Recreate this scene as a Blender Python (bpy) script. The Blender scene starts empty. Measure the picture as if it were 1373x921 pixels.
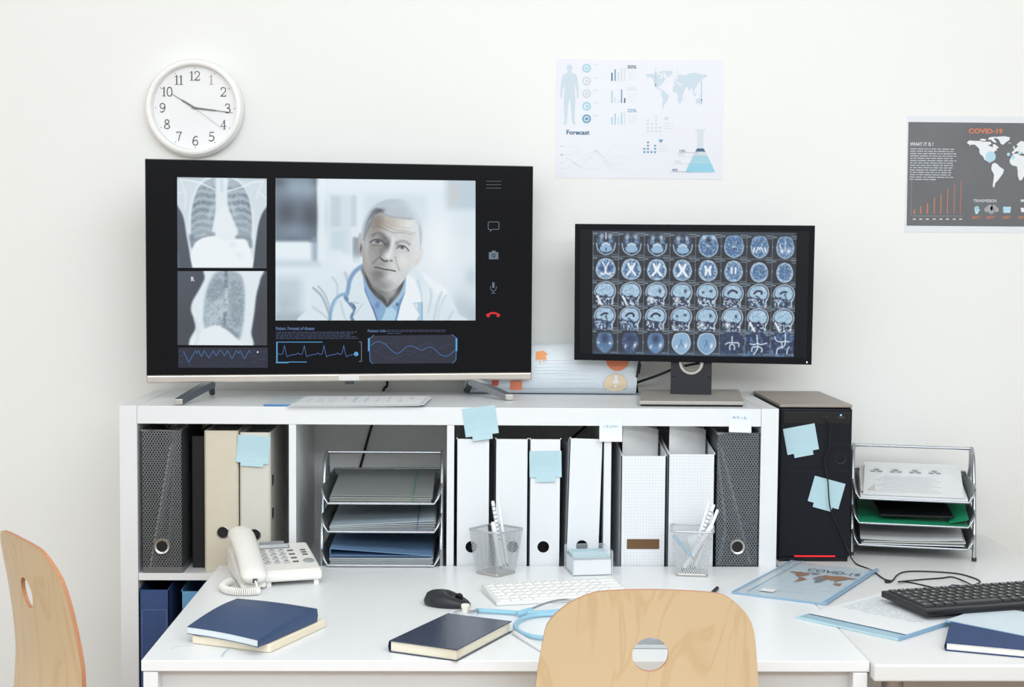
import bpy, math, random
import numpy as np
from mathutils import Matrix, Vector

random.seed(7)
R = math.radians
COL = bpy.context.scene.collection

# ------------------------------------------------------------------ camera
ZT = 1.117            # height of the bookcase top
ZD = 0.761            # height of the desk top
CAM = np.array([0.7884, -3.2903, ZT + 0.3442])
YAW, PIT, ROL, FPX = 0.0242, 0.0611, 0.0078, 1992.25

def cam_axes():
    f = np.array([math.sin(YAW)*math.cos(PIT), math.cos(YAW)*math.cos(PIT), -math.sin(PIT)])
    rt = np.array([math.cos(YAW), -math.sin(YAW), 0.0])
    up = np.cross(rt, f)
    c, s = math.cos(ROL), math.sin(ROL)
    return rt*c + up*s, -rt*s + up*c, f
RT, UP, FW = cam_axes()

def ray(u, v): return FW + RT*(u-686.5)/FPX - UP*(v-460.5)/FPX
def onY(u, v, Y):
    d = ray(u, v); return CAM + d*((Y-CAM[1])/d[1])
def onZ(u, v, Z):
    d = ray(u, v); return CAM + d*((Z-CAM[2])/d[2])
def onplane(mat, u, v, y=0.0):
    """local point where the line of sight meets the local plane y of a frame"""
    inv = np.array(mat.inverted())
    o = inv[:3, :3] @ CAM + inv[:3, 3]
    d = inv[:3, :3] @ ray(u, v)
    return o + d*((y-o[1])/d[1])
def project(P):
    d = P - CAM
    z = d @ FW
    return 686.5 + FPX*(d @ RT)/z, 460.5 - FPX*(d @ UP)/z

cd = bpy.data.cameras.new('camera')
cd.sensor_width = 36.0
cd.lens = FPX/1373*36.0
cd.clip_start = 0.05
cam = bpy.data.objects.new('camera', cd)
COL.objects.link(cam)
mw = Matrix.Identity(4)
for i in range(3):
    mw[i][0], mw[i][1], mw[i][2], mw[i][3] = RT[i], UP[i], -FW[i], CAM[i]
cam.matrix_world = mw
bpy.context.scene.camera = cam

# ------------------------------------------------------------------ materials
def lin(c):
    c = c/255.0
    return c/12.92 if c <= 0.04045 else ((c+0.055)/1.055)**2.4
def rgb(t): return (lin(t[0]), lin(t[1]), lin(t[2]), 1.0)

MATS = {}
def mat(name, col, rough=0.5, metal=0.0, spec=0.5, var=0.03, scale=30.0, bump=0.0, trans=0.0, alpha=1.0, emit=None, coat=0.0, ior=1.45):
    """principled material whose base colour is gently varied by noise"""
    if name in MATS: return MATS[name]
    m = bpy.data.materials.new(name); m.use_nodes = True
    nt = m.node_tree; b = nt.nodes['Principled BSDF']
    b.inputs['Roughness'].default_value = rough
    b.inputs['Metallic'].default_value = metal
    b.inputs['Specular IOR Level'].default_value = spec
    b.inputs['Transmission Weight'].default_value = trans
    b.inputs['Coat Weight'].default_value = coat
    b.inputs['IOR'].default_value = ior
    b.inputs['Alpha'].default_value = alpha
    tc = nt.nodes.new('ShaderNodeTexCoord')
    nz = nt.nodes.new('ShaderNodeTexNoise'); nz.inputs['Scale'].default_value = scale; nz.inputs['Detail'].default_value = 4
    nt.links.new(tc.outputs['Object'], nz.inputs['Vector'])
    rp = nt.nodes.new('ShaderNodeValToRGB')
    c = rgb(col)
    rp.color_ramp.elements[0].position = 0.3; rp.color_ramp.elements[1].position = 0.7
    rp.color_ramp.elements[0].color = tuple(max(0, x*(1-var)) for x in c[:3]) + (1,)
    rp.color_ramp.elements[1].color = tuple(min(1, x*(1+var)) for x in c[:3]) + (1,)
    nt.links.new(nz.outputs['Fac'], rp.inputs['Fac'])
    nt.links.new(rp.outputs['Color'], b.inputs['Base Color'])
    if bump:
        bp = nt.nodes.new('ShaderNodeBump'); bp.inputs['Strength'].default_value = bump; bp.inputs['Distance'].default_value = 0.002
        nt.links.new(nz.outputs['Fac'], bp.inputs['Height']); nt.links.new(bp.outputs['Normal'], b.inputs['Normal'])
    if emit:
        b.inputs['Emission Color'].default_value = rgb(emit[0]); b.inputs['Emission Strength'].default_value = emit[1]
    MATS[name] = m
    return m

def mesh_mat(name, col, pitch=0.0042, line=0.34, metal=0.6, rough=0.4):
    """expanded metal mesh: slanted strands with open diamonds between"""
    if name in MATS: return MATS[name]
    m = bpy.data.materials.new(name); m.use_nodes = True
    nt = m.node_tree; b = nt.nodes['Principled BSDF']; out = nt.nodes['Material Output']
    b.inputs['Base Color'].default_value = rgb(col); b.inputs['Metallic'].default_value = metal; b.inputs['Roughness'].default_value = rough
    N = nt.nodes.new; L = nt.links.new
    tc = N('ShaderNodeTexCoord'); sp = N('ShaderNodeSeparateXYZ'); L(tc.outputs['Object'], sp.inputs[0])
    def ma(op, a, b_=None):
        n = N('ShaderNodeMath'); n.operation = op
        for i, q in enumerate((a, b_)):
            if q is None: continue
            if isinstance(q, (int, float)): n.inputs[i].default_value = q
            else: L(q, n.inputs[i])
        return n.outputs[0]
    h = ma('MULTIPLY', ma('ADD', sp.outputs['X'], sp.outputs['Y']), 1.0/pitch)
    v = ma('MULTIPLY', sp.outputs['Z'], 0.62/pitch)
    def strand(s):
        f = ma('FRACT', s)
        d = ma('ABSOLUTE', ma('SUBTRACT', f, 0.5))
        return ma('LESS_THAN', d, line*0.5)
    s1 = strand(ma('ADD', h, v)); s2 = strand(ma('SUBTRACT', h, v))
    msk = ma('MAXIMUM', s1, s2)
    tr = N('ShaderNodeBsdfTransparent'); mx = N('ShaderNodeMixShader')
    L(msk, mx.inputs[0]); L(tr.outputs[0], mx.inputs[1]); L(b.outputs[0], mx.inputs[2]); L(mx.outputs[0], out.inputs['Surface'])
    MATS[name] = m
    return m

def glow(name, col, strength=1.0, rough=0.35):
    """lit screen graphic"""
    return mat(name, (6, 6, 8), rough=rough, var=0.0, emit=(col, strength))

def attr_mat(name, emission=True, rough=0.3, strength=1.0):
    m = bpy.data.materials.new(name); m.use_nodes = True
    nt = m.node_tree; b = nt.nodes['Principled BSDF']
    a = nt.nodes.new('ShaderNodeAttribute'); a.attribute_name = 'tone'
    b.inputs['Roughness'].default_value = rough
    if emission:
        b.inputs['Base Color'].default_value = (0.01, 0.01, 0.012, 1)
        nt.links.new(a.outputs['Color'], b.inputs['Emission Color'])
        b.inputs['Emission Strength'].default_value = strength
    else:
        nt.links.new(a.outputs['Color'], b.inputs['Base Color'])
    return m

# ------------------------------------------------------------------ mesh collector
class MB:
    def __init__(s): s.v = []; s.f = []; s.m = []; s.k = 0
    def add(s, vs, fs):
        o = len(s.v); s.v += [tuple(map(float, p)) for p in vs]
        s.f += [tuple(i+o for i in f) for f in fs]; s.m += [s.k]*len(fs)
        return s
    def use(s, k): s.k = k; return s
    def xf(s, M, start=0):
        for i in range(start, len(s.v)):
            s.v[i] = tuple(M @ Vector(s.v[i]))
        return s
    def box(s, cx, cy, cz, sx, sy, sz, rz=0.0, top=1.0):
        c, n = math.cos(rz), math.sin(rz); vs = []
        for z, t in ((-1, 1.0), (1, top)):
            for x, y in ((-1, -1), (1, -1), (1, 1), (-1, 1)):
                X, Y = x*sx/2*t, y*sy/2*t
                vs.append((cx+X*c-Y*n, cy+X*n+Y*c, cz+z*sz/2))
        return s.add(vs, [(3, 2, 1, 0), (4, 5, 6, 7), (0, 1, 5, 4), (1, 2, 6, 5), (2, 3, 7, 6), (3, 0, 4, 7)])
    def bx(s, x0, x1, y0, y1, z0, z1): return s.box((x0+x1)/2, (y0+y1)/2, (z0+z1)/2, x1-x0, y1-y0, z1-z0)
    def prism(s, poly, a, b, axis='z'):
        """extrude a 2-D outline between a and b along an axis"""
        n = len(poly)
        ar = sum(poly[i][0]*poly[(i+1) % n][1]-poly[(i+1) % n][0]*poly[i][1] for i in range(n))
        if ar < 0: poly = poly[::-1]
        def P(p, t):
            return (p[0], p[1], t) if axis == 'z' else ((p[0], t, p[1]) if axis == 'y' else (t, p[0], p[1]))
        vs = [P(p, a) for p in poly] + [P(p, b) for p in poly]
        fs = [tuple(range(n))[::-1], tuple(range(n, 2*n))] + [(i, (i+1) % n, (i+1) % n+n, i+n) for i in range(n)]
        if axis == 'y': fs = [f[::-1] for f in fs]
        return s.add(vs, fs)
    def tube(s, pts, r, n=8, closed=False, flat=1.0):
        pts = [Vector(p) for p in pts]; m = len(pts)
        rs = r if isinstance(r, (list, tuple)) else [r]*m
        o = len(s.v); vs = []; fs = []
        prev = None
        for i, p in enumerate(pts):
            if closed: t = pts[(i+1) % m]-pts[i-1]
            else: t = pts[min(i+1, m-1)]-pts[max(i-1, 0)]
            if t.length < 1e-9: t = Vector((0, 0, 1))
            t.normalize()
            if prev is None:
                a = Vector((0, 0, 1)) if abs(t.z) < 0.9 else Vector((1, 0, 0))
                u = t.cross(a).normalized()
            else:
                u = (prev - t*prev.dot(t))
                u = u.normalized() if u.length > 1e-6 else t.orthogonal().normalized()
            prev = u; w = t.cross(u)
            for k in range(n):
                an = 2*math.pi*k/n
                vs.append(p + (u*math.cos(an) + w*math.sin(an)*flat)*rs[i])
        for i in range(m if closed else m-1):
            j = (i+1) % m
            for k in range(n):
                q = (k+1) % n
                fs.append((i*n+k, i*n+q, j*n+q, j*n+k))
        if not closed:
            fs.append(tuple(range(n))[::-1]); fs.append(tuple((m-1)*n+k for k in range(n)))
        return s.add(vs, fs)
    def lathe(s, prof, n=32, c=(0, 0, 0), axis='z', caps=True):
        vs = []; fs = []
        for r, h in prof:
            for k in range(n):
                a = 2*math.pi*k/n; x, y = r*math.cos(a), r*math.sin(a)
                if axis == 'z': vs.append((c[0]+x, c[1]+y, c[2]+h))
                elif axis == 'y': vs.append((c[0]+x, c[1]+h, c[2]+y))
                else: vs.append((c[0]+h, c[1]+x, c[2]+y))
        for i in range(len(prof)-1):
            for k in range(n):
                q = (k+1) % n; fs.append((i*n+k, i*n+q, (i+1)*n+q, (i+1)*n+k))
        if caps:
            if prof[0][0] > 1e-6: fs.append(tuple(range(n))[::-1])
            if prof[-1][0] > 1e-6: fs.append(tuple((len(prof)-1)*n+k for k in range(n)))
        if axis == 'y': fs = [f[::-1] for f in fs]
        return s.add(vs, fs)
    def ring(s, c, r, w, axis='y', t=0.001, n=28):
        """flat washer facing -axis"""
        return s.lathe([(r, 0), (r+w, 0), (r+w, t), (r, t), (r, 0)], n, c, axis, caps=False)
    def slab(s, nx, ny, fn, t):
        """a curved sheet of thickness t; fn(a,b)->point for a,b in 0..1"""
        top = [[Vector(fn(i/nx, j/ny)) for i in range(nx+1)] for j in range(ny+1)]
        vs = []; n = (nx+1)*(ny+1)
        nor = []
        for j in range(ny+1):
            for i in range(nx+1):
                a = top[j][min(i+1, nx)]-top[j][max(i-1, 0)]; b = top[min(j+1, ny)][i]-top[max(j-1, 0)][i]
                q = a.cross(b); nor.append(q.normalized() if q.length > 1e-12 else Vector((0, 0, 1)))
        flat = [p for row in top for p in row]
        vs = flat + [p-q*t for p, q in zip(flat, nor)]
        fs = []
        I = lambda i, j: j*(nx+1)+i
        for j in range(ny):
            for i in range(nx):
                fs.append((I(i, j), I(i+1, j), I(i+1, j+1), I(i, j+1)))
                fs.append((I(i, j+1)+n, I(i+1, j+1)+n, I(i+1, j)+n, I(i, j)+n))
        for i in range(nx):
            fs.append((I(i+1, 0), I(i, 0), I(i, 0)+n, I(i+1, 0)+n)); fs.append((I(i, ny), I(i+1, ny), I(i+1, ny)+n, I(i, ny)+n))
        for j in range(ny):
            fs.append((I(0, j), I(0, j+1), I(0, j+1)+n, I(0, j)+n)); fs.append((I(nx, j+1), I(nx, j), I(nx, j)+n, I(nx, j+1)+n))
        return s.add(vs, fs)
    def line(s, pts, w, y=0.0, t=0.0004, closed=False):
        """ribbon drawn in the local XZ plane, facing -y"""
        pts = [np.array(p, float) for p in pts]
        if closed: pts = pts + [pts[0]]
        for a, b in zip(pts[:-1], pts[1:]):
            d = b-a; L = np.linalg.norm(d)
            if L < 1e-9: continue
            n = np.array([-d[1], d[0]])/L*w/2; e = d/L*w*0.3
            q = [a-e+n, a-e-n, b+e-n, b+e+n]
            s.prism([tuple(k) for k in q], y, y-t, 'y')
        return s
    def dot(s, c, r, y=0.0, t=0.0004, n=14, sx=1.0):
        return s.prism([(c[0]+r*sx*math.cos(2*math.pi*k/n), c[1]+r*math.sin(2*math.pi*k/n)) for k in range(n)], y, y-t, 'y')
    def rect(s, x0, x1, z0, z1, y=0.0, t=0.0004):
        return s.prism([(x0, z0), (x1, z0), (x1, z1), (x0, z1)], y, y-t, 'y')

FR = {}                         # object -> world matrix
def link_mesh(name, mb, mats, parent=None, smooth=False, bevel=0.0, seg=2, world=False, sub=0, ang=40):
    me = bpy.data.meshes.new(name)
    vs = mb.v
    if world and parent is not None:
        inv = FR[parent].inverted(); vs = [tuple(inv @ Vector(p)) for p in vs]
    me.from_pydata(vs, [], mb.f); me.validate()
    if not isinstance(mats, (list, tuple)): mats = [mats]
    for m in mats: me.materials.append(m)
    if len(mats) > 1 and len(me.polygons) == len(mb.m): me.polygons.foreach_set('material_index', mb.m)
    if smooth: me.polygons.foreach_set('use_smooth', [True]*len(me.polygons))
    o = bpy.data.objects.new(name, me); COL.objects.link(o)
    if parent is not None:
        o.parent = parent; FR[o] = FR[parent].copy()
    else: FR[o] = Matrix.Identity(4)
    if bevel:
        bm = o.modifiers.new('bevel', 'BEVEL'); bm.width = bevel; bm.segments = seg; bm.limit_method = 'ANGLE'; bm.angle_limit = R(35)
        bm.harden_normals = False
    if sub:
        sb = o.modifiers.new('sub', 'SUBSURF'); sb.levels = sub; sb.render_levels = sub
    if smooth:
        try: me.set_sharp_from_angle(angle=R(ang))
        except Exception: pass
    return o
def part(name, mb, mats, parent, label=None, **k):
    o = link_mesh(name, mb, mats, parent, **k)
    if label: o['label'] = label
    return o
def thing(name, label, cat, loc=(0, 0, 0), rz=0.0, group=None, M=None):
    o = bpy.data.objects.new(name, None); COL.objects.link(o)
    o.empty_display_size = 0.05
    m = M if M is not None else Matrix.Translation(Vector(loc)) @ Matrix.Rotation(rz, 4, 'Z')
    o.matrix_world = m; FR[o] = m.copy()
    o['label'] = label; o['category'] = cat
    if group: o['group'] = group
    return o
def tag(o, label, cat, group=None, kind=None):
    o['label'] = label; o['category'] = cat
    if group: o['group'] = group
    if kind: o['kind'] = kind
    return o
def solo(name, mb, mats, label, cat, loc=None, rz=0.0, group=None, **k):
    """a thing that is one mesh; vertices are given in world space"""
    if loc is None:
        xs = np.array(mb.v); loc = ((xs[:, 0].min()+xs[:, 0].max())/2, (xs[:, 1].min()+xs[:, 1].max())/2, xs[:, 2].min())
    m = Matrix.Translation(Vector(loc)) @ Matrix.Rotation(rz, 4, 'Z')
    inv = m.inverted(); mb.v = [tuple(inv @ Vector(p)) for p in mb.v]
    o = link_mesh(name, mb, mats, None, **k); o.matrix_world = m; FR[o] = m.copy()
    return tag(o, label, cat, group)
def struct(name, mb, m):
    o = link_mesh(name, mb, m); o['kind'] = 'structure'; return o
def copy_tree(o, loc, rz, label, group=None):
    c = o.copy(); COL.objects.link(c)
    m = Matrix.Translation(Vector(loc)) @ Matrix.Rotation(rz, 4, 'Z'); c.matrix_world = m; FR[c] = m.copy()
    c['label'] = label
    if group: c['group'] = group
    for ch in [x for x in bpy.data.objects if x.parent == o]:
        d = ch.copy(); COL.objects.link(d); d.parent = c; FR[d] = m.copy()
        for g in [x for x in bpy.data.objects if x.parent == ch]:
            e = g.copy(); COL.objects.link(e); e.parent = d
    return c

# ------------------------------------------------------------------ lettering
_tc = {}
def text_mesh(s, size=1.0, bold=0.0):
    key = (s, bold)
    if key not in _tc:
        cu = bpy.data.curves.new('lettering', 'FONT'); cu.body = s; cu.size = 1.0; cu.align_x = 'LEFT'; cu.offset = bold
        cu.resolution_u = 3
        o = bpy.data.objects.new('lettering', cu); COL.objects.link(o)
        dg = bpy.context.evaluated_depsgraph_get()
        me = bpy.data.meshes.new_from_object(o.evaluated_get(dg))
        vs = np.array([tuple(v.co) for v in me.vertices]).reshape(-1, 3); fs = [tuple(p.vertices) for p in me.polygons]
        bpy.data.objects.remove(o); bpy.data.curves.remove(cu); bpy.data.meshes.remove(me)
        _tc[key] = (vs, fs)
    vs, fs = _tc[key]
    return vs, fs
def put_text(mb, s, x0, x1, z0, z1, y=0.0, bold=0.012, shear=0.0):
    """lettering fitted into a local XZ box"""
    vs, fs = text_mesh(s, bold=bold)
    if len(vs) == 0: return
    a, b = vs.min(0), vs.max(0)
    out = [((x0 + (p[0]-a[0])/(b[0]-a[0])*(x1-x0)) + shear*(p[1]-a[1]), y, z0 + (p[1]-a[1])/(b[1]-a[1])*(z1-z0)) for p in vs]
    mb.add(out, fs)
def scribble(mb, x0, x1, z0, z1, rows, y=0.0, fill=0.55, seed=1):
    """rows of word-length dashes for print too small to read"""
    rd = random.Random(seed); dz = (z1-z0)/rows; h = dz*fill
    for r in range(rows):
        z = z1-(r+0.5)*dz; x = x0; end = x1 - (rd.random()*0.12*(x1-x0) if r < rows-1 else rd.random()*0.5*(x1-x0))
        while x < end:
            w = min((0.5+rd.random()*1.8)*dz*1.6, end-x); mb.rect(x, x+w, z-h/2, z+h/2, y, 0.0001); x += w+dz*0.45

def catmull(P, n=8, closed=False):
    P = [np.array(p, float) for p in P]; m = len(P); out = []
    rng = range(m if closed else m-1)
    for i in rng:
        if closed: a, b, c, d = P[i-1], P[i], P[(i+1) % m], P[(i+2) % m]
        else: a, b, c, d = P[max(i-1, 0)], P[i], P[i+1], P[min(i+2, m-1)]
        for k in range(n):
            t = k/n
            out.append(0.5*((2*b)+(-a+c)*t+(2*a-5*b+4*c-d)*t*t+(-a+3*b-3*c+d)*t**3))
    if not closed: out.append(P[-1])
    return out
def rrect(x0, x1, y0, y1, r, n=4):
    out = []
    for cx, cy, a0 in ((x1-r, y0+r, -90), (x1-r, y1-r, 0), (x0+r, y1-r, 90), (x0+r, y0+r, 180)):
        for k in range(n+1):
            a = R(a0+90*k/n); out.append((cx+r*math.cos(a), cy+r*math.sin(a)))
    return out
# ------------------------------------------------------------------ palette
WHITE = mat('white_laminate', (226, 229, 232), rough=0.38, var=0.008, scale=6)
WHITE2 = mat('desk_laminate', (240, 243, 245), rough=0.32, var=0.008, scale=5)
PLASTICW = mat('white_plastic', (232, 233, 230), rough=0.35, var=0.01)
BLACKP = mat('black_plastic', (22, 24, 28), rough=0.42, spec=.3, var=0.05)
BLACKG = mat('black_gloss', (9, 10, 13), rough=0.08, var=0.0, spec=0.6)
DARKP = mat('dark_grey_plastic', (44, 47, 52), rough=0.45, var=0.05)
SILVER = mat('brushed_silver', (190, 188, 184), rough=0.32, metal=0.85, var=0.03)
CHROME = mat('steel_tube', (175, 180, 186), rough=0.25, metal=0.9, var=0.02)
GREYM = mat('grey_painted_metal', (120, 124, 128), rough=0.4, metal=0.5)
PAPER = mat('white_paper', (230, 233, 236), rough=0.7, var=0.01, scale=60)
PAPERG = mat('grey_paper', (190, 196, 200), rough=0.7, var=0.03)
INK = mat('grey_ink', (120, 132, 142), rough=0.7, var=0.0)
INKD = mat('dark_ink', (52, 58, 66), rough=0.6, var=0.0)
STICKY = mat('pale_blue_note', (176, 207, 217), rough=0.65, var=0.015)
NAVY = mat('navy_cloth', (38, 64, 110), rough=0.55, spec=.3, var=0.05, scale=90, bump=0.1)
NAVYD = mat('dark_navy_leather', (28, 46, 74), spec=.8, rough=0.24, var=0.05, scale=120, bump=0.15)
BLUEF = mat('blue_card', (70, 130, 185), rough=0.55)
BEIGE = mat('beige_card', (206, 199, 182), rough=0.55, var=0.02)

# ------------------------------------------------------------------ setting
WALL = mat('wall_paint', (236, 238, 236), rough=0.85, var=0.006, scale=2.0, bump=0.02)
CEIL = mat('ceiling_paint', (240, 240, 238), rough=0.9, var=0.01)
FLOOR = mat('floor_wood', (150, 120, 92), rough=0.45, var=0.12, scale=5)
YW = 0.389
struct('wall_back', MB().bx(-3.0, 5.0, YW, YW+0.12, 0, 2.9), WALL)
struct('floor', MB().bx(-3.0, 5.0, -5.0, YW+0.12, -0.1, 0.0), FLOOR)
struct('ceiling', MB().bx(-3.0, 5.0, -5.0, YW+0.12, 2.9, 3.0), CEIL)
struct('wall_right', MB().bx(5.0, 5.12, -5.0, YW+0.12, 0, 2.9), WALL)
struct('baseboard_back', MB().bx(-3.0, 5.0, YW-0.014, YW-0.001, 0.0, 0.07), WHITE)

def area(name, loc, to, sx, sy, power, col):
    l = bpy.data.lights.new(name, 'AREA'); l.shape = 'RECTANGLE'; l.size = sx; l.size_y = sy; l.energy = power; l.color = col
    o = bpy.data.objects.new(name, l); COL.objects.link(o); o.location = loc
    o.rotation_euler = (Vector(to)-Vector(loc)).to_track_quat('-Z', 'Y').to_euler()
    return o
area('window_and_fill', (-2.4, -3.2, 2.0), (0.5, 0.3, 1.3), 2.4, 1.6, 16, (0.84, 0.94, 1.0))
area('window_and_fill', (1.5, -4.6, 2.6), (1.1, 0.3, 1.2), 3.8, 0.5, 56, (0.90, 0.955, 1.0))  # added front fill strip behind the camera, no window known there
area('overhead_fill', (1.25, -1.9, 2.85), (1.1, -0.2, 0.8), 3.4, 1.4, 74, (0.90, 0.955, 1.0))  # added overhead fill to brighten the desk, no lamp known there

w = bpy.data.worlds.new('world'); bpy.context.scene.world = w; w.use_nodes = True
nt = w.node_tree; bg = nt.nodes['Background']
bg.inputs['Color'].default_value = (1.0, 0.97, 0.92, 1); bg.inputs['Strength'].default_value = 0.84
sc = bpy.context.scene
sc.view_settings.view_transform = 'Standard'; sc.view_settings.look = 'None'; sc.view_settings.gamma = 1.0
sc.view_settings.exposure = 0.0; sc.view_settings.use_curve_mapping = False

# ------------------------------------------------------------------ bookcase
T = thing('bookcase', 'wide white open cube bookcase behind the desk, holding the binders', 'bookcase', (0, 0, 0))
D = YW-0.017
part('side_panel', MB().bx(0, .039, 0, D, 0, ZT), WHITE, T, bevel=.0008)
part('side_panel', MB().bx(1.427, 1.466, 0, D, 0, ZT), WHITE, T, bevel=.0008)
part('top_panel', MB().bx(.0396, 1.4264, .0003, D, ZT-.04, ZT-.0004), WHITE, T, bevel=.0008)
part('bottom_panel', MB().bx(.0395, 1.4265, 0, D, 0.0, .04), WHITE, T, bevel=.0008)
for z in (ZT-.391, ZT-.742):
    part('shelf', MB().bx(.0395, 1.4265, .002, D, z, z+.016), WHITE, T, bevel=.0005)
for x in (.374, .725, 1.076):
    for z0, z1 in ((ZT-.375, ZT-.0405), (ZT-.726, ZT-.3915), (.0405, ZT-.7425)):
        part('divider', MB().bx(x, x+.016, .001, D, z0, z1), WHITE, T, bevel=.0005)

# ------------------------------------------------------------------ desks
T = thing('desk', 'long white desk with thin top pushed against the bookcase front', 'desk', (.2196, -.7752, 0))
part('desktop', MB().bx(0, 1.2527, 0, .7732, ZD-.019, ZD), WHITE2, T, bevel=.0012)
for x in (.003, 1.2247):
    for y in (.002, .726):
        part('leg', MB().bx(x, x+.025, y, y+.045, 0, ZD-.0205), WHITE2, T, bevel=.001)
part('apron', MB().bx(.028, 1.2247, .035, .052, ZD-.10, ZD-.0195), WHITE2, T)
part('apron', MB().bx(.028, 1.2247, .752, .768, ZD-.30, ZD-.0195), WHITE2, T)
T = thing('desk', 'white side desk with thicker rounded top at the right, under the computer tower', 'desk', (1.4738, -.798, 0))
o = part('desktop', MB().bx(0, .6, 0, .798+YW-.006, ZD-.030, ZD), mat('side_desk_laminate', (230, 231, 231), rough=0.34, var=0.008, scale=5), T, bevel=.004, seg=3)
for x, y in ((.05, .06), (.55, .06), (.05, 1.10), (.55, 1.10)):
    part('leg', MB().lathe([(.019, 0), (.019, ZD-.031)], 20, (x, y, 0)), SILVER, T, smooth=True)
part('rail', MB().bx(.06, .54, .05, .07, ZD-.065, ZD-.0315), SILVER, T)
# ------------------------------------------------------------------ painting tools for what the screens show
class Paint:
    """samples X,Y in layout units; soft shapes are blended over one another"""
    def __init__(s, X, Y, base):
        s.X, s.Y = X, Y
        s.C = np.zeros(X.shape+(3,)); s.C[...] = np.array(base, float)
    def over(s, m, col):
        m = np.clip(m, 0, 1)[..., None]; s.C = s.C*(1-m) + np.array(col, float)*m
    def addv(s, m, amt): s.C = s.C + m[..., None]*np.array(amt, float)
    def _near(s, P, pad):
        P = np.array(P); return (s.X > P[:, 0].min()-pad) & (s.X < P[:, 0].max()+pad) & (s.Y > P[:, 1].min()-pad) & (s.Y < P[:, 1].max()+pad)
    def mask_poly(s, P, soft=1.0, smooth=True):
        P = np.array(catmull(P, 5, True) if smooth else P, float)
        out = np.zeros(s.X.shape); sel = s._near(P, 3*soft+2)
        x, y = s.X[sel], s.Y[sel]; d = np.full(x.shape, 1e9); ins = np.zeros(x.shape, bool)
        n = len(P)
        for i in range(n):
            a, b = P[i], P[(i+1) % n]; e = b-a; L2 = e @ e
            if L2 < 1e-9: continue
            t = np.clip(((x-a[0])*e[0]+(y-a[1])*e[1])/L2, 0, 1)
            d = np.minimum(d, np.hypot(x-a[0]-t*e[0], y-a[1]-t*e[1]))
            if a[1] != b[1]:
                c = ((a[1] > y) != (b[1] > y)) & (x < (b[0]-a[0])*(y-a[1])/(b[1]-a[1])+a[0]); ins ^= c
        sd = np.where(ins, d, -d); t = np.clip(0.5+sd/(2*soft), 0, 1)
        out[sel] = t*t*(3-2*t); return out
    def mask_line(s, P, w, soft=0.6, smooth=True):
        P = np.array(catmull(P, 5) if (smooth and len(P) > 2) else P, float)
        out = np.zeros(s.X.shape); sel = s._near(P, w+3*soft+1)
        x, y = s.X[sel], s.Y[sel]; d = np.full(x.shape, 1e9)
        for a, b in zip(P[:-1], P[1:]):
            e = b-a; L2 = max(e @ e, 1e-9); t = np.clip(((x-a[0])*e[0]+(y-a[1])*e[1])/L2, 0, 1)
            d = np.minimum(d, np.hypot(x-a[0]-t*e[0], y-a[1]-t*e[1]))
        out[sel] = np.clip((w/2+soft-d)/(2*soft), 0, 1); return out
    def mask_blob(s, cx, cy, rx, ry, ang=0.0, p=1.0):
        a = math.radians(ang); u = (s.X-cx)*math.cos(a)+(s.Y-cy)*math.sin(a); v = -(s.X-cx)*math.sin(a)+(s.Y-cy)*math.cos(a)
        return np.exp(-((u/rx)**2+(v/ry)**2)**p)
    def poly(s, P, col, soft=1.0, k=1.0, smooth=True): s.over(s.mask_poly(P, soft, smooth)*k, col)
    def line(s, P, w, col, soft=0.6, k=1.0, smooth=True): s.over(s.mask_line(P, w, soft, smooth)*k, col)
    def blob(s, cx, cy, rx, ry, col, k=1.0, ang=0.0, p=1.0): s.over(s.mask_blob(cx, cy, rx, ry, ang, p)*k, col)
    def rect(s, x0, x1, y0, y1, col, soft=2.0, k=1.0):
        f = lambda t: np.clip(t/soft+0.5, 0, 1)
        s.over(f(s.X-x0)*f(x1-s.X)*f(s.Y-y0)*f(y1-s.Y)*k, col)
def vnoise(X, Y, f, seed=0):
    x, y = X*f, Y*f; xi, yi = np.floor(x), np.floor(y); xf, yf = x-xi, y-yi
    h = lambda a, b: np.modf(np.abs(np.sin(a*127.1+b*311.7+seed*74.7)*43758.5453))[0]
    u, v = xf*xf*(3-2*xf), yf*yf*(3-2*yf)
    return (h(xi, yi)*(1-u)+h(xi+1, yi)*u)*(1-v)+(h(xi, yi+1)*(1-u)+h(xi+1, yi+1)*u)*v

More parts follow.
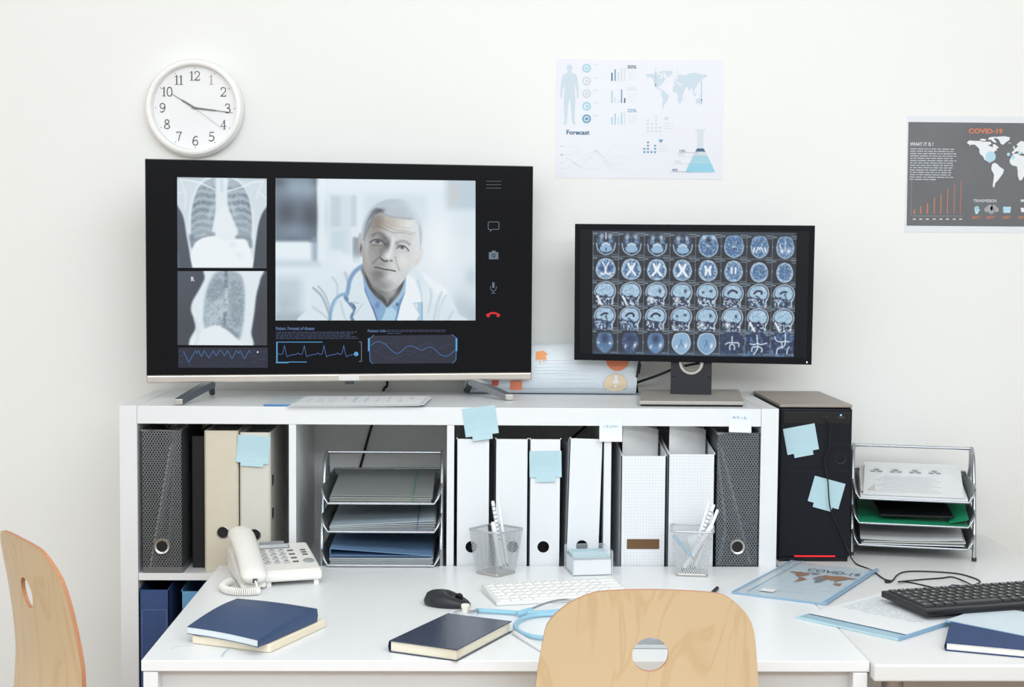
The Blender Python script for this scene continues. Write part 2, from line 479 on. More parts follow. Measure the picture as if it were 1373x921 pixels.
def picture(name, parent, frame, quad, nx, ny, paint, y, material, label=None):
    """a fine mesh carrying colours; quad = 4 corners TL,TR,BR,BL in layout units -> local plane"""
    C = [onplane(frame, q[0], q[1], y) for q in quad]
    a, b = np.meshgrid(np.linspace(0, 1, nx+1), np.linspace(0, 1, ny+1))
    A, B = a[..., None], b[..., None]
    P = (C[0]*(1-A)+C[1]*A)*(1-B)+(C[3]*(1-A)+C[2]*A)*B
    M = np.array(frame); W = P @ M[:3, :3].T + M[:3, 3]
    d = W-CAM; z = d @ FW
    X = 686.5+FPX*(d @ RT)/z; Y = 460.5-FPX*(d @ UP)/z
    col = np.clip(paint(X, Y), 0, 255)/255.0
    col = np.where(col <= 0.04045, col/12.92, ((col+0.055)/1.055)**2.4)
    me = bpy.data.meshes.new(name); n = (nx+1)*(ny+1)
    me.vertices.add(n); me.vertices.foreach_set('co', P.reshape(-1).astype(np.float32))
    i, j = np.meshgrid(np.arange(nx), np.arange(ny)); k = (j*(nx+1)+i).ravel()
    q = np.stack([k, k+nx+1, k+nx+2, k+1], 1).ravel().astype(np.int32)
    me.loops.add(len(q)); me.loops.foreach_set('vertex_index', q)
    me.polygons.add(nx*ny); me.polygons.foreach_set('loop_start', np.arange(0, len(q), 4, dtype=np.int32))
    me.update(calc_edges=True)
    at = me.color_attributes.new('tone', 'FLOAT_COLOR', 'POINT')
    rgba = np.ones((n, 4), np.float32); rgba[:, :3] = col.reshape(-1, 3); at.data.foreach_set('color', rgba.ravel())
    me.materials.append(material)
    o = bpy.data.objects.new(name, me); COL.objects.link(o); o.parent = parent; FR[o] = FR[parent].copy()
    if label: o['label'] = label
    return o
SCREENPIX = attr_mat('screen_picture', True, 0.3, 1.0)

def paint_video(X, Y):
    p = Paint(X, Y, (212, 224, 231))
    # ---- blurred clinic behind
    p.rect(369, 425, 200, 325, (96, 112, 128), 3)
    p.blob(384, 285, 14, 18, (54, 64, 78), .9); p.blob(417, 290, 14, 22, (50, 60, 74), .95); p.blob(398, 252, 20, 14, (138, 158, 176), .85)
    p.blob(414, 254, 10, 11, (140, 156, 172), .7); p.blob(373, 243, 10, 8, (60, 72, 86), .8); p.blob(425, 240, 8, 8, (60, 72, 86), .6)
    p.blob(396, 310, 22, 10, (120, 138, 154), .7); p.blob(390, 320, 10, 3, (92, 106, 122), .8)
    p.rect(365, 416, 324, 345, (220, 231, 237), 7); p.rect(365, 430, 349, 358, (188, 204, 214), 6, .8)
    p.rect(418, 427, 318, 350, (130, 150, 168), 6, .7)
    p.rect(426, 436, 235, 350, (218, 229, 235), 5, .9)
    p.rect(443, 458, 262, 305, (178, 192, 202), 6, .75); p.rect(458, 470, 262, 340, (192, 206, 214), 6, .6); p.rect(470, 478, 262, 304, (176, 192, 202), 4, .7)
    p.rect(443, 460, 308, 335, (170, 194, 206), 8, .55)
    p.rect(473, 483, 318, 352, (130, 142, 154), 4, .9)
    p.rect(490, 572, 262, 300, (192, 206, 216), 12, .6)
    p.rect(426, 640, 236, 256, (220, 230, 236), 8, .6)
    p.rect(598, 645, 236, 282, (174, 192, 204), 12, .9); p.blob(608, 262, 6, 16, (196, 190, 188), .75)
    p.rect(600, 645, 285, 320, (206, 220, 227), 14, .8)
    p.blob(590, 330, 22, 45, (230, 236, 240), .9)
    p.blob(632, 372, 9, 14, (176, 192, 202), .7); p.blob(618, 412, 20, 22, (180, 194, 204), .85); p.blob(636, 425, 14, 18, (160, 178, 190), .7)
    p.rect(368, 405, 372, 432, (180, 196, 205), 14, .85); p.rect(368, 412, 420, 436, (140, 156, 168), 10, .6); p.blob(382, 408, 14, 14, (158, 172, 184), .5)
    p.blob(480, 350, 26, 8, (222, 232, 238), .8)
    # ---- coat
    p.poly([(412, 436), (415, 412), (420, 392), (432, 378), (452, 369), (474, 362), (488, 352), (520, 390), (548, 352), (562, 365), (584, 380), (601, 391), (608, 404), (614, 420), (617, 436)], (209, 222, 229), 1.6)
    p.blob(585, 395, 22, 14, (222, 232, 238), .7); p.poly([(566, 366), (582, 376), (600, 390), (590, 396), (575, 382)], (230, 237, 241), 2, .8)
    for P, w, c, k in (([(420, 386), (432, 398), (440, 418), (443, 428)], 2.2, (120, 140, 156), .8), ([(427, 384), (436, 396), (441, 410), (443, 424)], 1.5, (120, 140, 156), .7),
                       ([(446, 372), (452, 382), (452, 396)], 2.4, (172, 190, 202), .8), ([(463, 366), (466, 376)], 4, (160, 176, 186), .6), ([(420, 412), (434, 422), (442, 430)], 2, (160, 178, 190), .7),
                       ([(456, 404), (460, 418), (464, 430)], 2.2, (176, 194, 206), .8), ([(577, 388), (578, 400), (574, 418)], 3, (186, 202, 212), .8), ([(592, 392), (586, 408), (582, 428)], 3, (180, 198, 210), .8),
                       ([(598, 396), (590, 412), (587, 428)], 2.4, (186, 202, 212), .7), ([(607, 418), (600, 430)], 2, (170, 190, 202), .8)):
        p.line(P, w, c, 1.4, k)
    # stethoscope over the shoulders
    p.line([(487, 356), (476, 364), (469, 376), (466, 392), (463, 397)], 5.5, (112, 148, 184), 1.2, .95)
    p.line([(464, 394), (456, 396), (448, 404), (444, 416), (442, 430)], 4.2, (120, 160, 192), 1.1, .9)
    p.line([(452, 402), (447, 414)], 2.2, (176, 208, 224), .9, .8)
    p.line([(464, 400), (470, 407), (476, 416), (472, 425), (476, 434)], 5.5, (92, 124, 160), 1.0, .95)
    p.line([(474, 409), (477, 416), (473, 424)], 2.2, (56, 84, 128), .8, .8)
    p.line([(560, 376), (564, 392), (564, 410)], 3.2, (184, 204, 216), 1.4, .8)
    p.rect(560, 566.5, 405, 434, (160, 194, 214), 1.6, .95); p.line([(566, 405), (566, 432)], 1.2, (112, 150, 186), .7, .9, False)
    # shirt, collar and the V of skin
    p.poly([(487, 359), (490, 380), (498, 402), (508, 436), (531, 436), (541, 400), (544, 366), (520, 400)], (128, 168, 204), 1.0)
    p.poly([(520, 410), (530, 416), (534, 425), (530, 436), (508, 436), (513, 424)], (168, 204, 222), 1.2, .95)
    p.poly([(487, 362), (492, 384), (505, 399), (517, 410), (514, 424), (507, 432), (498, 408), (488, 386)], (124, 162, 198), .9)
    p.line([(488, 386), (494, 402), (501, 416), (506, 432)], 2.0, (62, 92, 142), .8, .9)
    p.line([(544, 392), (537, 404), (533, 420), (530, 432)], 2.0, (84, 118, 166), .8, .9)
    p.poly([(544, 372), (543, 390), (534, 404), (522, 413), (520, 408), (535, 392), (541, 374)], (150, 186, 212), .8)
    p.blob(532.5, 408, 1.6, 2, (40, 62, 104)); p.blob(506, 409, 3, 5, (74, 104, 150), .7, 20)
    # lapels
    p.poly([(485, 362), (478, 372), (470, 388), (467, 405), (480, 406), (473, 425), (480, 436), (507, 436), (498, 412), (489, 390)], (206, 220, 228), .9, 1, False)
    p.line([(467, 405), (481, 406.5)], 1.3, (150, 170, 186), .7, .8, False); p.line([(486, 408), (474, 424)], 1.2, (160, 180, 194), .7, .8, False)
    p.poly([(545, 366), (556, 374), (563, 392), (565, 405), (554, 406), (563, 422), (556, 436), (531, 436), (537, 410), (544, 390)], (226, 234, 239), .9, 1, False)
    p.line([(554, 407), (564, 405.5)], 1.2, (170, 190, 204), .7, .8, False); p.line([(555, 408), (563, 422), (557, 432)], 1.3, (172, 194, 208), .8, .8, False)
    # neck
    p.poly([(487, 356), (491, 378), (500, 394), (511, 405), (519, 411), (527, 405), (537, 392), (543, 374), (543, 355)], (120, 122, 124), .9)
    p.poly([(488, 362), (493, 382), (503, 396), (514, 405), (519, 412), (516, 400), (500, 386), (492, 370)], (44, 48, 54), 1.6, .95)
    p.poly([(543, 372), (538, 388), (528, 402), (519, 412), (522, 402), (533, 388), (539, 374)], (54, 58, 62), 1.2, .9)
    p.blob(526, 392, 7, 8, (170, 172, 172), .7); p.blob(508, 393, 6, 6, (92, 94, 96), .6)
    # ears
    p.poly([(481, 315), (484, 313), (487, 325), (487, 342), (484, 344), (481, 334)], (176, 170, 166), .8); p.blob(484, 333, 1.6, 6, (70, 62, 60), .9, 5)
    p.poly([(563, 334), (567, 333), (566, 346), (559, 356), (553, 358), (556, 346)], (212, 212, 210), .9); p.blob(558, 350, 2, 4, (188, 172, 158), .6, 30)
    # ---- hair
    p.poly([(484, 322), (485, 308), (489, 294), (497, 280), (509, 271), (524, 267), (540, 268), (552, 275), (561, 287), (565, 302), (566, 318), (563, 334), (556, 330), (552, 300), (520, 292), (500, 300), (492, 318), (488, 330)], (172, 184, 194), 2.2)
    p.blob(562, 292, 8, 14, (206, 218, 226), .75, -20); p.blob(548, 274, 14, 6, (200, 212, 220), .6, 30)
    for k in range(26):
        t = k/25; a = (500+t*50, 281-9*math.sin(math.pi*t)+(2 if t < .3 else 0)); b = (512+t*46, 296-2*math.sin(math.pi*t)+t*5)
        c = (206, 216, 224) if k % 2 else (138, 150, 162)
        p.line([a, ((a[0]+b[0])/2+2, (a[1]+b[1])/2-3), b], 0.9, c, .7, .3)
    p.poly([(490, 302), (497, 286), (504, 279), (512, 281), (514, 286), (505, 292), (499, 304), (492, 318), (487, 322)], (98, 106, 114), 1.5, .85)
    p.line([(487, 320), (491, 306), (497, 294)], 2.2, (150, 160, 168), 1, .7)
    p.blob(508, 283, 7, 3, (62, 66, 72), .85, -15)
    p.blob(556, 278, 8, 12, (206, 218, 226), .6, 40); p.blob(533, 275, 16, 5, (184, 196, 206), .5)
    # ---- face
    face = [(487, 330), (491, 314), (497, 302), (502, 290), (511, 285), (522, 289), (536, 292), (550, 293), (558, 297), (562, 312), (563, 330), (560, 344), (555, 356), (547, 368), (540, 378), (532, 386), (520, 391), (508, 387), (497, 377), (489, 364), (486, 348)]
    fm = p.mask_poly(face, 1.2)
    F = Paint(X, Y, (198, 201, 202))
    sh = np.clip((524-X+0.10*(Y-330))/20, 0, 1); F.over(sh*.85, (138, 137, 136))
    F.over(np.clip((X-545)/16, 0, 1)*.6, (220, 224, 226))
    F.blob(507, 297, 11, 12, (122, 110, 100), .95); F.blob(524, 298, 12, 9, (166, 156, 142), .75); F.blob(536, 300, 10, 8, (196, 190, 176), .7)
    F.blob(548, 302, 11, 10, (214, 218, 218), .8)
    for P, c, k in (([(499, 305), (508, 304), (518, 308), (528, 312), (540, 312), (552, 315)], (104, 88, 80), .75), ([(503, 300), (513, 301), (522, 305), (532, 309), (545, 310), (556, 313)], (132, 118, 106), .65),
                    ([(514, 297), (524, 301), (536, 304), (550, 306)], (150, 138, 124), .5), ([(540, 317), (552, 320)], (170, 164, 156), .6)):
        F.line(P, 1.0, c, 1.0, k*.7)
    # left eye and brow
    F.line([(500, 316), (505, 312.5), (511, 313.5), (517, 319)], 3.2, (84, 86, 90), 1.6, .75)
    F.blob(514, 320, 8, 5, (84, 84, 86), .8, 35); F.blob(519, 328, 5, 7, (62, 64, 66), .85, 20); F.blob(502, 331, 7, 6, (122, 118, 116), .5)
    F.line([(496, 325), (502, 321.5), (510, 322), (517, 328)], 1.8, (38, 40, 46), .7, .9)
    F.blob(506.5, 324, 2.6, 2.2, (24, 26, 34), 1); F.blob(501, 325.5, 1.6, 1.1, (190, 196, 202), .8); F.blob(511, 326, 1.5, 1.1, (176, 182, 190), .8)
    F.line([(498, 328), (505, 329.5), (513, 329)], 1.3, (84, 80, 78), .8, .7)
    # right eye and brow
    F.line([(531, 326), (537, 323.5), (544, 324), (549, 327.5)], 3.0, (122, 126, 130), 1.6, .75)
    F.blob(534, 329, 3.5, 3, (120, 120, 120), .7)
    F.line([(532, 333), (537, 329.5), (543, 330.5), (548, 336)], 1.7, (48, 50, 54), .7, .9)
    F.blob(539.3, 331.8, 2.5, 2.1, (26, 28, 34), 1); F.blob(535.5, 333, 1.2, .9, (196, 200, 204), .7); F.blob(543.6, 333.4, 1.3, .9, (196, 200, 204), .7)
    F.line([(533, 337), (540, 338.5), (547, 337)], 1.3, (176, 172, 168), .9, .7)
    # nose
    F.line([(527, 320), (525, 334), (521, 344)], 4.5, (214, 218, 220), 2, .85); F.blob(520, 343, 5, 4.5, (214, 218, 220), .85)
    F.blob(512, 336, 5, 8, (96, 94, 94), .7, 20); F.line([(510, 345), (514, 349.5), (519, 350)], 2.6, (52, 50, 52), 1, .9); F.blob(524.5, 349.6, 2, 1.3, (58, 56, 58), .85)
    F.blob(512, 344, 2.5, 2.5, (168, 166, 164), .8); F.blob(530, 336, 3, 8, (178, 176, 172), .5)
    F.line([(511, 342), (506, 347), (500, 353)], 1.8, (84, 82, 82), 1.5, .65); F.line([(530, 345), (532, 352), (535, 362)], 1.6, (130, 124, 118), 1.5, .6)
    F.blob(541, 350, 7, 9, (226, 226, 224), .6)
    # mouth and chin
    F.blob(511, 354, 7, 3.2, (132, 132, 132), .6)
    F.line([(502.5, 358.3), (509, 359.4), (516, 361.2), (523, 362), (530, 363.6)], 1.7, (44, 42, 44), .7, .95)
    F.blob(508, 367, 9, 4.5, (96, 96, 97), .75, 8); F.blob(505, 373, 8, 8, (104, 104, 106), .6); F.blob(526, 371, 8, 5, (206, 208, 208), .7)
    F.blob(515, 383, 10, 5, (118, 118, 120), .6); F.blob(528, 384, 7, 5, (170, 172, 174), .6); F.blob(493, 350, 4, 16, (176, 172, 168), .55)
    F.blob(550, 364, 6, 8, (206, 208, 208), .6); F.blob(491, 330, 3.5, 12, (182, 184, 186), .7, 8)
    F.addv(vnoise(X, Y, .55, 3)-.5, (10, 10, 10))
    p.over(fm, (0, 0, 0)); p.C = p.C + F.C*np.clip(fm, 0, 1)[..., None]
    p.line([(502, 291), (511, 285), (522, 290), (538, 292.5), (552, 293.5)], 2.2, (128, 134, 140), 1.3, .55)
    # faint vertical screen raster
    p.C += (np.sin(X*2.6)*4.5)[..., None]*np.clip((p.C[..., :1]-60)/120, 0, 1)
    return p.C

def paint_chest(X, Y):
    p = Paint(X, Y, (196, 209, 216))
    p.blob(298, 330, 46, 60, (220, 229, 234), .8)
    p.rect(230, 365, 230, 241, (150, 164, 174), 6, .6)
    # lungs
    L = [(262, 262), (268, 248), (280, 240), (288, 241), (290, 262), (289, 284), (287, 304), (284, 313), (270, 315), (258, 332), (256, 310), (257, 284)]
    Rr = [(304, 262), (306, 243), (316, 241), (328, 250), (336, 268), (338, 292), (337, 312), (336, 331), (329, 320), (318, 318), (316, 306), (309, 290)]
    for q in (L, Rr): p.poly(q, (150, 166, 177), 2.5, .9)
    for q, s in ((L, -1), (Rr, 1)):
        m = p.mask_poly(q, 2.0)
        for k in range(7):
            y = 252+k*10; cx = 273 if s < 0 else 321
            arc = [(cx-17, y+5 if s < 0 else y-1), (cx-8, y), (cx, y-1), (cx+8, y), (cx+17, y+(5 if s > 0 else -1))]
            lm = p.mask_line([(a+s*1.0, b+abs(a-cx)*.10) for a, b in arc], 5.2, 1.6)
            p.over(lm*m*max(.15, (.75-.12*abs(k-2.0))), (88, 104, 118))
        p.over(m*np.clip(vnoise(X, Y, .45, 5)-.4, 0, 1)*.8, (178, 194, 202))
    p.blob(282, 285, 3, 14, (190, 204, 212), .6, 20); p.blob(313, 280, 3, 12, (196, 208, 214), .6, -20)
    # ribs arching outside, clavicles
    for q in ([(255, 330), (254, 300), (256, 275), (262, 256), (272, 243), (282, 238)], [(339, 330), (340, 300), (337, 275), (332, 258), (322, 244), (312, 238)]):
        p.line(q, 3.0, (216, 226, 231), 1.3, .85)
    for q in ([(242, 241), (256, 242), (270, 246), (288, 254)], [(352, 243), (340, 244), (326, 250), (306, 256)]): p.line(q, 2.2, (222, 231, 236), 1, .8)
    for q in ([(241, 241), (246, 252), (249, 262), (248, 280)], [(353, 243), (347, 256), (344, 266)], [(237, 260), (246, 257)], [(345, 256), (357, 266)]): p.line(q, 2.0, (218, 228, 233), 1, .7)
    # spine, heart, diaphragm
    p.poly([(291, 236), (304, 236), (305, 270), (306, 362), (288, 362), (289, 280)], (214, 225, 231), 2.5, .95)
    p.line([(297, 240), (297.5, 256)], 4, (190, 204, 212), 1.5, .7)
    p.poly([(303, 276), (309, 286), (315, 300), (319, 312), (314, 320), (302, 321), (286, 316), (286, 300), (292, 284)], (219, 229, 234), 2.2, .95)
    p.line([(256, 316), (262, 322), (272, 318), (286, 314)], 5, (102, 118, 132), 2, .7); p.line([(258, 330), (256, 320)], 5, (98, 114, 128), 2, .7)
    p.line([(318, 318), (328, 318), (335, 322), (336, 330)], 5, (112, 126, 138), 2, .75)
    p.poly([(256, 362), (257, 338), (262, 326), (272, 319), (286, 317), (300, 322), (318, 321), (328, 322), (334, 332), (338, 345), (339, 362)], (229, 236, 240), 1.6, .97)
    p.blob(312, 328, 5, 4, (206, 218, 226), .6); p.blob(321, 343, 6, 3, (204, 216, 224), .6, 50)
    # dark air beside the trunk
    p.poly([(230, 270), (239, 278), (246, 292), (250, 316), (255, 345), (256, 366), (230, 366)], (58, 68, 80), 1.8)
    p.poly([(366, 276), (355, 281), (348, 296), (344, 318), (341, 345), (341, 366), (366, 366)], (46, 54, 66), 1.8)
    p.line([(238, 340), (240, 358)], 1.4, (120, 136, 148), 1.2, .5); p.rect(230, 366, 358.3, 361, (90, 104, 118), .8, .4)
    p.C += (np.sin(X*2.6)*3)[..., None]
    return p.C

def paint_side(X, Y):
    p = Paint(X, Y, (50, 58, 70)); p.blob(245, 370, 20, 40, (62, 72, 86), .6); p.blob(350, 430, 12, 50, (36, 42, 52), .8)
    p.poly([(279, 356), (274, 374), (266, 390), (258, 404), (256, 416), (260, 428), (262, 440), (258, 464), (334, 468), (337, 445), (341, 420), (344, 395), (349, 375), (350, 356)], (214, 225, 231), 2.2)
    p.poly([(284, 372), (292, 364), (308, 362), (322, 368), (327, 382), (328, 410), (325, 440), (320, 455), (306, 443), (290, 437), (276, 442), (273, 420), (276, 392)], (152, 168, 179), 3.0, .95)
    p.poly([(284, 378), (296, 374), (302, 390), (290, 402), (278, 400)], (128, 144, 157), 3, .8); p.poly([(277, 415), (298, 400), (302, 424), (280, 436)], (182, 197, 206), 3, .6)
    p.poly([(310, 380), (324, 386), (324, 430), (312, 434)], (126, 142, 154), 3, .7)
    p.line([(303, 364), (303, 384)], 4, (86, 100, 114), 1.5, .8); p.line([(303, 388), (304, 404), (302, 418)], 3, (192, 205, 213), 1.5, .8)
    p.line([(302, 420), (300, 438)], 4, (94, 108, 122), 1.8, .8); p.line([(306, 440), (318, 450)], 4, (108, 122, 136), 1.8, .7)
    m = p.mask_poly([(284, 372), (308, 364), (327, 382), (325, 440), (306, 443), (276, 440), (274, 412)], 3)
    p.over(m*np.clip(vnoise(X, Y, .5, 9)-.5, 0, 1)*1.1, (112, 128, 142)); p.over(m*np.clip(vnoise(X, Y, .35, 2)-.55, 0, 1)*1.0, (190, 204, 212))
    p.poly([(256, 466), (266, 448), (280, 438), (294, 437), (306, 446), (318, 456), (326, 468)], (222, 231, 236), 1.8, .97)
    p.line([(262, 428), (266, 446), (262, 464)], 4, (196, 209, 217), 2, .6)
    p.C += (np.sin(X*2.6)*3)[..., None]
    return p.C

# ------------------------------------------------------------------ television
TVM = Matrix.Translation(Vector((0.4785, 0.1917, ZT))) @ Matrix.Rotation(0.1676, 4, 'Z')
TV = thing('television', 'large flat television on the bookcase showing a video call with a grey-haired doctor', 'television', M=TVM)
H0, H1, HW = 0.0395, 0.5505, 0.45
part('housing', MB().bx(-HW, HW, .0005, .011, H0+.002, H1), GREYM, TV, bevel=.002)
part('rear_cover', MB().bx(-.25, .25, .011, .05, H0+.02, H0+.30), BLACKP, TV, bevel=.01, seg=3)
part('screen', MB().bx(-HW+.0012, HW-.0012, -.0012, .0006, H0+.0185, H1-.0015), mat('television_glass', (8, 9, 13), rough=0.14, var=0, spec=0.17, emit=((24, 28, 38), .12)), TV, bevel=.0006, label='black glossy screen')
part('bottom_bezel', MB().bx(-HW, HW, -.004, .004, H0, H0+.018), mat('bezel_silver', (196, 190, 182), rough=.36, metal=.75), TV, bevel=.0035, seg=3, label='silver strip')
part('badge', MB().bx(-.012, .036, -.0052, -.0038, H0+.003, H0+.0155), mat('badge_silver', (226, 226, 224), rough=.3, metal=.5), TV)
part('sensor', MB().bx(.004, .024, -.002, .012, H0-.007, H0+.001), DARKP, TV, bevel=.001)
for s in (-1, 1):
    # splayed foot: a long front bar and a short rear post
    cx = s*.325
    tip = (cx+s*.022, -.108, 0); 
    mb = MB()
    a = Vector((cx-s*.018, .004, .038)); b = Vector((cx+s*.050, -.118, .0075))
    if s > 0: a = Vector((cx-.018, .004, .038)); b = Vector((cx+.052, -.10, .0075))
    d = (b-a); wv = Vector((.0125, 0, 0))
    hv = Vector((0, 0, .007))
    vs = [a-wv+hv, a+wv+hv, a+wv-hv*1.4, a-wv-hv*1.4, b-wv*.8+hv, b+wv*.8+hv, b+wv*.8-hv, b-wv*.8-hv]
    mb.add(vs, [(0, 1, 5, 4), (1, 2, 6, 5), (2, 3, 7, 6), (3, 0, 4, 7), (4, 5, 6, 7), (3, 2, 1, 0)])
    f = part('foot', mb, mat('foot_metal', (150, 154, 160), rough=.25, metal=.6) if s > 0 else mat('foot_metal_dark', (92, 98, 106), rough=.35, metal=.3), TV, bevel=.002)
    part('foot_cap', MB().box(b.x, b.y-.001, b.z, .018, .004, .012), SILVER, f, bevel=.001)
    mb = MB(); c = Vector((cx-s*.022, .06, .010)); e = Vector((cx-s*.018, .012, .04))
    mb.tube([e, c, c+Vector((0, .02, -.001))], [.009, .007, .006], 8)
    part('foot_post', mb, DARKP, f)

def tvl(u, v, y=-.0016): return onplane(TVM, u, v, y)
picture('chest_scan', TV, TVM, [(237.5, 237.5), (357.5, 239.5), (357.5, 359.5), (238, 359)], 190, 190, paint_chest, -.0016, SCREENPIX, 'chest x-ray, front view')
picture('side_scan', TV, TVM, [(238, 363.5), (358, 363.5), (358, 463), (238, 462.5)], 180, 150, paint_side, -.0016, SCREENPIX, 'chest x-ray, side view')
picture('call_picture', TV, TVM, [(369.5, 238.8), (637.5, 242.3), (637.5, 429.5), (369.5, 429.5)], 450, 315, paint_video, -.0016, SCREENPIX, 'grey-haired man in white coat and blue shirt')

def pxl(mb, pts, w, y=-.002, closed=False):
    P = [onplane(TVM, u, v, y) for u, v in pts]; mb.line([(p[0], p[2]) for p in P], w, y, closed=closed)
def panel_rect(u0, u1, v0, v1, y=-.0016, F=TVM):
    P = [onplane(F, u, v, y) for u, v in ((u0, v1), (u1, v1), (u1, v0), (u0, v0))]; return [(p[0], p[2]) for p in P]
PXM = 1/585.0
G_DIM = glow('screen_navy', (28, 38, 66), .55); G_LINE = glow('screen_blue_line', (74, 124, 190), .75); G_FAINT = glow('screen_faint_line', (58, 76, 110), .6)
G_BR = glow('screen_bright_blue', (86, 168, 226), .85); G_TXT = glow('screen_text_blue', (84, 110, 160), .8); G_ICON = glow('screen_icon_grey', (104, 122, 140), .8); G_RED = glow('screen_icon_red', (214, 44, 44), .9)
part('trend_panel', MB().prism(panel_rect(239, 359, 466, 493), -.0016, -.0019, 'y'), G_DIM, TV)
mb = MB(); zz = [(246, 471), (253, 486), (262, 470), (264, 474), (266, 470), (270, 478), (274, 470), (280, 480), (286, 470), (290, 477), (294, 470), (297, 470), (301, 477), (305, 470), (311, 481), (317, 470), (320, 474), (322, 470), (328, 481), (334, 470), (336, 473)]
pxl(mb, zz, .0013)
part('trend_line', mb, G_LINE, TV)
mb = MB()
TK = [(u, v, 4.5) for v in (470, 477, 485) for u in (241, 338)]+[(253+14*k, 489, 3) for k in range(6)]+[(348, 471.5, 8), (348, 482, 9)]
for u, v, L_ in TK:
    mb = MB(); pxl(mb, [(u, v), (u+L_, v)], .0015); part('trend_tick', mb, G_FAINT, TV)
mb = MB(); P = tvl(345.5, 472); mb.dot((P[0], P[2]), .0022, -.002)
part('trend_marker', mb, glow('screen_pale', (190, 214, 235), .9), TV)
def tvtext(mb, s, u0, u1, v0, v1, y=-.002, F=TVM, bold=.03):
    a = onplane(F, u0, v1, y); b = onplane(F, u1, v0, y); put_text(mb, s, a[0], b[0], a[2], b[2], y, bold)
def tvscrib(mb, u0, u1, v0, v1, rows, y=-.002, F=TVM, seed=1, fill=.55):
    a = onplane(F, u0, v1, y); b = onplane(F, u1, v0, y); scribble(mb, a[0], b[0], a[2], b[2], rows, y, fill, seed)
mb = MB(); tvtext(mb, 'Patient. Forecast of disease', 370, 421.5, 438, 442.5); part('caption', mb, G_TXT, TV)
mb = MB(); tvtext(mb, 'Patient Info', 493, 518, 441.5, 445.5); part('caption', mb, G_TXT, TV)
mb = MB(); tvtext(mb, 'R', 256, 261, 371, 377, bold=.06)
part('side_marker', mb, glow('screen_white', (200, 206, 212), .9), TV)
mb = MB(); tvscrib(mb, 370, 482, 444, 455, 5, seed=4, fill=.5); part('small_print', mb, glow('screen_small_print', (56, 74, 110), .6), TV)
mb = MB(); tvscrib(mb, 519, 606, 441.5, 445.5, 2, seed=6, fill=.5); tvscrib(mb, 519, 540, 446, 448, 1, seed=8)
part('small_print', mb, glow('screen_small_print', (56, 74, 110), .6), TV)
mb = MB(); ecg = [(373, 474)]
for k in range(4):
    x = 373+26.5*k; ecg += [(x+3, 475.5), (x+6, 474), (x+8.5, 463), (x+10.5, 474), (x+12, 478.5), (x+15, 476.5), (x+20, 475.5), (x+24, 475), (x+27, 473)]
ecg = ecg[:-1]+[(478, 474.5)]
pxl(mb, ecg, .0011)
part('heartbeat_line', mb, G_LINE, TV)
mb = MB(); pxl(mb, [(371.3, 458.6), (371.3, 485)], .0028); pxl(mb, [(370.5, 458.6), (432, 458.6)], .0015); pxl(mb, [(370.5, 486), (386, 486)], .0028); pxl(mb, [(386, 485.3), (411, 485.3)], .0016)
P = tvl(477.5, 474.5); mb.dot((P[0], P[2]), .0052, -.002)
part('heartbeat_frame', mb, G_BR, TV)
mb = MB(); pxl(mb, [(481.5, 458.5), (484.6, 458.5), (484.6, 484.5), (481.5, 484.5)], .0016)
part('heartbeat_bracket', mb, G_ICON, TV)
q = [(500, 450), (606, 449), (611.5, 455), (612.5, 482), (606, 487), (500, 487.5), (495.5, 483), (495, 455)]
P = [tvl(u, v) for u, v in q]
part('wave_panel', MB().prism([(p[0], p[2]) for p in P], -.0016, -.0019, 'y'), G_DIM, TV)
mb = MB()
pxl(mb, catmull([(497, 463.5), (503, 459), (509, 458.3), (516, 461), (524, 469), (531, 473.5), (537, 472), (545, 465), (551, 464), (557, 465.5), (562, 468.5), (566, 469.3), (571, 467), (576, 465.2), (582, 467.5), (590, 475), (598, 477.5), (604, 475), (611, 468.5)], 5), .0014)
part('wave_line', mb, G_LINE, TV)
mb = MB()
pxl(mb, catmull([(499, 471), (506, 472), (515, 477), (524, 480.5), (532, 480), (540, 476), (549, 475.5), (555, 472), (562, 464), (571, 461), (580, 462), (587, 465.5), (593, 466.5), (600, 462.5), (606, 461.5), (611, 464)], 5), .001)
pxl(mb, catmull([(502, 472), (512, 463), (520, 460.5), (528, 461), (535, 467)], 5), .0009); pxl(mb, catmull([(541, 471), (553, 471.5), (559, 476), (565, 478), (572, 476.5), (579, 470)], 5), .0009)
part('wave_echo', mb, G_FAINT, TV)
for P_ in ([(501, 449.5), (495.5, 454)], [(495.5, 470), (496, 484), (500, 487.5)], [(606, 448.5), (611.5, 453)], [(611.8, 469), (611, 483), (606.5, 487)]):
    mb = MB(); pxl(mb, P_, .0017); part('wave_bracket', mb, G_LINE, TV)
for u in (494.6, 612):
    mb = MB(); pxl(mb, [(u, 454), (u, 470)], .0042); part('wave_bar', mb, G_BR, TV)
# call controls
def tic(name, fn, m):
    mb = MB(); fn(mb); part(name, mb, m, TV)
G_FR = glow('screen_menu_grey', (84, 90, 98), .7)
tic('menu_icon', lambda mb: [pxl(mb, [(652, 243+4.6*k), (671.5, 243+4.6*k)], .0013) for k in range(3)], G_FR)
tic('message_icon', lambda mb: pxl(mb, [(655.5, 297.5), (668, 297.5), (669, 298.5), (669, 306.5), (668, 307.5), (659.5, 307.5), (657.5, 310), (657, 307.5), (655.5, 307.5), (654.5, 306.5), (654.5, 298.5)], .0014, closed=True), G_ICON)
def camera_icon(mb):
    P = [tvl(u, v) for u, v in ((655.5, 338), (659, 338), (660, 336), (664, 336), (665, 338), (668, 338), (668.3, 347.5), (655.5, 347.5))]
    mb.prism([(p[0], p[2]) for p in P], -.0018, -.0021, 'y')
tic('camera_icon', camera_icon, G_ICON)
mb = MB(); P = tvl(661.8, 342.6); mb.dot((P[0], P[2]), .0046, -.0021, .0002); part('camera_lens', mb, BLACKG, TV)
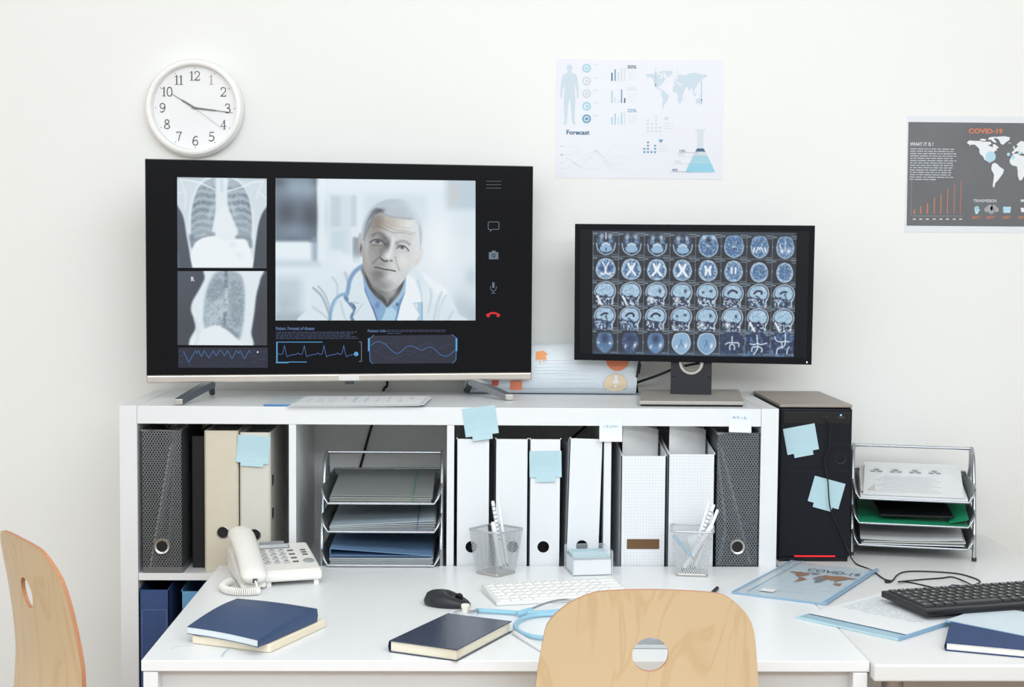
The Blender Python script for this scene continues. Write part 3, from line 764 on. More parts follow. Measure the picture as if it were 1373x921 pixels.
mb = MB(); mb.dot((P[0], P[2]), .0028, -.0023, .0002); part('camera_lens', mb, G_ICON, TV)
def mic_icon(mb):
    pxl(mb, [(661.5, 379.5), (661.5, 385)], .0055); pxl(mb, catmull([(657.3, 384), (658.5, 388.5), (661.5, 390), (664.5, 388.5), (665.7, 384)], 4), .0013); pxl(mb, [(661.5, 390), (661.5, 393)], .0013); pxl(mb, [(659, 393), (664, 393)], .0013)
tic('microphone_icon', mic_icon, G_ICON)
tic('hang_up_icon', lambda mb: (pxl(mb, catmull([(653.5, 423.5), (657, 420.5), (661.3, 419.6), (665.6, 420.5), (669, 423.5)], 5), .0048), pxl(mb, [(653.4, 422), (655, 424)], .006), pxl(mb, [(667.5, 424), (669, 422)], .006)), G_RED)

# ------------------------------------------------------------------ monitor
MOM = Matrix.Translation(Vector((1.2941, .1770, 1.3678))) @ Matrix.Rotation(-.1706, 4, 'Z') @ Matrix.Rotation(.0621, 4, 'X') @ Matrix.Rotation(.0023, 4, 'Y')
def paint_mri(X, Y):
    p = Paint(X, Y, (30, 37, 47))
    p.rect(785, 1080, 300, 316, (52, 66, 80), 4, .8); p.rect(785, 1080, 472, 500, (70, 96, 122), 8, .8); p.rect(1066, 1085, 300, 500, (26, 31, 40), 2)
    p.over(np.clip((Y-440)/50, 0, 1)*.4, (52, 70, 92))
    nz1 = vnoise(X, Y, .55, 1); nz2 = vnoise(X, Y, .9, 2); nz3 = vnoise(X, Y, .28, 4)
    rs = random.Random(5)
    def cell(i, j):
        x = 812.5+i*34.35-(j*.35)*(i/7.0)-(j*.4); y = 327+j*32.8+i*(.75)-j*i*.07
        return x, y
    BLU, PAL, WHT, DRK = (74, 112, 156), (168, 196, 216), (232, 238, 242), (22, 28, 40)
    for j in range(5):
        for i in range(8):
            cx, cy = cell(i, j)
            sel = (np.abs(X-cx) < 19) & (np.abs(Y-cy) < 19)
            idx = np.where(sel)
            if len(idx[0]) == 0: continue
            r0, r1, c0, c1 = idx[0].min(), idx[0].max()+1, idx[1].min(), idx[1].max()+1
            q = Paint(X[r0:r1, c0:c1], Y[r0:r1, c0:c1], (0, 0, 0)); q.C = p.C[r0:r1, c0:c1].copy()
            n1, n2, n3 = nz1[r0:r1, c0:c1], nz2[r0:r1, c0:c1], nz3[r0:r1, c0:c1]
            O = lambda pts: [(cx+a, cy+b) for a, b in pts]
            def tex(m, k=1.0, dark=DRK, lite=PAL):
                q.over(m*np.clip((n1-.42)*2.4, 0, 1)*k, lite); q.over(m*np.clip((.42-n2)*2.6, 0, 1)*k, dark)
            if j == 0:
                w = 12.8 if i < 6 else 11.6
                out = [(-w*.72, -13), (-w, 0), (-w*.8, 9), (0, 14.5), (w*.8, 9), (w, 0), (w*.72, -13), (0, -15 if i > 3 else -13)]
                m = q.mask_poly(O(out), .9)
                q.over(m, (28, 40, 62) if i < 4 else BLU); tex(m, .45 if i < 4 else .7)
                q.line(O([(-w, -1), (-w*.78, 9), (0, 14.4), (w*.78, 9), (w, -1)]), 1.5, (160, 184, 202), .7)
                if i < 4:
                    q.poly(O([(-8, 5), (-7, 9), (0, 11), (7, 9), (8, 5), (4, 1), (0, -1), (-4, 1)]), (140, 176, 206), .9); q.line(O([(-5, 1), (0, -1.5), (5, 1)]), 2, (222, 232, 240), .8)
                    for s in (-1, 1):
                        q.blob(cx+s*5.5, cy-10+(0 if i < 2 else 1), 3, 4.4, (186, 208, 224), .85); q.blob(cx+s*6, cy-3.5, 3.4, 3, (112, 150, 186), .9)
                        q.blob(cx+s*2.4, cy-6, 1.6, 2.4, DRK, .9)
                    if i == 0: q.line(O([(0, -15), (0, -7)]), 1.2, WHT, .6); q.blob(cx, cy+7, .9, 2, DRK, .9)
                else:
                    q.line(O([(-w, -1), (-w*.7, -12), (0, -14), (w*.7, -12), (w, -1)]), 1.2, (140, 170, 196), .6, .8)
                    if i < 6:
                        for s in (-1, 1): q.blob(cx+s*6, cy-11, 2.4, 3.4, WHT if i == 4 else BLU, .7)
                        q.blob(cx, cy-8, 3.2, 3, DRK, .85 if i == 4 else .1); q.blob(cx, cy+.5, 2.4, 2, (214, 228, 238), .8); q.blob(cx, cy+2.5, 1.5, 1.2, DRK, .9)
                    elif i == 6:
                        q.line(O([(-5, 7), (-2, 0), (0, 3), (2, 0), (5, 7)]), 1.4, WHT, .7); q.line(O([(-8, 6), (-7, 1)]), 2, WHT, .8); q.line(O([(8, 6), (7, 1)]), 2, WHT, .8)
                    else:
                        q.line(O([(0, -10), (0, 4)]), 1.2, (190, 210, 226), .7); q.blob(cx-4.5, cy+4.5, 3, 3.4, WHT, .9); q.blob(cx+4.5, cy+4.5, 3, 3.4, WHT, .9); q.line(O([(-7, -4), (-6, 0)]), 1.5, WHT, .8)
            elif j == 1:
                w = (12.8, 12.8, 12.6, 12.2, 12, 11.8, 11.4, 10.6)[i]; t = -13.4+(i > 5)*1.5
                out = [(0, t), (w*.6, t+2.5), (w*.9, -4), (w, 3), (w*.7, 11), (0, 14.2), (-w*.7, 11), (-w, 3), (-w*.9, -4), (-w*.6, t+2.5)]
                m = q.mask_poly(O(out), .8); q.over(m, BLU); tex(m, .55)
                rim = m-q.mask_poly(O([(a*.76, b*.8) for a, b in out]), 1.6); q.over(np.clip(rim, 0, 1)*np.clip(n2*2-.4, 0, 1)*.8, (206, 222, 234))
                q.line(O(out+[out[0]]), 1.2, (170, 194, 212), .6, .9)
                q.line(O([(0, t+1), (0, 12)]), .9, (150, 180, 205), .6, .6)
                if i == 0:
                    for s in (-1, 1): q.line(O([(s*4, -8), (s*1.6, -3), (0, 4), (s*3, 8)]), 1.9, WHT, .7); q.blob(cx+s*5.4, cy+7, 2.2, 2.6, WHT); q.blob(cx+s*4.8, cy, 2.6, 3.6, (40, 66, 118), .9)
                elif i < 4:
                    for s in (-1, 1): q.line(O([(s*4.2, -7), (s*1.8, -1), (s*1.4, 2), (s*5.6, 8)]), (2.6, 3, 3.2)[i-1], WHT, .8)
                    q.blob(cx, cy-2, 2, 4, WHT, .9)
                elif i == 4:
                    for s in (-1, 1): q.line(O([(s*3.6, -5), (s*2.2, 0), (s*3.2, 5.5)]), 3.0, WHT, .7)
                    q.blob(cx, cy, 1.8, 2.2, WHT)
                elif i == 5:
                    for s in (-1, 1): q.line(O([(s*2.8, -4), (s*2.6, 3)]), 2.3, WHT, .7)
            elif j in (2, 3):
                k = i if j == 2 else 7-i
                deep = k  # 0 outermost slice .. 7 midline
                skull = O([(-13.5, 2), (-14.2, -3), (-11, -10), (-4, -14), (4, -14.6), (11, -10.5), (13.6, -3), (12, 4), (9.5, 8), (9.5, 16), (-8 if k < 2 else -12, 16), (-11.5, 9)])
                m = q.mask_poly(skull, 1.0); q.over(m, (36, 50, 78))
                brain = O([(-12, 0), (-12, -5), (-8, -11), (0, -12.8), (7, -11.5), (11.5, -5), (11, 1), (7, 5), (0, 4), (-7, 3)])
                bm = q.mask_poly(brain, .9); q.over(bm, (158, 190, 212)); q.over(bm*np.clip((.45-n2)*2.2, 0, 1)*.8, (104, 142, 178)); q.over(bm*np.clip(n1-.5, 0, 1)*1.2, (214, 228, 236))
                q.line([s for s in skull[:9]], 1.3, (206, 220, 230), .6, .9)
                low = q.mask_poly(O([(-12, 4), (0, 6), (9, 7), (9, 16), (-11, 16)]), 1.2)
                q.over(low*np.clip((n1-.35)*2.6, 0, 1), (196, 214, 228)); q.over(low*np.clip((.45-n2)*2.6, 0, 1), (24, 34, 60))
                if k >= 6: q.over(low*np.clip((n3-.3)*2, 0, 1)*.6, (92, 130, 170)); q.line(O([(-14, 6), (-6, 5)]), 1.6, (206, 222, 234), .7, .7)
                q.line(O([(10.8, 5), (9.6, 9), (9.4, 16)]), 1.5, (200, 216, 228), .6, .85)
                if k < 2: q.line(O([(-11, 4), (-8, 10), (-5, 16)]), 2.6, (226, 234, 240), .8); q.blob(cx+.5, cy+4, 2, 1.6, (20, 26, 40)); q.line(O([(-8, -3), (-2, -5), (2, -8)]), .9, (90, 126, 164), .6, .7)
                elif k < 4: q.blob(cx+4.5, cy-3.6+(k-2)*-.5, 1.7, 2.3, (26, 34, 52)); q.blob(cx+1, cy+4.5, 1.5, 1.5, (26, 34, 52)); q.blob(cx-7, cy+8, 3, 5, (226, 232, 238), .9); q.line(O([(2.5, 5), (2.5, 15)]), 1.3, (24, 34, 60), .6, .9)
                elif k == 4: q.blob(cx-6, cy-3, 1.5, 1.7, (26, 34, 52)); q.blob(cx+4.6, cy-4.6, 2.1, 1.6, (26, 34, 52)); q.blob(cx-7.5, cy+6.5, 1.6, 3, (18, 24, 40)); q.blob(cx-10, cy+10, 2, 5, (220, 230, 238), .6)
                elif k == 5: q.line(O([(-6.5, -2), (-4, -5), (0, -6.2), (4.5, -4.2), (5, -3)]), 2.5, (24, 32, 52), .7); q.blob(cx-7, cy+6, 1.6, 2, (18, 24, 40))
                elif k == 6: q.line(O([(-6, -2.5), (-3, -5.4), (1, -6), (4, -4.6), (4, -2)]), 2.4, (24, 32, 52), .7); q.line(O([(-3, 1), (2, 5), (5, 12)]), 2, (30, 42, 72), .8, .9)
                else: q.line(O([(-5, -3), (-1, -5.5), (3, -5)]), 2.3, (24, 32, 52), .8); q.line(O([(1, -2), (3, 5), (2, 15)]), 2, (22, 30, 56), .9, .9); q.blob(cx+5.5, cy+1.5, 3.4, 3.6, (170, 200, 218), .8); q.blob(cx-6, cy+3, 2.6, 1.4, (24, 32, 50), .8)
            else:
                if i < 5:
                    w = 11.4 if i < 3 else 12.2
                    out = [(-w*.7, -11), (-w, 0), (-w*.75, 9), (0, 15), (w*.75, 9), (w, 0), (w*.7, -11), (0, -13)]
                    m = q.mask_poly(O(out), 1.2); base = ((84, 118, 156), (52, 72, 110), (92, 128, 168), (134, 170, 200), (118, 156, 190))[i]
                    q.over(m, base); q.over(m*np.clip((n1-.45)*1.6, 0, 1)*.5, (150, 182, 208)); 
                    if i < 3: q.blob(cx, cy-5, 6, 7, (34, 46, 78), .85)
                    if i == 0: q.blob(cx-8.5, cy+1, 1.4, 1.4, WHT); q.blob(cx+7, cy+2, 2, 1.4, WHT)
                    else: q.blob(cx-6.4, cy+5.5, 1.2, 2.4, WHT, .9 if i < 4 else .1, 20); q.blob(cx+6.2, cy+4, 1.8, 3.4, WHT, .95, 15)
                    if i > 2: q.line(O(out+[out[0]]), 1.2, (190, 208, 222), .6); q.line(O([(-1.5, -4), (0, 0), (-3, 5)]), 1, (60, 90, 130), .6, .7); q.line(O([(1.5, -4), (0, 0), (3, 5)]), 1, (60, 90, 130), .6, .7)
                else:
                    q.rect(cx-15, cx+15, cy-15, cy+13, (34, 48, 80), 1.5)
                    m = np.ones_like(n1); q.over(np.clip((n3-.45)*2, 0, 1)*(.35 if i == 5 else .9), (88, 126, 166))
                    if i == 5: L_ = [[(-9, 1), (-5, -1), (0, -1), (6, -1), (9, 0), (9, 4)], [(0, -9), (0, -1)], [(-3, 8), (-3, 3), (0, 1), (3, 3), (3, 8)]]
                    elif i == 6: L_ = [[(-10, 0), (-4, 1), (0, -1), (4, 1), (12, -1)], [(-1, -12), (0, -1), (0, 6), (-5, 14)], [(-8, 10), (-7, 5), (-3, 4), (2, 4), (6, 7), (5, 11)]]
                    else: L_ = [[(-11, -10), (-9, -5), (-3, -3), (3, -4), (8, -3)], [(3, -14), (3, -4), (1, 3), (-7, 6), (-9, 13)], [(-2, -3), (-1, 5)], [(5, 13), (6, 7), (8, 4)]]
                    for l in L_: q.line(O(l), 1.5, (206, 222, 234), .6)
            p.C[r0:r1, c0:c1] = q.C
    # cell grid, captions in the corners
    for j in range(5):
        a, b = cell(-.5, j-.5), cell(7.5, j-.5); p.line([a, b], 1.0, (116, 128, 138), .5, .8 if j else 0, False)
        for i in range(8):
            cx, cy = cell(i, j)
            p.line([(cx+9, cy-15), (cx+16, cy-14.8)], 1.4, (150, 164, 174), .5, .7, False); p.line([(cx+10.5, cy-12), (cx+16.5, cy-11.8)], 1.4, (140, 154, 166), .5, .7, False)
            p.line([(cx-16, cy-14), (cx-12, cy-14)], 2.0, (140, 160, 174), .5, .7, False); p.line([(cx+8, cy+14.2), (cx+16, cy+14.3)], 1.0, (170, 186, 196), .5, .6, False)
            p.rect(cx-17.6, cx-16, cy-2, cy+1, (130, 146, 160), .8, .8)
    for i in range(8): p.line([cell(i-.5, -.5), cell(i-.5, 4.5)], 1.0, (118, 132, 144), .5, .75, False)
    return p.C
MO = thing('monitor', 'black desktop monitor on a silver stand showing rows of brain scans', 'monitor', (1.2941, .20, ZT), -.1706)
RELM = MOM
W2, H2 = .555/2, .323/2
def mon(name, mb, m, **k):
    lab = k.pop('label', None)
    mb.xf(MOM); o = link_mesh(name, mb, m, MO, world=True, **k)
    if lab: o['label'] = lab
    return o
mb = MB(); t = .011; tb = .0155
mb.bx(-W2, W2, 0, .012, H2-t, H2).bx(-W2, W2, 0, .012, -H2, -H2+tb).bx(-W2, -W2+t, 0, .012, -H2+tb, H2-t).bx(W2-t, W2, 0, .012, -H2+tb, H2-t)
mon('bezel', mb, mat('bezel_black', (15, 18, 24), rough=.45, spec=.15), bevel=.0008)
mon('housing', MB().bx(-W2+.004, W2-.004, .0125, .03, -H2+.004, H2-.004).bx(-.13, .13, .03, .055, -.11, .10), BLACKP, bevel=.006)
mon('screen', MB().bx(-W2+t, W2-t, .0035, .0045, -H2+tb, H2-t), mat('monitor_glass', (10, 12, 16), rough=.3, var=0, spec=.25, emit=((24, 28, 34), .5)), label='dark screen surround')
mon('power_light', MB().bx(W2-.012, W2-.0095, -.0008, .0004, -H2+.004, -H2+.008), mat('power_light_white', (220, 230, 235), emit=((220, 230, 235), .7)))
o = picture('scan_grid', MO, MOM, [(794.5, 309.5), (1068.5, 312), (1064, 478.5), (794.5, 475.5)], 500, 315, paint_mri, .0032, SCREENPIX, 'grid of blue-grey brain scans')
rel = FR[MO].inverted() @ MOM
o.data.transform(rel)
# stand: sleeve with round opening, silver ring, flat base plate
bz = ZT
F0 = onY(927, 530, .19)
post = MB(); px0 = F0[0]
outer = [(-.048, 0.012), (.048, 0.012), (.048, .19), (-.048, .19)]
hc = onY(927, 486.5, .185)
hz = hc[2]-ZT; hx = 0.0; hr = .0225
MSX = F0[0]
def post_pt(x, y, z):      # local stand frame -> world, turned like the screen
    c, s = math.cos(-.1706), math.sin(-.1706)
    return (MSX + x*c - (y)*s, .200 + x*s + y*c, ZT+z)
cir = [(hr*math.cos(a), hz+hr*math.sin(a)) for a in [2*math.pi*k/32 for k in range(32)]]
def quad_ring(cx0, cx1, z0, z1):
    out = []
    for k in range(32):
        a = 2*math.pi*k/32; dx, dz = math.cos(a), math.sin(a)
        tx = (cx1 if dx > 0 else -cx0)/abs(dx) if abs(dx) > 1e-6 else 1e9
        tz = ((z1-hz) if dz > 0 else (hz-z0))/abs(dz) if abs(dz) > 1e-6 else 1e9
        tt = min(tx, tz); out.append((dx*tt, hz+dz*tt))
    return out
z0r, z1r = hz-.035, hz+.05
sq = quad_ring(-.048, .048, z0r, z1r)
vs = []; fs = []
for y in (0, .03):
    vs += [post_pt(a, y, b) for a, b in cir]+[post_pt(a, y, b) for a, b in sq]
for k in range(32):
    j = (k+1) % 32
    fs += [(k, 32+k, 32+j, j), (64+j, 96+j, 96+k, 64+k), (j, 64+j, 64+k, k), (32+k, 96+k, 96+j, 32+j)]
post.add(vs, fs)
vs = [post_pt(x, y, z) for z in (.0125, z0r) for x, y in ((-.048, 0), (.048, 0), (.048, .03), (-.048, .03))]
post.add(vs, [(3, 2, 1, 0), (4, 5, 6, 7), (0, 1, 5, 4), (1, 2, 6, 5), (2, 3, 7, 6), (3, 0, 4, 7)])
pst = link_mesh('stand_post', post, mat('post_black', (26, 30, 38), rough=.4), MO, world=True)
rg = MB(); n = 32
vs = []; fs = []
for y, r in ((-.001, hr), (-.001, hr+.006), (.004, hr+.006), (.031, hr-.0005), (.031, hr-.0015)):
    vs += [post_pt(r*math.cos(2*math.pi*k/n), y, hz+r*math.sin(2*math.pi*k/n)) for k in range(n)]
for i in range(4):
    for k in range(n):
        q = (k+1) % n; fs.append((i*n+k, i*n+q, (i+1)*n+q, (i+1)*n+k))
rg.add(vs, fs); link_mesh('cable_ring', rg, SILVER, pst, world=True, smooth=True)
mb = MB()
zt_, zb_ = ZT+.0125, ZT+.004
def base_quad(z, g=0.0):
    q = [(857-g, 537.3), (998+g, 538.3), (991, 522), (862, 522)]
    P = [onZ(u, v, ZT+.0125) for u, v in q]; return [(p[0], p[1], z) for p in P]
top = base_quad(zt_); mb.add([(x, y, zb_) for x, y, z in top]+top, [(3, 2, 1, 0), (4, 5, 6, 7), (0, 1, 5, 4), (1, 2, 6, 5), (2, 3, 7, 6), (3, 0, 4, 7)])
link_mesh('base_plate', mb, mat('base_grey_metal', (172, 168, 162), rough=.45, metal=.15), MO, world=True, bevel=.002)
mb = MB(); cxm = sum(p[0] for p in top)/4; cym = sum(p[1] for p in top)/4
lo = [(cxm+(x-cxm)*.97, cym+(y-cym)*.97, ZT) for x, y, z in top]; hi = [(x, y, zb_) for x, y, z in lo]
mb.add(lo+hi, [(3, 2, 1, 0), (4, 5, 6, 7), (0, 1, 5, 4), (1, 2, 6, 5), (2, 3, 7, 6), (3, 0, 4, 7)])
link_mesh('base_foot', mb, BLACKP, MO, world=True)
# ------------------------------------------------------------------ wall clock
CLK = thing('wall_clock', 'round white wall clock with black numerals hanging above the television', 'clock', (.1012, YW-.001, 1.806))
mb = MB().lathe([(.108, 0), (.1165, -.004), (.1185, -.016), (.1175, -.03), (.1125, -.0395), (.1075, -.0415), (.1035, -.039), (.102, -.032), (.1015, -.02), (.101, -.016), (.0, -.016)][::-1], 72, (0, 0, 0), 'y')
part('case', mb, mat('clock_case_white', (250, 250, 249), rough=.35, var=0), CLK, smooth=True)
part('dial', MB().lathe([(.0, -.0175), (.1008, -.0175), (.1008, -.016)], 64, (0, 0, 0), 'y'), mat('dial_white', (240, 241, 243), rough=.5, var=0), CLK)
# dial numerals: thick-and-thin strokes with serifs, drawn on a 10x14 unit cell
DIG = {
 '1': [([(1.6, 11.6), (4.2, 12.6), (5.2, 13.8)], .7), ([(5, 13.6), (5, .5)], 1.7), ([(2.2, .35), (7.8, .35)], .7)],
 '2': [([(1.4, 10.2), (2.2, 12.8), (5, 13.7), (7.9, 12.3), (8.3, 9.8), (6.8, 6.6), (3.4, 3), (1.2, .9)], 1.1), ([(1.2, .8), (8.4, .8)], 1.5), ([(8.4, .8), (8.9, 3)], .7)],
 '3': [([(1.4, 11), (3, 13.4), (5.6, 13.5), (7.5, 11.6), (6.8, 8.8), (4, 7.4)], 1.1), ([(4, 7.4), (7.4, 6.5), (8.4, 3.8), (6.8, 1), (3.8, .3), (1.2, 1.6)], 1.3)],
 '4': [([(6.4, 13.6), (1, 4.4), (9.2, 4.4)], .8), ([(6.4, 13.6), (6.4, .4)], 1.6), ([(4.4, .35), (8.4, .35)], .6)],
 '5': [([(2.6, 13.3), (8, 13.3)], 1.3), ([(2.6, 13.3), (2.0, 7.6)], .8), ([(2.0, 7.4), (5.2, 8.3), (8.1, 6.6), (8.3, 3.6), (6.2, .8), (3.2, .3), (1.2, 1.4)], 1.3)],
 '6': [([(8.2, 12.6), (5.6, 13.6), (2.6, 11), (1.4, 6.6), (2, 2.2), (5, .3), (8, 2), (8.4, 5), (6.6, 7.8), (3.6, 7.6), (1.7, 5.4)], 1.2)],
 '7': [([(1.6, 13.2), (8.6, 13.2)], 1.3), ([(1.6, 13.2), (1.3, 11)], .6), ([(8.6, 13.2), (6, 8.4), (4.4, .3)], 1.2)],
 '8': [([(5, 7.4), (2.4, 9.4), (2.6, 12.4), (5, 13.6), (7.4, 12.4), (7.6, 9.4), (5, 7.4), (1.8, 4.8), (1.6, 1.8), (5, .3), (8.4, 1.8), (8.2, 4.8), (5, 7.4)], 1.2)],
 '9': [([(1.8, 1.4), (4.4, .4), (7.4, 3), (8.6, 7.4), (8, 11.8), (5, 13.7), (2, 12), (1.6, 9), (3.4, 6.2), (6.4, 6.4), (8.3, 8.6)], 1.2)],
 '0': [([(5, 13.7), (2.2, 11.6), (1.4, 7), (2.2, 2.4), (5, .3), (7.8, 2.4), (8.6, 7), (7.8, 11.6)], 1.25)],
}
def numeral(mb, s, cx, cz, h, y):
    u = h/14.0; ws = [6.6 if c == '1' else 9.6 for c in s]; x = cx-sum(ws)*u/2
    for c, w in zip(s, ws):
        off = x-(1.6*u if c == '1' else 0)
        for P, wd in DIG[c]:
            Q = catmull(P, 5, closed=(c == '0')) if len(P) > 3 and c not in '4' else P
            mb.line([(off+p[0]*u, cz-h/2+p[1]*u) for p in Q], wd*u*1.22, y, closed=(c == '0'))
        x += w*u
INKC = mat('numeral_ink', (58, 64, 72), rough=.6, var=0); INKP = mat('numeral_ink_pale', (170, 168, 150), rough=.6, var=0)
for k in range(1, 13):
    a = R(90-30*k); mb = MB(); rr = .079 if k not in (10, 11, 12) else .0775
    numeral(mb, str(k), rr*math.cos(a), rr*math.sin(a), .0225, -.0177)
    part('numeral', mb, INKP if k == 1 else INKC, CLK, label='pale numeral one' if k == 1 else None)
mb = MB()
for k in range(12): a = R(30*k); part('hour_dot', MB().dot((.0955*math.cos(a), .0955*math.sin(a)), .0013, -.0177), INKC, CLK)
def hand(name, ang, L, w0, w1, back, y, m):
    c, s = math.cos(R(ang)), math.sin(R(ang))
    pts = [(-back, w0*.7), (0, w0), (L*.55, w0*.8), (L*.56, w1), (L, w1*.6), (L, -w1*.6), (L*.56, -w1), (L*.55, -w0*.8), (0, -w0), (-back, -w0*.7)]
    return part(name, MB().prism([(a*c-b*s, a*s+b*c) for a, b in pts], y, y-.0007, 'y'), m, CLK)
HM = mat('hand_grey', (66, 72, 78), rough=.4, var=0)
hand('hour_hand', 149, .066, .0024, .0009, .006, -.020, HM)
hand('minute_hand', -6.5, .0925, .0021, .0010, .008, -.0215, HM)
hand('second_hand', -36, .082, .0004, .0004, .0, -.0228, mat('second_hand_grey', (110, 118, 124), rough=.4, var=0))
part('hub', MB().lathe([(.0, -.0245), (.003, -.024), (.0035, -.0178)], 16, (0, 0, 0), 'y'), HM, CLK, smooth=True)
part('cover_glass', MB().lathe([(.0, -.0335), (.1022, -.0335), (.1022, -.0325), (.0, -.0325)], 48, (0, 0, 0), 'y'), mat('clock_glass', (255, 255, 255), rough=.02, alpha=.06, var=0, spec=.3), CLK)

# ------------------------------------------------------------------ printed sheets on the wall
YP = YW-.0010
def sheet_frame(x0, x1, z0, z1): return Matrix.Translation(Vector(((x0+x1)/2, YP, z0)))
CONT = [  # coarse coastlines in degrees
 [(-168, 66), (-160, 71), (-140, 70), (-125, 70), (-110, 68), (-95, 68), (-85, 68), (-82, 62), (-94, 59), (-90, 57), (-82, 55), (-79, 52), (-77, 56), (-77, 62), (-70, 61), (-64, 58), (-56, 52), (-66, 49), (-61, 46), (-70, 43), (-76, 36), (-81, 31), (-80, 25), (-83, 30), (-90, 30), (-97, 27), (-97, 20), (-91, 18), (-87, 21), (-88, 16), (-83, 14), (-82, 9), (-78, 8), (-85, 11), (-93, 15), (-105, 20), (-110, 28), (-114, 31), (-121, 35), (-124, 42), (-124, 48), (-131, 54), (-140, 60), (-152, 60), (-160, 56), (-158, 60), (-165, 62)],
 [(-82, 73), (-95, 74), (-90, 80), (-65, 82), (-75, 76), (-70, 72), (-64, 66), (-72, 66), (-80, 70)], [(-120, 71), (-105, 70), (-100, 74), (-115, 76), (-124, 74)],
 [(-72, 78), (-60, 82), (-35, 83), (-18, 80), (-20, 73), (-30, 68), (-42, 60), (-50, 63), (-54, 70), (-60, 76)],
 [(-78, 8), (-72, 12), (-62, 10), (-50, 1), (-36, -6), (-39, -16), (-48, -26), (-57, -36), (-65, -42), (-67, -50), (-69, -55), (-74, -50), (-72, -36), (-70, -20), (-80, -6), (-80, 0)],
 [(-17, 15), (-16, 22), (-9, 31), (-5, 36), (10, 37), (20, 32), (32, 31), (38, 20), (43, 12), (51, 11), (42, -1), (40, -14), (34, -24), (27, -34), (19, -34), (13, -22), (12, -8), (9, 3), (-5, 5), (-12, 8)],
 [(-10, 37), (-9, 43), (-2, 44), (-4, 48), (3, 51), (8, 54), (11, 58), (5, 60), (12, 66), (22, 71), (40, 67), (55, 69), (70, 73), (90, 76), (110, 77), (130, 73), (160, 70), (180, 68), (178, 63), (163, 60), (156, 52), (158, 60), (140, 54), (135, 44), (128, 40), (126, 35), (120, 39), (121, 30), (114, 22), (108, 20), (107, 11), (102, 12), (104, 2), (99, 8), (98, 16), (92, 22), (87, 21), (80, 14), (77, 8), (73, 18), (67, 24), (58, 25), (52, 27), (57, 22), (52, 16), (44, 13), (40, 20), (35, 28), (36, 36), (28, 37), (26, 41), (23, 37), (19, 42), (13, 45), (17, 40), (12, 42), (8, 44), (0, 40), (-3, 37)],
 [(-5, 50), (1, 51), (-2, 56), (-4, 58), (-6, 56)], [(-24, 65), (-15, 64), (-15, 66), (-23, 66)], [(130, 31), (137, 35), (141, 38), (143, 43), (139, 38), (132, 34)],
 [(114, -22), (122, -17), (131, -12), (137, -16), (142, -11), (147, -20), (153, -28), (148, -38), (138, -35), (128, -32), (115, -34)],
 [(96, 4), (104, -5), (114, -8), (118, 4), (110, 2)], [(132, -2), (146, -6), (150, -10), (138, -8)], [(44, -16), (50, -15), (48, -25), (44, -24)], [(167, -46), (173, -41), (177, -38), (171, -44)],
]
def world_map(x0, x1, z0, z1, y, name, m, parent):
    for P in CONT:
        Q = [(x0+(a+170)/350*(x1-x0), z0+(b+56)/140*(z1-z0)) for a, b in P]
        part(name, MB().prism(Q, y, y-.0002, 'y'), m, parent)

def sheet_xf(F): 
    def q(u, v, y=0.0): p = onplane(F, u, v, y); return (p[0], p[2])
    return q
P1 = thing('poster', 'pale landscape infographic sheet with body outline and flask, taped above the monitor', 'poster', (1.187, YP, 1.6455))
part('sheet', MB().bx(-.2065, .2065, 0, .0008, 0, .291), mat('poster_paper', (228, 231, 239), rough=.6, var=.004), P1)
q = sheet_xf(FR[P1]); y0 = -.0003
def col(n, c): return mat('print_'+n, c, rough=.65, var=0)
PB = col('pale_blue', (199, 215, 226)); SB = col('sky_blue', (166, 208, 224)); MBL = col('mid_blue', (110, 160, 190)); GR = col('light_grey', (205, 214, 220)); TX = col('slate', (72, 106, 136)); VP = col('faint', (211, 219, 228))
# body outline
hb = [(763.5, 86), (767, 88), (767.5, 92), (765.8, 95), (766.5, 97.5), (772, 99.5), (774, 104), (775.5, 114), (776.2, 126), (775.2, 132), (773.4, 131), (773.3, 122), (771, 112), (770.6, 122), (771.5, 135), (770.5, 150), (770.3, 164), (772.5, 166.5), (769, 167), (767, 163), (766, 150), (764.5, 134), (763, 133), (761, 148), (760, 163), (758, 167), (754.5, 166.5), (757, 164), (756.5, 150), (756, 135), (757, 122), (756.3, 112), (754, 122), (753.8, 131), (752, 132), (751.2, 126), (752, 114), (753.5, 104), (755.5, 99.5), (760.5, 97.5), (761.4, 95), (759.8, 92), (760.2, 88)]
part('body_figure', MB().prism([q(*p) for p in hb], y0, y0-.0002, 'y'), PB, P1)
for k, (v, c) in enumerate(((91.5, SB), (108.7, GR), (125.8, GR), (142.5, SB), (159.3, MBL))):
    mb = MB(); c0 = q(786.5, v); mb.lathe([(.0068, 0), (.0108, 0), (.0108, -.0002), (.0068, -.0002)], 24, (c0[0], y0, c0[1]), 'y', caps=False)
    ic = part('organ_icon', mb, c, P1)
    part('organ_mark', MB().dot((c0[0]+(.001 if k % 2 else 0), c0[1]), .0042, y0, .0002, 5+k, 1.0 if k % 2 else 1.2), c, ic)
    mb = MB(); a = q(795, v-5); b = q(802, v-4); mb.rect(a[0], b[0], b[1], a[1], y0, .0001); part('note', mb, GR, P1)
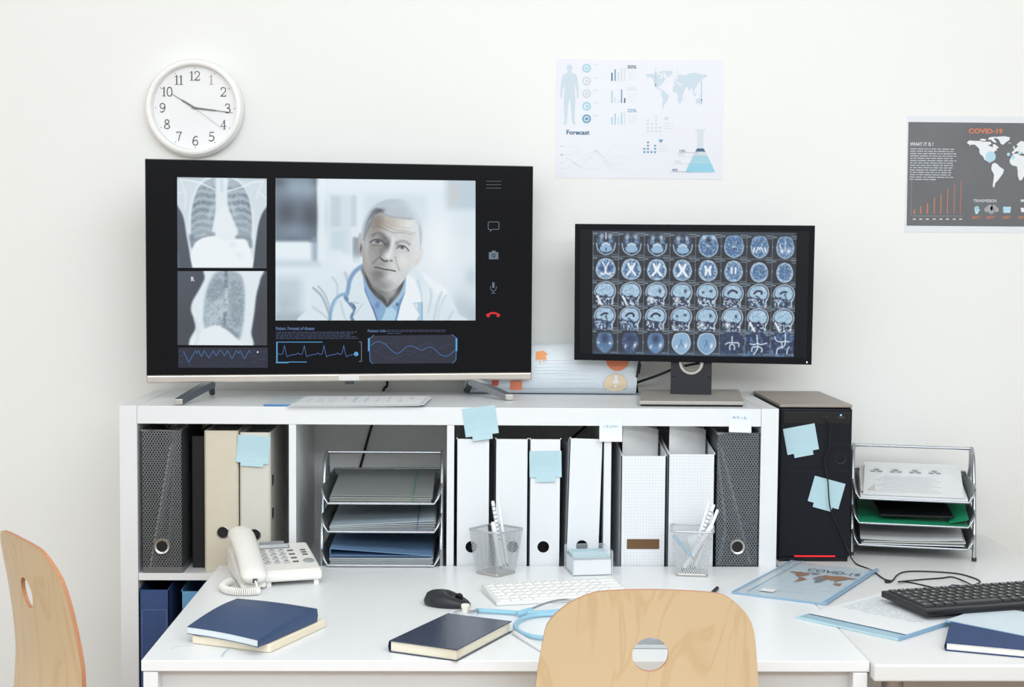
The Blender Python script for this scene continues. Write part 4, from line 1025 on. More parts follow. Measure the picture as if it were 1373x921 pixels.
for g, (vb, hs, cs, txt, tc) in enumerate(((108.5, (11, 15.5, 11.5, 17, 18), (TX, MBL, GR, GR, VP), '30%', INKD), (138, (16, 8, 4, 18, 6.5), (SB, VP, GR, MBL, TX), '50%', GR), (167, (10, 15, 10.5, 16, 18), (SB, SB, VP, SB, VP), '20%', MBL))):
    for k in range(5):
        a = q(819.5+4.3*k, vb); b = q(821.5+4.3*k, vb-hs[k]); part('chart_bar', MB().rect(a[0], b[0], a[1], b[1], y0, .0001), cs[k], P1)
    a = q(841, vb-16.5); b = q(853.5, vb-21); mb = MB(); put_text(mb, txt, a[0], b[0], a[1], b[1], y0-.0001); part('lettering', mb, tc, P1)
    mb = MB(); a = q(842, vb); b = q(856, vb-13); scribble(mb, a[0], b[0], a[1], b[1], 4, y0, .2, g); part('small_print', mb, VP, P1)
a = q(759.5, 180.5); b = q(790.5, 174.5); mb = MB(); put_text(mb, 'Forecast', a[0], b[0], a[1], b[1], y0-.0001, .03); part('title', mb, TX, P1)
a = q(865, 146.5); b = q(949, 95); world_map(a[0], b[0], a[1], b[1], y0, 'continent', PB, P1)
for u, v0, v1 in ((879, 92, 118), (908, 88, 105), (940.5, 106, 138)):
    mb = MB(); mb.line([q(u, v0), q(u, v1)], .0005, y0-.0003); mk = part('map_pin', mb, MBL if v1 > 110 else GR, P1)
    if v1 > 110: c0 = q(u, v1-4); part('pin_head', MB().dot(c0, .0032, y0-.0003, .0002, 4, .6), TX, mk)
def heart(mb, c, s, y):
    P = [(0, -1), (-.95, 0), (-.95, .55), (-.55, .85), (-.15, .7), (0, .45), (.15, .7), (.55, .85), (.95, .55), (.95, 0)]
    mb.prism([(c[0]+a*s, c[1]+b*s) for a, b in P], y, y-.0002, 'y')
for base, cols, m, big in (((868.7, 176.2), (4, 3, 5, 2), GR, (893.5, 159)), ((864, 204), (2, 4, 1, 3), MBL, (886, 189))):
    for i, n in enumerate(cols):
        for k in range(n):
            mb = MB(); heart(mb, q(base[0]+i*(5.5 if m is GR else 4.8), base[1]-k*(4.9 if m is GR else 4.3)), .0032, y0); part('heart', mb, m, P1)
    mb = MB(); heart(mb, q(*big), .005, y0); part('heart', mb, m, P1)
    mb = MB(); a = q(big[0]-3, big[1]+15); b = q(big[0]+10, big[1]+5); scribble(mb, a[0], b[0], a[1], b[1], 3, y0, .3, 3); part('small_print', mb, VP, P1)
# flask
fl = lambda P: [q(*p) for p in P]
part('flask_outline', MB().prism(fl([(932, 173.5), (945.5, 173.5), (945.5, 176.5), (943, 176.5), (943, 197), (956, 224), (956.5, 229), (953, 231.5), (924, 231.5), (920.5, 228), (921.5, 223), (935, 197), (935, 176.5), (932, 176.5)]), y0, y0-.0001, 'y'), VP, P1)
for k, (va, vb2, c) in enumerate(((199, 203.3, TX), (203.8, 208.3, GR), (208.6, 217.5, SB), (218, 231, SB))):
    f = lambda v: (935-(v-197)*.47, 943+(v-197)*.47)
    part('flask_layer', MB().prism(fl([(f(va)[0]+(0 if k else .8), va), (f(va)[1]-(0 if k else .8), va), (f(vb2)[1], vb2), (f(vb2)[0], vb2)]), y0-.0002, y0-.0003, 'y'), c if k != 3 else col('flask_blue', (150, 206, 226)), P1)
for k, (s, u, v, c) in enumerate((('10%', 911, 204, TX), ('20%', 909, 209, GR), ('30%', 905, 218.5, PB), ('40%', 901, 229.5, TX))):
    a = q(u, v); b = q(u+8, v-3.2); mb = MB(); put_text(mb, s, a[0], b[0], a[1], b[1], y0-.0001); part('lettering', mb, c, P1)
    part('leader_line', MB().line([q(u-2, v+.8), q(u+25, v+.8)], .0005, y0-.0004), c, P1)
for k, (cc, P) in enumerate(((col('tan', (200, 184, 164)), [(753, 196), (770, 196), (783, 209), (799, 201), (810, 211), (826, 194), (832, 201), (842, 198)]), (TX, [(753, 207.5), (768, 207.5), (772, 203), (785, 216), (800, 201), (815, 217), (824, 210), (836, 210), (842, 213)]), (GR, [(753, 219), (763, 212), (777, 224), (788, 215), (800, 203), (815, 225), (823, 219), (836, 219), (842, 212)]), (PB, [(753, 225.5), (762, 225.5), (769, 218), (783, 226), (804, 226), (812, 216), (823, 226), (837, 226), (842, 230)]))):
    part('trend_line', MB().line([q(*p) for p in P], .0005, y0), VP, P1); part('trend_dot', MB().dot(q(753, P[0][1]), .0016, y0-.0002), cc, P1)

P2 = thing('poster', 'dark grey pandemic poster with orange title and white world map, at the far right', 'poster', (2.06, YP, 1.5195))
part('sheet', MB().bx(-.2095, .2105, 0, .0008, 0, .2875), mat('poster_margin', (224, 229, 235), rough=.6, var=.004), P2)
q = sheet_xf(FR[P2])
a = q(1215.5, 302.5); b = q(1217.5, 163.5)
DG = mat('poster_charcoal', (104, 106, 110), rough=.5, var=.10, scale=6)
part('print_field', MB().prism([a, (.201, a[1]), (.201, b[1]), (b[0]+.001, b[1])], -.0001, -.0004, 'y'), DG, P2)
y0 = -.0005; OR = col('orange', (208, 126, 94)); WH = col('white', (228, 233, 238)); PBL = col('ice_blue', (178, 216, 232))
def lett(s, u0, u1, v0, v1, m, bold=.03, n='lettering'):
    a = q(u0, v1); b = q(u1, v0); mb = MB(); put_text(mb, s, a[0], b[0], a[1], b[1], y0-.0001, bold); part(n, mb, m, P2)
lett('COVID-19', 1298.5, 1344.5, 172.5, 179, OR, .035, 'title'); lett('WHAT IT IS ?', 1220, 1251.5, 191, 195.5, WH, .01)
lett('TRANSMISSION', 1305, 1336, 267.3, 271, WH, .0); lett('PR', 1368.5, 1374.5, 267.5, 271.2, WH, .04)
mb = MB(); a = q(1219.5, 242); b = q(1283, 198.5); scribble(mb, a[0], b[0], a[1], b[1], 14, y0, .34, 12); part('body_text', mb, col('pale_text', (196, 203, 210)), P2)
a = q(1294, 252); b = q(1430, 183); world_map(a[0], b[0], a[1], b[1], y0, 'continent', WH, P2)
for u, v, r in ((1328, 210, .0130), (1352, 207, .004), (1358, 211, .005), (1367, 205, .004)):
    c0 = q(u, v); part('case_marker', MB().dot(c0, r, y0-.0003, .0001, 28), PBL, P2)
mb = MB(); mb.line([q(1222.5, 243), q(1221.5, 289.5)], .0008, y0); mb.line([q(1221.5, 289.5), q(1291, 289.8)], .0008, y0); part('axis', mb, col('axis_grey', (150, 158, 166)), P2)
for k, (u, v) in enumerate(((1225.8, 281), (1234.5, 276.5), (1243.3, 272.5), (1252.6, 265), (1261.5, 259.5), (1270.3, 253), (1279.3, 247.5), (1288, 242.5))):
    a = q(u-.9, 286.8); b = q(u+.9, v); part('chart_bar', MB().rect(a[0], b[0], a[1], b[1], y0, .0001), OR, P2)
    a = q(u-2, 294.6); b = q(u+2, 293); part('axis_note', MB().rect(a[0], b[0], a[1], b[1], y0, .0001), col('note_white', (206, 212, 218)), P2)
# pictograms: raised glove, crowd, mask and cup
c0 = q(1309.5, 282); mb = MB()
for dx, L in ((-2.3, 4), (-.9, 5.6), (.6, 5.8), (2, 4.6)): mb.line([(c0[0]+dx*.0018, c0[1]), (c0[0]+dx*.0021, c0[1]+L*.0018)], .0022, y0)
mb.line([(c0[0]+.004, c0[1]-.002), (c0[0]+.0075, c0[1]+.002)], .0024, y0); mb.prism([(c0[0]+a*.0018, c0[1]+b*.0018) for a, b in ((-2.8, .5), (2.8, .5), (2.6, -2.5), (1.6, -5), (-1.4, -5), (-2.6, -2))], y0, y0-.0002, 'y'); part('glove_icon', mb, PBL, P2)
c0 = q(1329, 281); cl = col('cloud_grey', (160, 164, 168)); mb = MB()
for dx, dz, r in ((-.011, 0, .0065), (-.004, .004, .008), (.006, .003, .0085), (.013, -.0005, .006), (0, -.004, .007)): mb.dot((c0[0]+dx, c0[1]+dz), r, y0-.00003*int(100*r*10), .0001, 16)
part('cloud_icon', mb, cl, P2); part('cloud_dot', MB().dot((c0[0]+.006, c0[1]), .0015, y0-.0006), INKD, P2)
c0 = q(1350, 281); part('mask_icon', MB().prism([(c0[0]+a*.0018, c0[1]+b*.0018) for a, b in ((-5.2, 4), (5.2, 4), (5.8, .8), (4.5, .8), (4.5, -.6), (5.6, -.6), (4.4, -4.6), (-4.4, -4.6), (-5.6, -.6), (-4.5, -.6), (-4.5, .8), (-5.8, .8))], y0, y0-.0002, 'y'), PBL, P2)
c0 = q(1372, 281); part('cup_icon', MB().prism([(c0[0]+a*.0018, c0[1]+b*.0018) for a, b in ((-4, 2.4), (4, 2.4), (3, -3.5), (-2.6, -3.5))], y0, y0-.0002, 'y'), WH, P2)
for u in (1309, 1328, 1350, 1371):
    mb = MB(); a = q(u-6, 293.5); b = q(u+6, 289.5); scribble(mb, a[0], b[0], a[1], b[1], 3, y0, .5, int(u)); part('caption', mb, OR, P2)
# ------------------------------------------------------------------ magazine files and binders
MESHD = mesh_mat('dark_wire_mesh', (112, 117, 122), .0062, .34)
MESHS = mesh_mat('silver_wire_mesh', (206, 210, 214), .0052, .26, metal=.7, rough=.35)
ZS = ZT-.375           # top face of the compartment floors
CARDW = mat('white_card', (226, 230, 234), rough=.5, var=.006); CARDIN = mat('card_inside', (206, 206, 202), rough=.7)
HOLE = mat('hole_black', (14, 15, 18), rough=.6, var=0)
def gridmat():
    m = mat('squared_white_card', (234, 238, 241), rough=.5, var=.0)
    nt = m.node_tree; b = nt.nodes['Principled BSDF']
    for l in list(b.inputs['Base Color'].links): nt.links.remove(l)
    N = nt.nodes.new; L = nt.links.new; tc = N('ShaderNodeTexCoord'); sp = N('ShaderNodeSeparateXYZ'); L(tc.outputs['Object'], sp.inputs[0])
    out = []
    for ax in 'XYZ':
        a = N('ShaderNodeMath'); a.operation = 'MULTIPLY'; a.inputs[1].default_value = 1/.0068; L(sp.outputs[ax], a.inputs[0])
        f = N('ShaderNodeMath'); f.operation = 'FRACT'; L(a.outputs[0], f.inputs[0])
        l = N('ShaderNodeMath'); l.operation = 'LESS_THAN'; l.inputs[1].default_value = .13; L(f.outputs[0], l.inputs[0]); out.append(l.outputs[0])
    m1 = N('ShaderNodeMath'); m1.operation = 'MAXIMUM'; L(out[0], m1.inputs[0]); L(out[2], m1.inputs[1])
    mx = N('ShaderNodeMix'); mx.data_type = 'RGBA'; mx.inputs[6].default_value = rgb((228, 232, 236)); mx.inputs[7].default_value = rgb((208, 215, 221)); L(m1.outputs[0], mx.inputs[0]); L(mx.outputs[2], b.inputs['Base Color'])
    return m
GRID = gridmat()
def mag_file(label, x0, x1, y0, h, hb, hole=None, m=CARDW, depth=.25, tilt=0.0, group=None, zf=ZS, notch=0.0, min_=CARDIN):
    """open-topped card magazine file; front height h, back height hb"""
    cx = (x0+x1)/2; w = (x1-x0)/2; T = .0022
    t = thing('magazine_file', label, 'magazine file', M=Matrix.Translation(Vector((cx, y0, zf+.0004+abs(tilt)*w))) @ Matrix.Rotation(tilt, 4, 'Y'), group=group)
    mb = MB()
    if hole:
        hx, hz, hr = hole; n = 32
        cir = [(hx+hr*math.cos(2*math.pi*k/n), hz+hr*math.sin(2*math.pi*k/n)) for k in range(n)]
        sq = []
        for k in range(n):
            a = 2*math.pi*k/n; dx, dz = math.cos(a), math.sin(a)
            tx = ((w-hx) if dx > 0 else (w+hx))/abs(dx) if abs(dx) > 1e-6 else 9
            tz = ((h-hz) if dz > 0 else hz)/abs(dz) if abs(dz) > 1e-6 else 9
            tt = min(tx, tz); sq.append((hx+dx*tt, hz+dz*tt))
        vs = []
        for y in (0, T): vs += [(a, y, b) for a, b in cir]+[(a, y, b) for a, b in sq]
        fs = []
        for k in range(n):
            j = (k+1) % n; fs += [(k, n+k, n+j, j), (2*n+j, 3*n+j, 3*n+k, 2*n+k), (j, 2*n+j, 2*n+k, k)]
        for cxn, czn in ((-w, 0), (w, 0), (w, h), (-w, h)):   # fill the corner wedges
            ks = [k for k in range(n)]
            best = sorted(ks, key=lambda k: (sq[k][0]-cxn)**2+(sq[k][1]-czn)**2)[:2]
            a, b = best; o = len(vs)
            for y in (0, T): vs += [(sq[a][0], y, sq[a][1]), (cxn, y, czn), (sq[b][0], y, sq[b][1])]
            fs += [(o, o+1, o+2), (o+5, o+4, o+3)]
        mb.add(vs, fs)
    else: mb.bx(-w, w, 0, T, 0, h)
    part('front', mb, m, t)
    for s in (-1, 1):
        x = s*w; P = [(0, 0), (depth, 0), (depth, hb), (depth*.55, hb), (.012, h-.0005) if hb < h else (T, h+.003), (0, h+.003)]
        part('side', MB().prism(P, x-s*T, x, 'x'), m, t)
    part('back', MB().bx(-w, w, depth-T, depth, 0, hb), m, t); part('bottom', MB().bx(-w+T, w-T, T, depth-T, 0, T), m, t)
    part('backing_sheet', MB().bx(-w+T+.0005, w-T-.0005, .03, .032, T+.001, min(h*.72, h-.02)), HOLE if hole else CARDIN, t)  # added sheet; black behind a finger hole to stand for the dark inside
    return t
def PX(u, v=700, Y=.004): return onY(u, v, Y)[0]
def PZ(v, u=700, Y=.004): return onY(u, v, Y)[2]
F0Y = .004
hf = PZ(589, 680)-ZS
for u0, u1, hu, lab, tl in ((611.5, 656.5, 632, 'blank white magazine file standing at the left end of its compartment', 0), (663.5, 707.8, 687.3, 'blank white magazine file behind the left mesh pencil cup', 0), (709.2, 751.5, 728.4, 'white magazine file carrying a blue sticky note high on its front', 0), (758.5, 803.5, 779.5, 'white magazine file leaning against the divider behind the memo box', .030)):
    x0, x1 = PX(u0), PX(u1)
    mag_file(lab, x0, x1, F0Y + (.006 if tl else 0), hf, hf-.03, hole=(PX(hu, 733)-(x0+x1)/2, PZ(733.5, hu)-ZS, .0132), group=None, tilt=tl*.85)
for u0, u1, vt, lab, hb in ((832, 892.5, 611.5, 'squared-pattern white magazine file with a brown label, full of papers', .285), (895, 957.5, 609, 'squared-pattern white magazine file full of papers behind the right pencil cup', .285)):
    x0, x1 = PX(u0), PX(u1); h = PZ(vt, 860)-ZS
    t = mag_file(lab, x0, x1, F0Y, h, h+.02, m=GRID)
    if u0 < 850:
        a = onY(840.5, 736, F0Y); b = onY(884, 723, F0Y); cx = (x0+x1)/2
        part('label_plate', MB().bx(a[0]-cx, b[0]-cx, -.0012, -.0002, a[2]-ZS, b[2]-ZS), mat('brown_card', (104, 76, 46), rough=.6), t, label='brown label')
    # papers standing inside, bowed towards the back
    n = 5
    for k in range(n):
        xx0, xx1 = x0+.006+.002*k, x1-.008; top = ZT-.0425-.0022*k
        yy = F0Y+.075+.014*k
        def fn(a, b, xx0=xx0, xx1=xx1, yy=yy, top=top, k=k):
            return (xx0+(xx1-xx0)*a, yy-.05*math.sin(b*1.2)*(1-a*.3)+.045*a*a+.01*math.sin(a*3), ZS+.006+(top-ZS-.006-(.016*a*a if k < 2 else .006*a))*b)
        solo('paper_sheet', MB().slab(8, 8, fn, .0012), PAPER if k % 2 else mat('grey_white_paper', (222, 224, 226), rough=.7), ('curved grey sheet standing in the file with the brown label' if u0 < 850 else 'curved grey sheet standing in the file behind the right pencil cup'), 'paper', group='sheets standing in the labelled squared file' if u0 < 850 else 'sheets standing in the plain squared file', smooth=True)

def mesh_file(label, x0, x1, y0, h, ringc, depth=.25, rx=.0):
    cx = (x0+x1)/2; w = (x1-x0)/2; z0 = ZS
    t = thing('mesh_magazine_file', label, 'magazine file', (cx, y0, z0+.0004)); T = .0008; hb = h+.012
    part('front', MB().bx(-w, w, 0, T, .012, h), MESHD, t)
    for s in (-1, 1): part('side', MB().prism([(0, .012), (depth, .012), (depth, hb), (0, h)], s*w-s*T, s*w, 'x'), MESHD, t)
    part('back', MB().bx(-w, w, depth-T, depth, .012, hb), MESHD, t)
    part('base_band', MB().prism(rrect(-w-.001, w+.001, -.001, depth+.001, .006), 0, .013), GREYM, t, label='solid grey base')
    part('rim', MB().tube([(-w, 0, h), (w, 0, h), (w, depth, hb), (-w, depth, hb)], .0022, 8, closed=True), CHROME, t, smooth=True)
    a = ringc; rr = .0145
    g = part('finger_ring', MB().lathe([(rr-.002, -.003), (rr+.002, -.0045), (rr+.0045, -.001), (rr+.0045, .001), (rr-.002, .002), (rr-.002, -.003)], 32, (a[0]-cx, 0, a[1]-z0), 'y', caps=False), SILVER, t, smooth=True)
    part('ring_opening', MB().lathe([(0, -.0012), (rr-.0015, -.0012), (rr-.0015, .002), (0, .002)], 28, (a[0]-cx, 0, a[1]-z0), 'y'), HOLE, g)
    return t
x0, x1 = PX(190.5, 670), PX(244, 670); h = PZ(577, 220)-ZS
a = onY(217.5, 732.5, .004); mesh_file('dark wire-mesh magazine file with steel finger ring at the left end of the bookcase', x0, x1, .004, h, (a[0], a[2]))
# clear sleeve seen slanting behind the mesh
def leaf(label, p0, p1, thick, y0, y1, m, name='plastic_sleeve', cat='sleeve', group=None):
    (u0, v0), (u1, v1) = p0, p1; A = onY(u0, v0, y0); B = onY(u1, v1, y0); d = np.array([B[0]-A[0], B[2]-A[2]]); n = np.array([-d[1], d[0]])/np.linalg.norm(d)*thick/2
    P = [(A[0]+n[0], A[2]+n[1]), (A[0]-n[0], A[2]-n[1]), (B[0]-n[0], B[2]-n[1]), (B[0]+n[0], B[2]+n[1])]
    solo(name, MB().prism(P, y0, y1, 'y'), m, label, cat, group=group)
SLV = mat('clear_sleeve_plastic', (214, 226, 234), rough=.3, var=.0)
leaf('pale plastic sleeve slanting inside the left mesh file', (229, 596), (201, 762), .0034, .008, .235, SLV)
leaf('grey cardboard folder standing inside the left mesh file', (236, 584), (224, 762), .004, .05, .24, mat('grey_folder', (120, 126, 134), rough=.6), 'folder', 'folder')
x0, x1 = PX(960.5, 670), PX(1017, 670); h = PZ(581, 990)-ZS
a = onY(988.5, 733, .004); mesh_file('dark wire-mesh magazine file holding notebooks at the right end of the bookcase', x0, x1, .004, h, (a[0], a[2]))
# spiral notebook and folders in the right mesh file
A = onY(968, 600, .02); B = onY(1008, 756, .02)
nbk = thing('spiral_notebook', 'spiral-bound notebook leaning inside the right mesh file', 'notebook', (B[0], .02, ZS+.014))
d = np.array([A[0]-B[0], A[2]-ZS-.014]); Ld = np.linalg.norm(d); d = d/Ld; nn = np.array([d[1], -d[0]])
P = [(0-.003, 0), (.002, 0), (.002+d[0]*Ld, d[1]*Ld), (-.003+d[0]*Ld, d[1]*Ld)]
part('pages', MB().prism(P, .004, .2, 'y'), PAPER, nbk)
for k in range(30):
    c = d*Ld*(k+.5)/30
    part('coil', MB().tube([(c[0]+.004*math.cos(q)*nn[0], .002+.004*math.sin(q), c[1]+.004*math.cos(q)*nn[1]) for q in [2*math.pi*i/10 for i in range(10)]], .0006, 5, closed=True), CHROME, nbk)
for k, (P, lab) in enumerate((([(961, 592), (968, 660), (972, 700), (962, 756)], 'bowed white folder nearest the side of the right mesh file'), ([(962, 618), (970, 690), (972, 715), (964, 757)], 'bowed white folder beside the spiral notebook in the right mesh file'))):
    pts = catmull([(onY(u, v, .03)[0], onY(u, v, .03)[2]) for u, v in P], 6)
    L_ = [(p[0]-.0015, p[1]) for p in pts]+[(p[0]+.0015, p[1]) for p in pts[::-1]]
    lo = min(p[1] for p in L_); sh = max(0, ZS+.0145-lo)
    solo('folder', MB().prism([(a_, max(b_, ZS+.0145)) for a_, b_ in L_], .025, .22, 'y'), SLV, lab, 'folder')

# lever-arch binders
def binder(label, u0, u1, hole, y0=.022, vt=577.5, depth=.28, m=BEIGE):
    x0, x1 = onY(u0, 650, y0)[0], onY(u1, 650, y0)[0]; cx = (x0+x1)/2; w = (x1-x0)/2; h = onY(u0, vt, y0)[2]-ZS
    t = thing('lever_arch_binder', label, 'binder', (cx, y0, ZS+.0004))
    sp = MB().prism([(-w, .004), (-w+.004, 0), (w-.004, 0), (w, .004), (w, .0065), (-w, .0065)], 0, h); part('spine', sp, m, t)
    for s in (-1, 1): part('cover', MB().bx(min(s*w, s*(w-.0026)), max(s*w, s*(w-.0026)), .0066, depth, 0, h), m, t)
    part('page_block', MB().bx(-w+.004, w-.018, .03, depth-.02, .004, h-.012), PAPER, t)
    A = onY(hole[0], hole[1], y0); rr = .0125
    g = part('finger_ring', MB().lathe([(rr-.0005, -.001), (rr+.0005, -.0022), (rr+.0016, -.0015), (rr+.0020, .0003), (rr-.0005, .0008), (rr-.0005, -.001)], 30, (A[0]-cx, 0, A[2]-ZS), 'y', caps=False), SILVER, t, smooth=True)
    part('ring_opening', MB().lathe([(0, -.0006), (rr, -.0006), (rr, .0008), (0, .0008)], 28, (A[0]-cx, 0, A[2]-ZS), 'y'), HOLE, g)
    for zz in (.115, .19):
        part('rado_slot', MB().bx(w-.0006, w+.0006, .03, .05, zz, zz+.022).bx(w, w+.0012, .028, .030, zz-.002, zz+.024), HOLE, t)
    return t
binder('plain beige lever-arch binder standing between the dark folder and the noted binder', 274, 319.5, (299, 714))
binder('beige lever-arch binder with a blue sticky note near its top', 321.5, 362.5, (341.5, 717), vt=580, m=mat('pale_beige_card', (208, 206, 197), rough=.55, var=.02))
x0 = PX(252, 650, .1)
t = thing('ring_binder', 'dark charcoal binder pushed back beside the left mesh file', 'binder', (.163, .06, ZS+.0004))
part('cover', MB().bx(-.014, -.0115, 0, .27, 0, .30), mat('charcoal_card', (24, 25, 29), rough=.5), t); part('cover', MB().bx(.0115, .014, 0, .27, 0, .30), MATS['charcoal_card'], t); part('spine', MB().bx(-.0113, .0113, 0, .003, 0, .30), MATS['charcoal_card'], t); part('page_block', MB().bx(-.0105, .0105, .01, .25, .004, .28), PAPERG, t)

# files in the compartment below, at the far left
def low_file(label, x0, x1, y0, ztop, m, lip=True):
    h = ztop-(ZT-.726); t = mag_file(label, x0, x1, y0, h, h+.012, m=m, zf=ZT-.726)
    return t
NV = mat('navy_card', (52, 76, 124), rough=.5, var=.03); 
a = onY(184.5, 791, .003); b = onY(226.5, 791, .003)
t = low_file('navy blue magazine file in the lower left compartment', .0405, b[0], .003, a[2], NV)
mb = MB(); w = (b[0]-.0405)/2
mb.line([(-w+.006, .05), (-w+.006, a[2]-(ZT-.726)-.045), (w-.006, a[2]-(ZT-.726)-.045), (w-.006, .05)], .0008, -.0001, closed=True); part('label_pocket', mb, mat('clear_edge', (110, 134, 176), rough=.3), t)
a = onY(243, 793, .02); b = onY(262, 793, .02)
low_file('light blue magazine file beside the navy one, in the lower left compartment', a[0], b[0]+.05, .02, a[2], mat('light_blue_card', (104, 160, 205), rough=.5))

# ------------------------------------------------------------------ sticky notes
def sticky(label, frame, u, v, ang, w=.0745, h=.0735, m=STICKY, notch=(.2, .14), curl=.006, marks=None, group=None, y=-.0004, zc=None):
    c = onplane(frame, u, v, y); t = thing('sticky_note', label, 'sticky note', M=frame @ Matrix.Translation(Vector((c[0], y, c[2]))) @ Matrix.Rotation(ang, 4, 'Y'), group=group)
    nx, nz = notch; r = .12
    cols_ = [0, nx*.5, nx, .35, .5, .65, 1-nx, 1-nx*.5, 1]; rows_ = [0, nz, .3, .5, .7, .9, 1]
    vs = {}; V = []; F = []
    def idx(i, j):
        if (i, j) not in vs:
            a, b = cols_[i]-.5, rows_[j]-.5
            vs[(i, j)] = len(V); V.append((a*w, -curl*max(0, .5-rows_[j])**2*4-.0003*abs(a), b*h))
        return vs[(i, j)]
    for j in range(len(rows_)-1):
        for i in range(len(cols_)-1):
            if j == 0 and nz > 0 and (cols_[i+1] <= nx+1e-6 or cols_[i] >= 1-nx-1e-6): continue
            F.append((idx(i, j), idx(i+1, j), idx(i+1, j+1), idx(i, j+1)))
    n = len(V); V2 = V+[(x, y_+.0003, z) for x, y_, z in V]
    edge = {}
    for f in F:
        for k in range(4): edge[(f[k], f[(k+1) % 4])] = 1
    F2 = F+[tuple(i+n for i in f[::-1]) for f in F]+[(a+n, b+n, b, a)[::-1] for (a, b) in edge if (b, a) not in edge]
    o = part('paper', MB().add(V2, F2), m, t)
    if marks:
        mb = MB()
        for P in marks: mb.line([(a*w, b*h) for a, b in P], .0011, -.0014, .0002)
        part('handwriting', mb, mat('pale_ink', (150, 180, 205), rough=.7), t)
    return t
FRONT = Matrix.Translation(Vector((0, .0, 0)))
sticky('pale blue sticky note on the top edge of the bookcase above the first white file', FRONT, 644.5, 567.5, -.14, marks=[[(-.22, .22), (-.21, .2)], [(-.05, .25), (-.04, .23)], [(.12, .27), (.13, .25)], [(.22, .33), (.23, .31)]])
BF = Matrix.Translation(Vector((0, .022, 0)))
sticky('pale blue sticky note on the beige binder with bent corner', BF, 339.5, 604.5, .065, w=.073, h=.068, notch=(.15, .1))
sticky('pale blue sticky note on the third white magazine file, below its top', Matrix.Translation(Vector((0, .004, 0))), 731.5, 625, -.02, w=.0715, h=.069)
NOTEW = mat('white_note', (226, 233, 238), rough=.65, var=.01)
wr = [[(-.3, .22), (-.3, .14)], [(-.2, .24), (-.16, .14), (-.12, .24)], [(-.05, .2), (0, .14), (.04, .22)], [(.08, .15), (.14, .23), (.2, .15)], [(.22, .18), (.32, .2)]]
wr2 = [[(-.36, .14), (-.28, .24), (-.24, .14), (-.3, .18)], [(-.15, .24), (-.08, .22), (-.14, .18), (-.06, .14)], [(.02, .2), (.1, .16)], [(.2, .26), (.16, .16), (.26, .14), (.22, .19)]]
sticky('white handwritten sticky note hanging over the middle divider', FRONT, 819, 577, .0, w=.051, h=.049, m=NOTEW, notch=(.2, 0), marks=wr)
sticky('white handwritten sticky note above the right mesh file', FRONT, 992.5, 565, .03, w=.050, h=.048, m=NOTEW, notch=(.2, 0), marks=wr2)

# ------------------------------------------------------------------ things on top of the bookcase
# rolled chart behind both screens
ra = onZ(850, 529, ZT); rb = onZ(622, 521, ZT)
E0 = Vector((ra[0]+.003, .326, ZT)); E1 = Vector((.762, .332, ZT)); rad0, rad1 = .0655, .058
ROLLM = mat('chart_roll_paper', (214, 223, 229), rough=.55, var=.02, scale=8)
t = thing('rolled_chart', 'loosely rolled pale blue medical chart lying behind the television and the monitor', 'chart', (E0.x, E0.y, ZT))
def rollpt(s, ang, k=0.0):
    r = (rad0+(rad1-rad0)*s)+k; c = E0.lerp(E1, s); return Vector((c.x, c.y+r*math.cos(ang)*.75, ZT+(rad0+(rad1-rad0)*s)+.001+r*math.sin(ang)))-Vector((E0.x, E0.y, ZT))
mb = MB(); mb.slab(14, 60, lambda a, b: rollpt(a, -2.2+b*8.2, -.0012*b*3), .0007); part('sheet', mb, ROLLM, t, smooth=True, ang=80)
def deco(name, u, v, r, m, shape=None, n=22):
    """printed spot that follows the roll"""
    d = ray(u, v); o = CAM.copy(); best = None
    for i in range(700):
        tt = 3.2+i*.001; p = o+d*tt
        s = (E0.x-p[0])/(E0.x-E1.x)
        if not -.05 <= s <= 1.05: continue
        c = E0.lerp(E1, min(max(s, 0), 1)); rr = rad0+(rad1-rad0)*s
        e = math.hypot((p[1]-c.y)/.75, p[2]-(ZT+rr+.001))
        if e <= rr: best = (s, math.atan2(p[2]-(ZT+rr+.001), (p[1]-c.y)/.75), rr); break
    if not best: return
    s0, a0, rr = best; Lx = (E0-E1).length; P = shape or [(math.cos(2*math.pi*k/n), math.sin(2*math.pi*k/n)) for k in range(n)]
    vs = [rollpt(s0-a*r/Lx, a0-b*r/rr, .0005) for a, b in P]; c0 = rollpt(s0, a0, .0005+.0003)
    mb = MB().add([c0]+vs, [(0, i+1, (i+1) % len(vs)+1) for i in range(len(vs))]); part(name, mb, m, t)
OC = col('chart_orange', (232, 160, 104)); OY = col('chart_sand', (226, 206, 176)); RC = col('chart_coral', (232, 140, 104))
deco('foot_print', 727, 478, .0155, OC, [(-1, .9), (.2, 1.1), (.9, .4), (.5, .3), (.8, -.9), (.4, -.2), (.3, -1.1), (-.1, -.2), (-.3, -1.2), (-.6, -.1), (-1, -.8)])
deco('organ_disc', 828, 482, .028, RC); deco('organ_disc', 825, 514.5, .028, OY); deco('bone_mark', 825.5, 512, .015, WH, [(-.28, 1.2), (.28, 1.2), (.2, .6), (.45, .0), (.3, -.25), (.35, -.5), (0, -1.3), (-.35, -.5), (-.3, -.25), (-.45, 0), (-.2, .6)])
deco('printed_patch', 692, 517, .016, RC, [(-.9, 1), (.9, 1), (.9, -1), (-.9, -1)]); deco('printed_patch', 664, 513, .009, col('chart_red', (214, 96, 84)), [(-.9, 1), (.9, 1), (.9, -1), (-.9, -1)])
for k in range(5): deco('text_line', 742, 483+k*4.2, .045, col('chart_line', (226, 234, 240)), [(-1, .016), (1, .016), (1, -.016), (-1, -.016)]); deco('text_line', 770, 497+k*5, .045, col('chart_line', (226, 234, 240)), [(-1, .016), (1, .016), (1, -.016), (-1, -.016)])
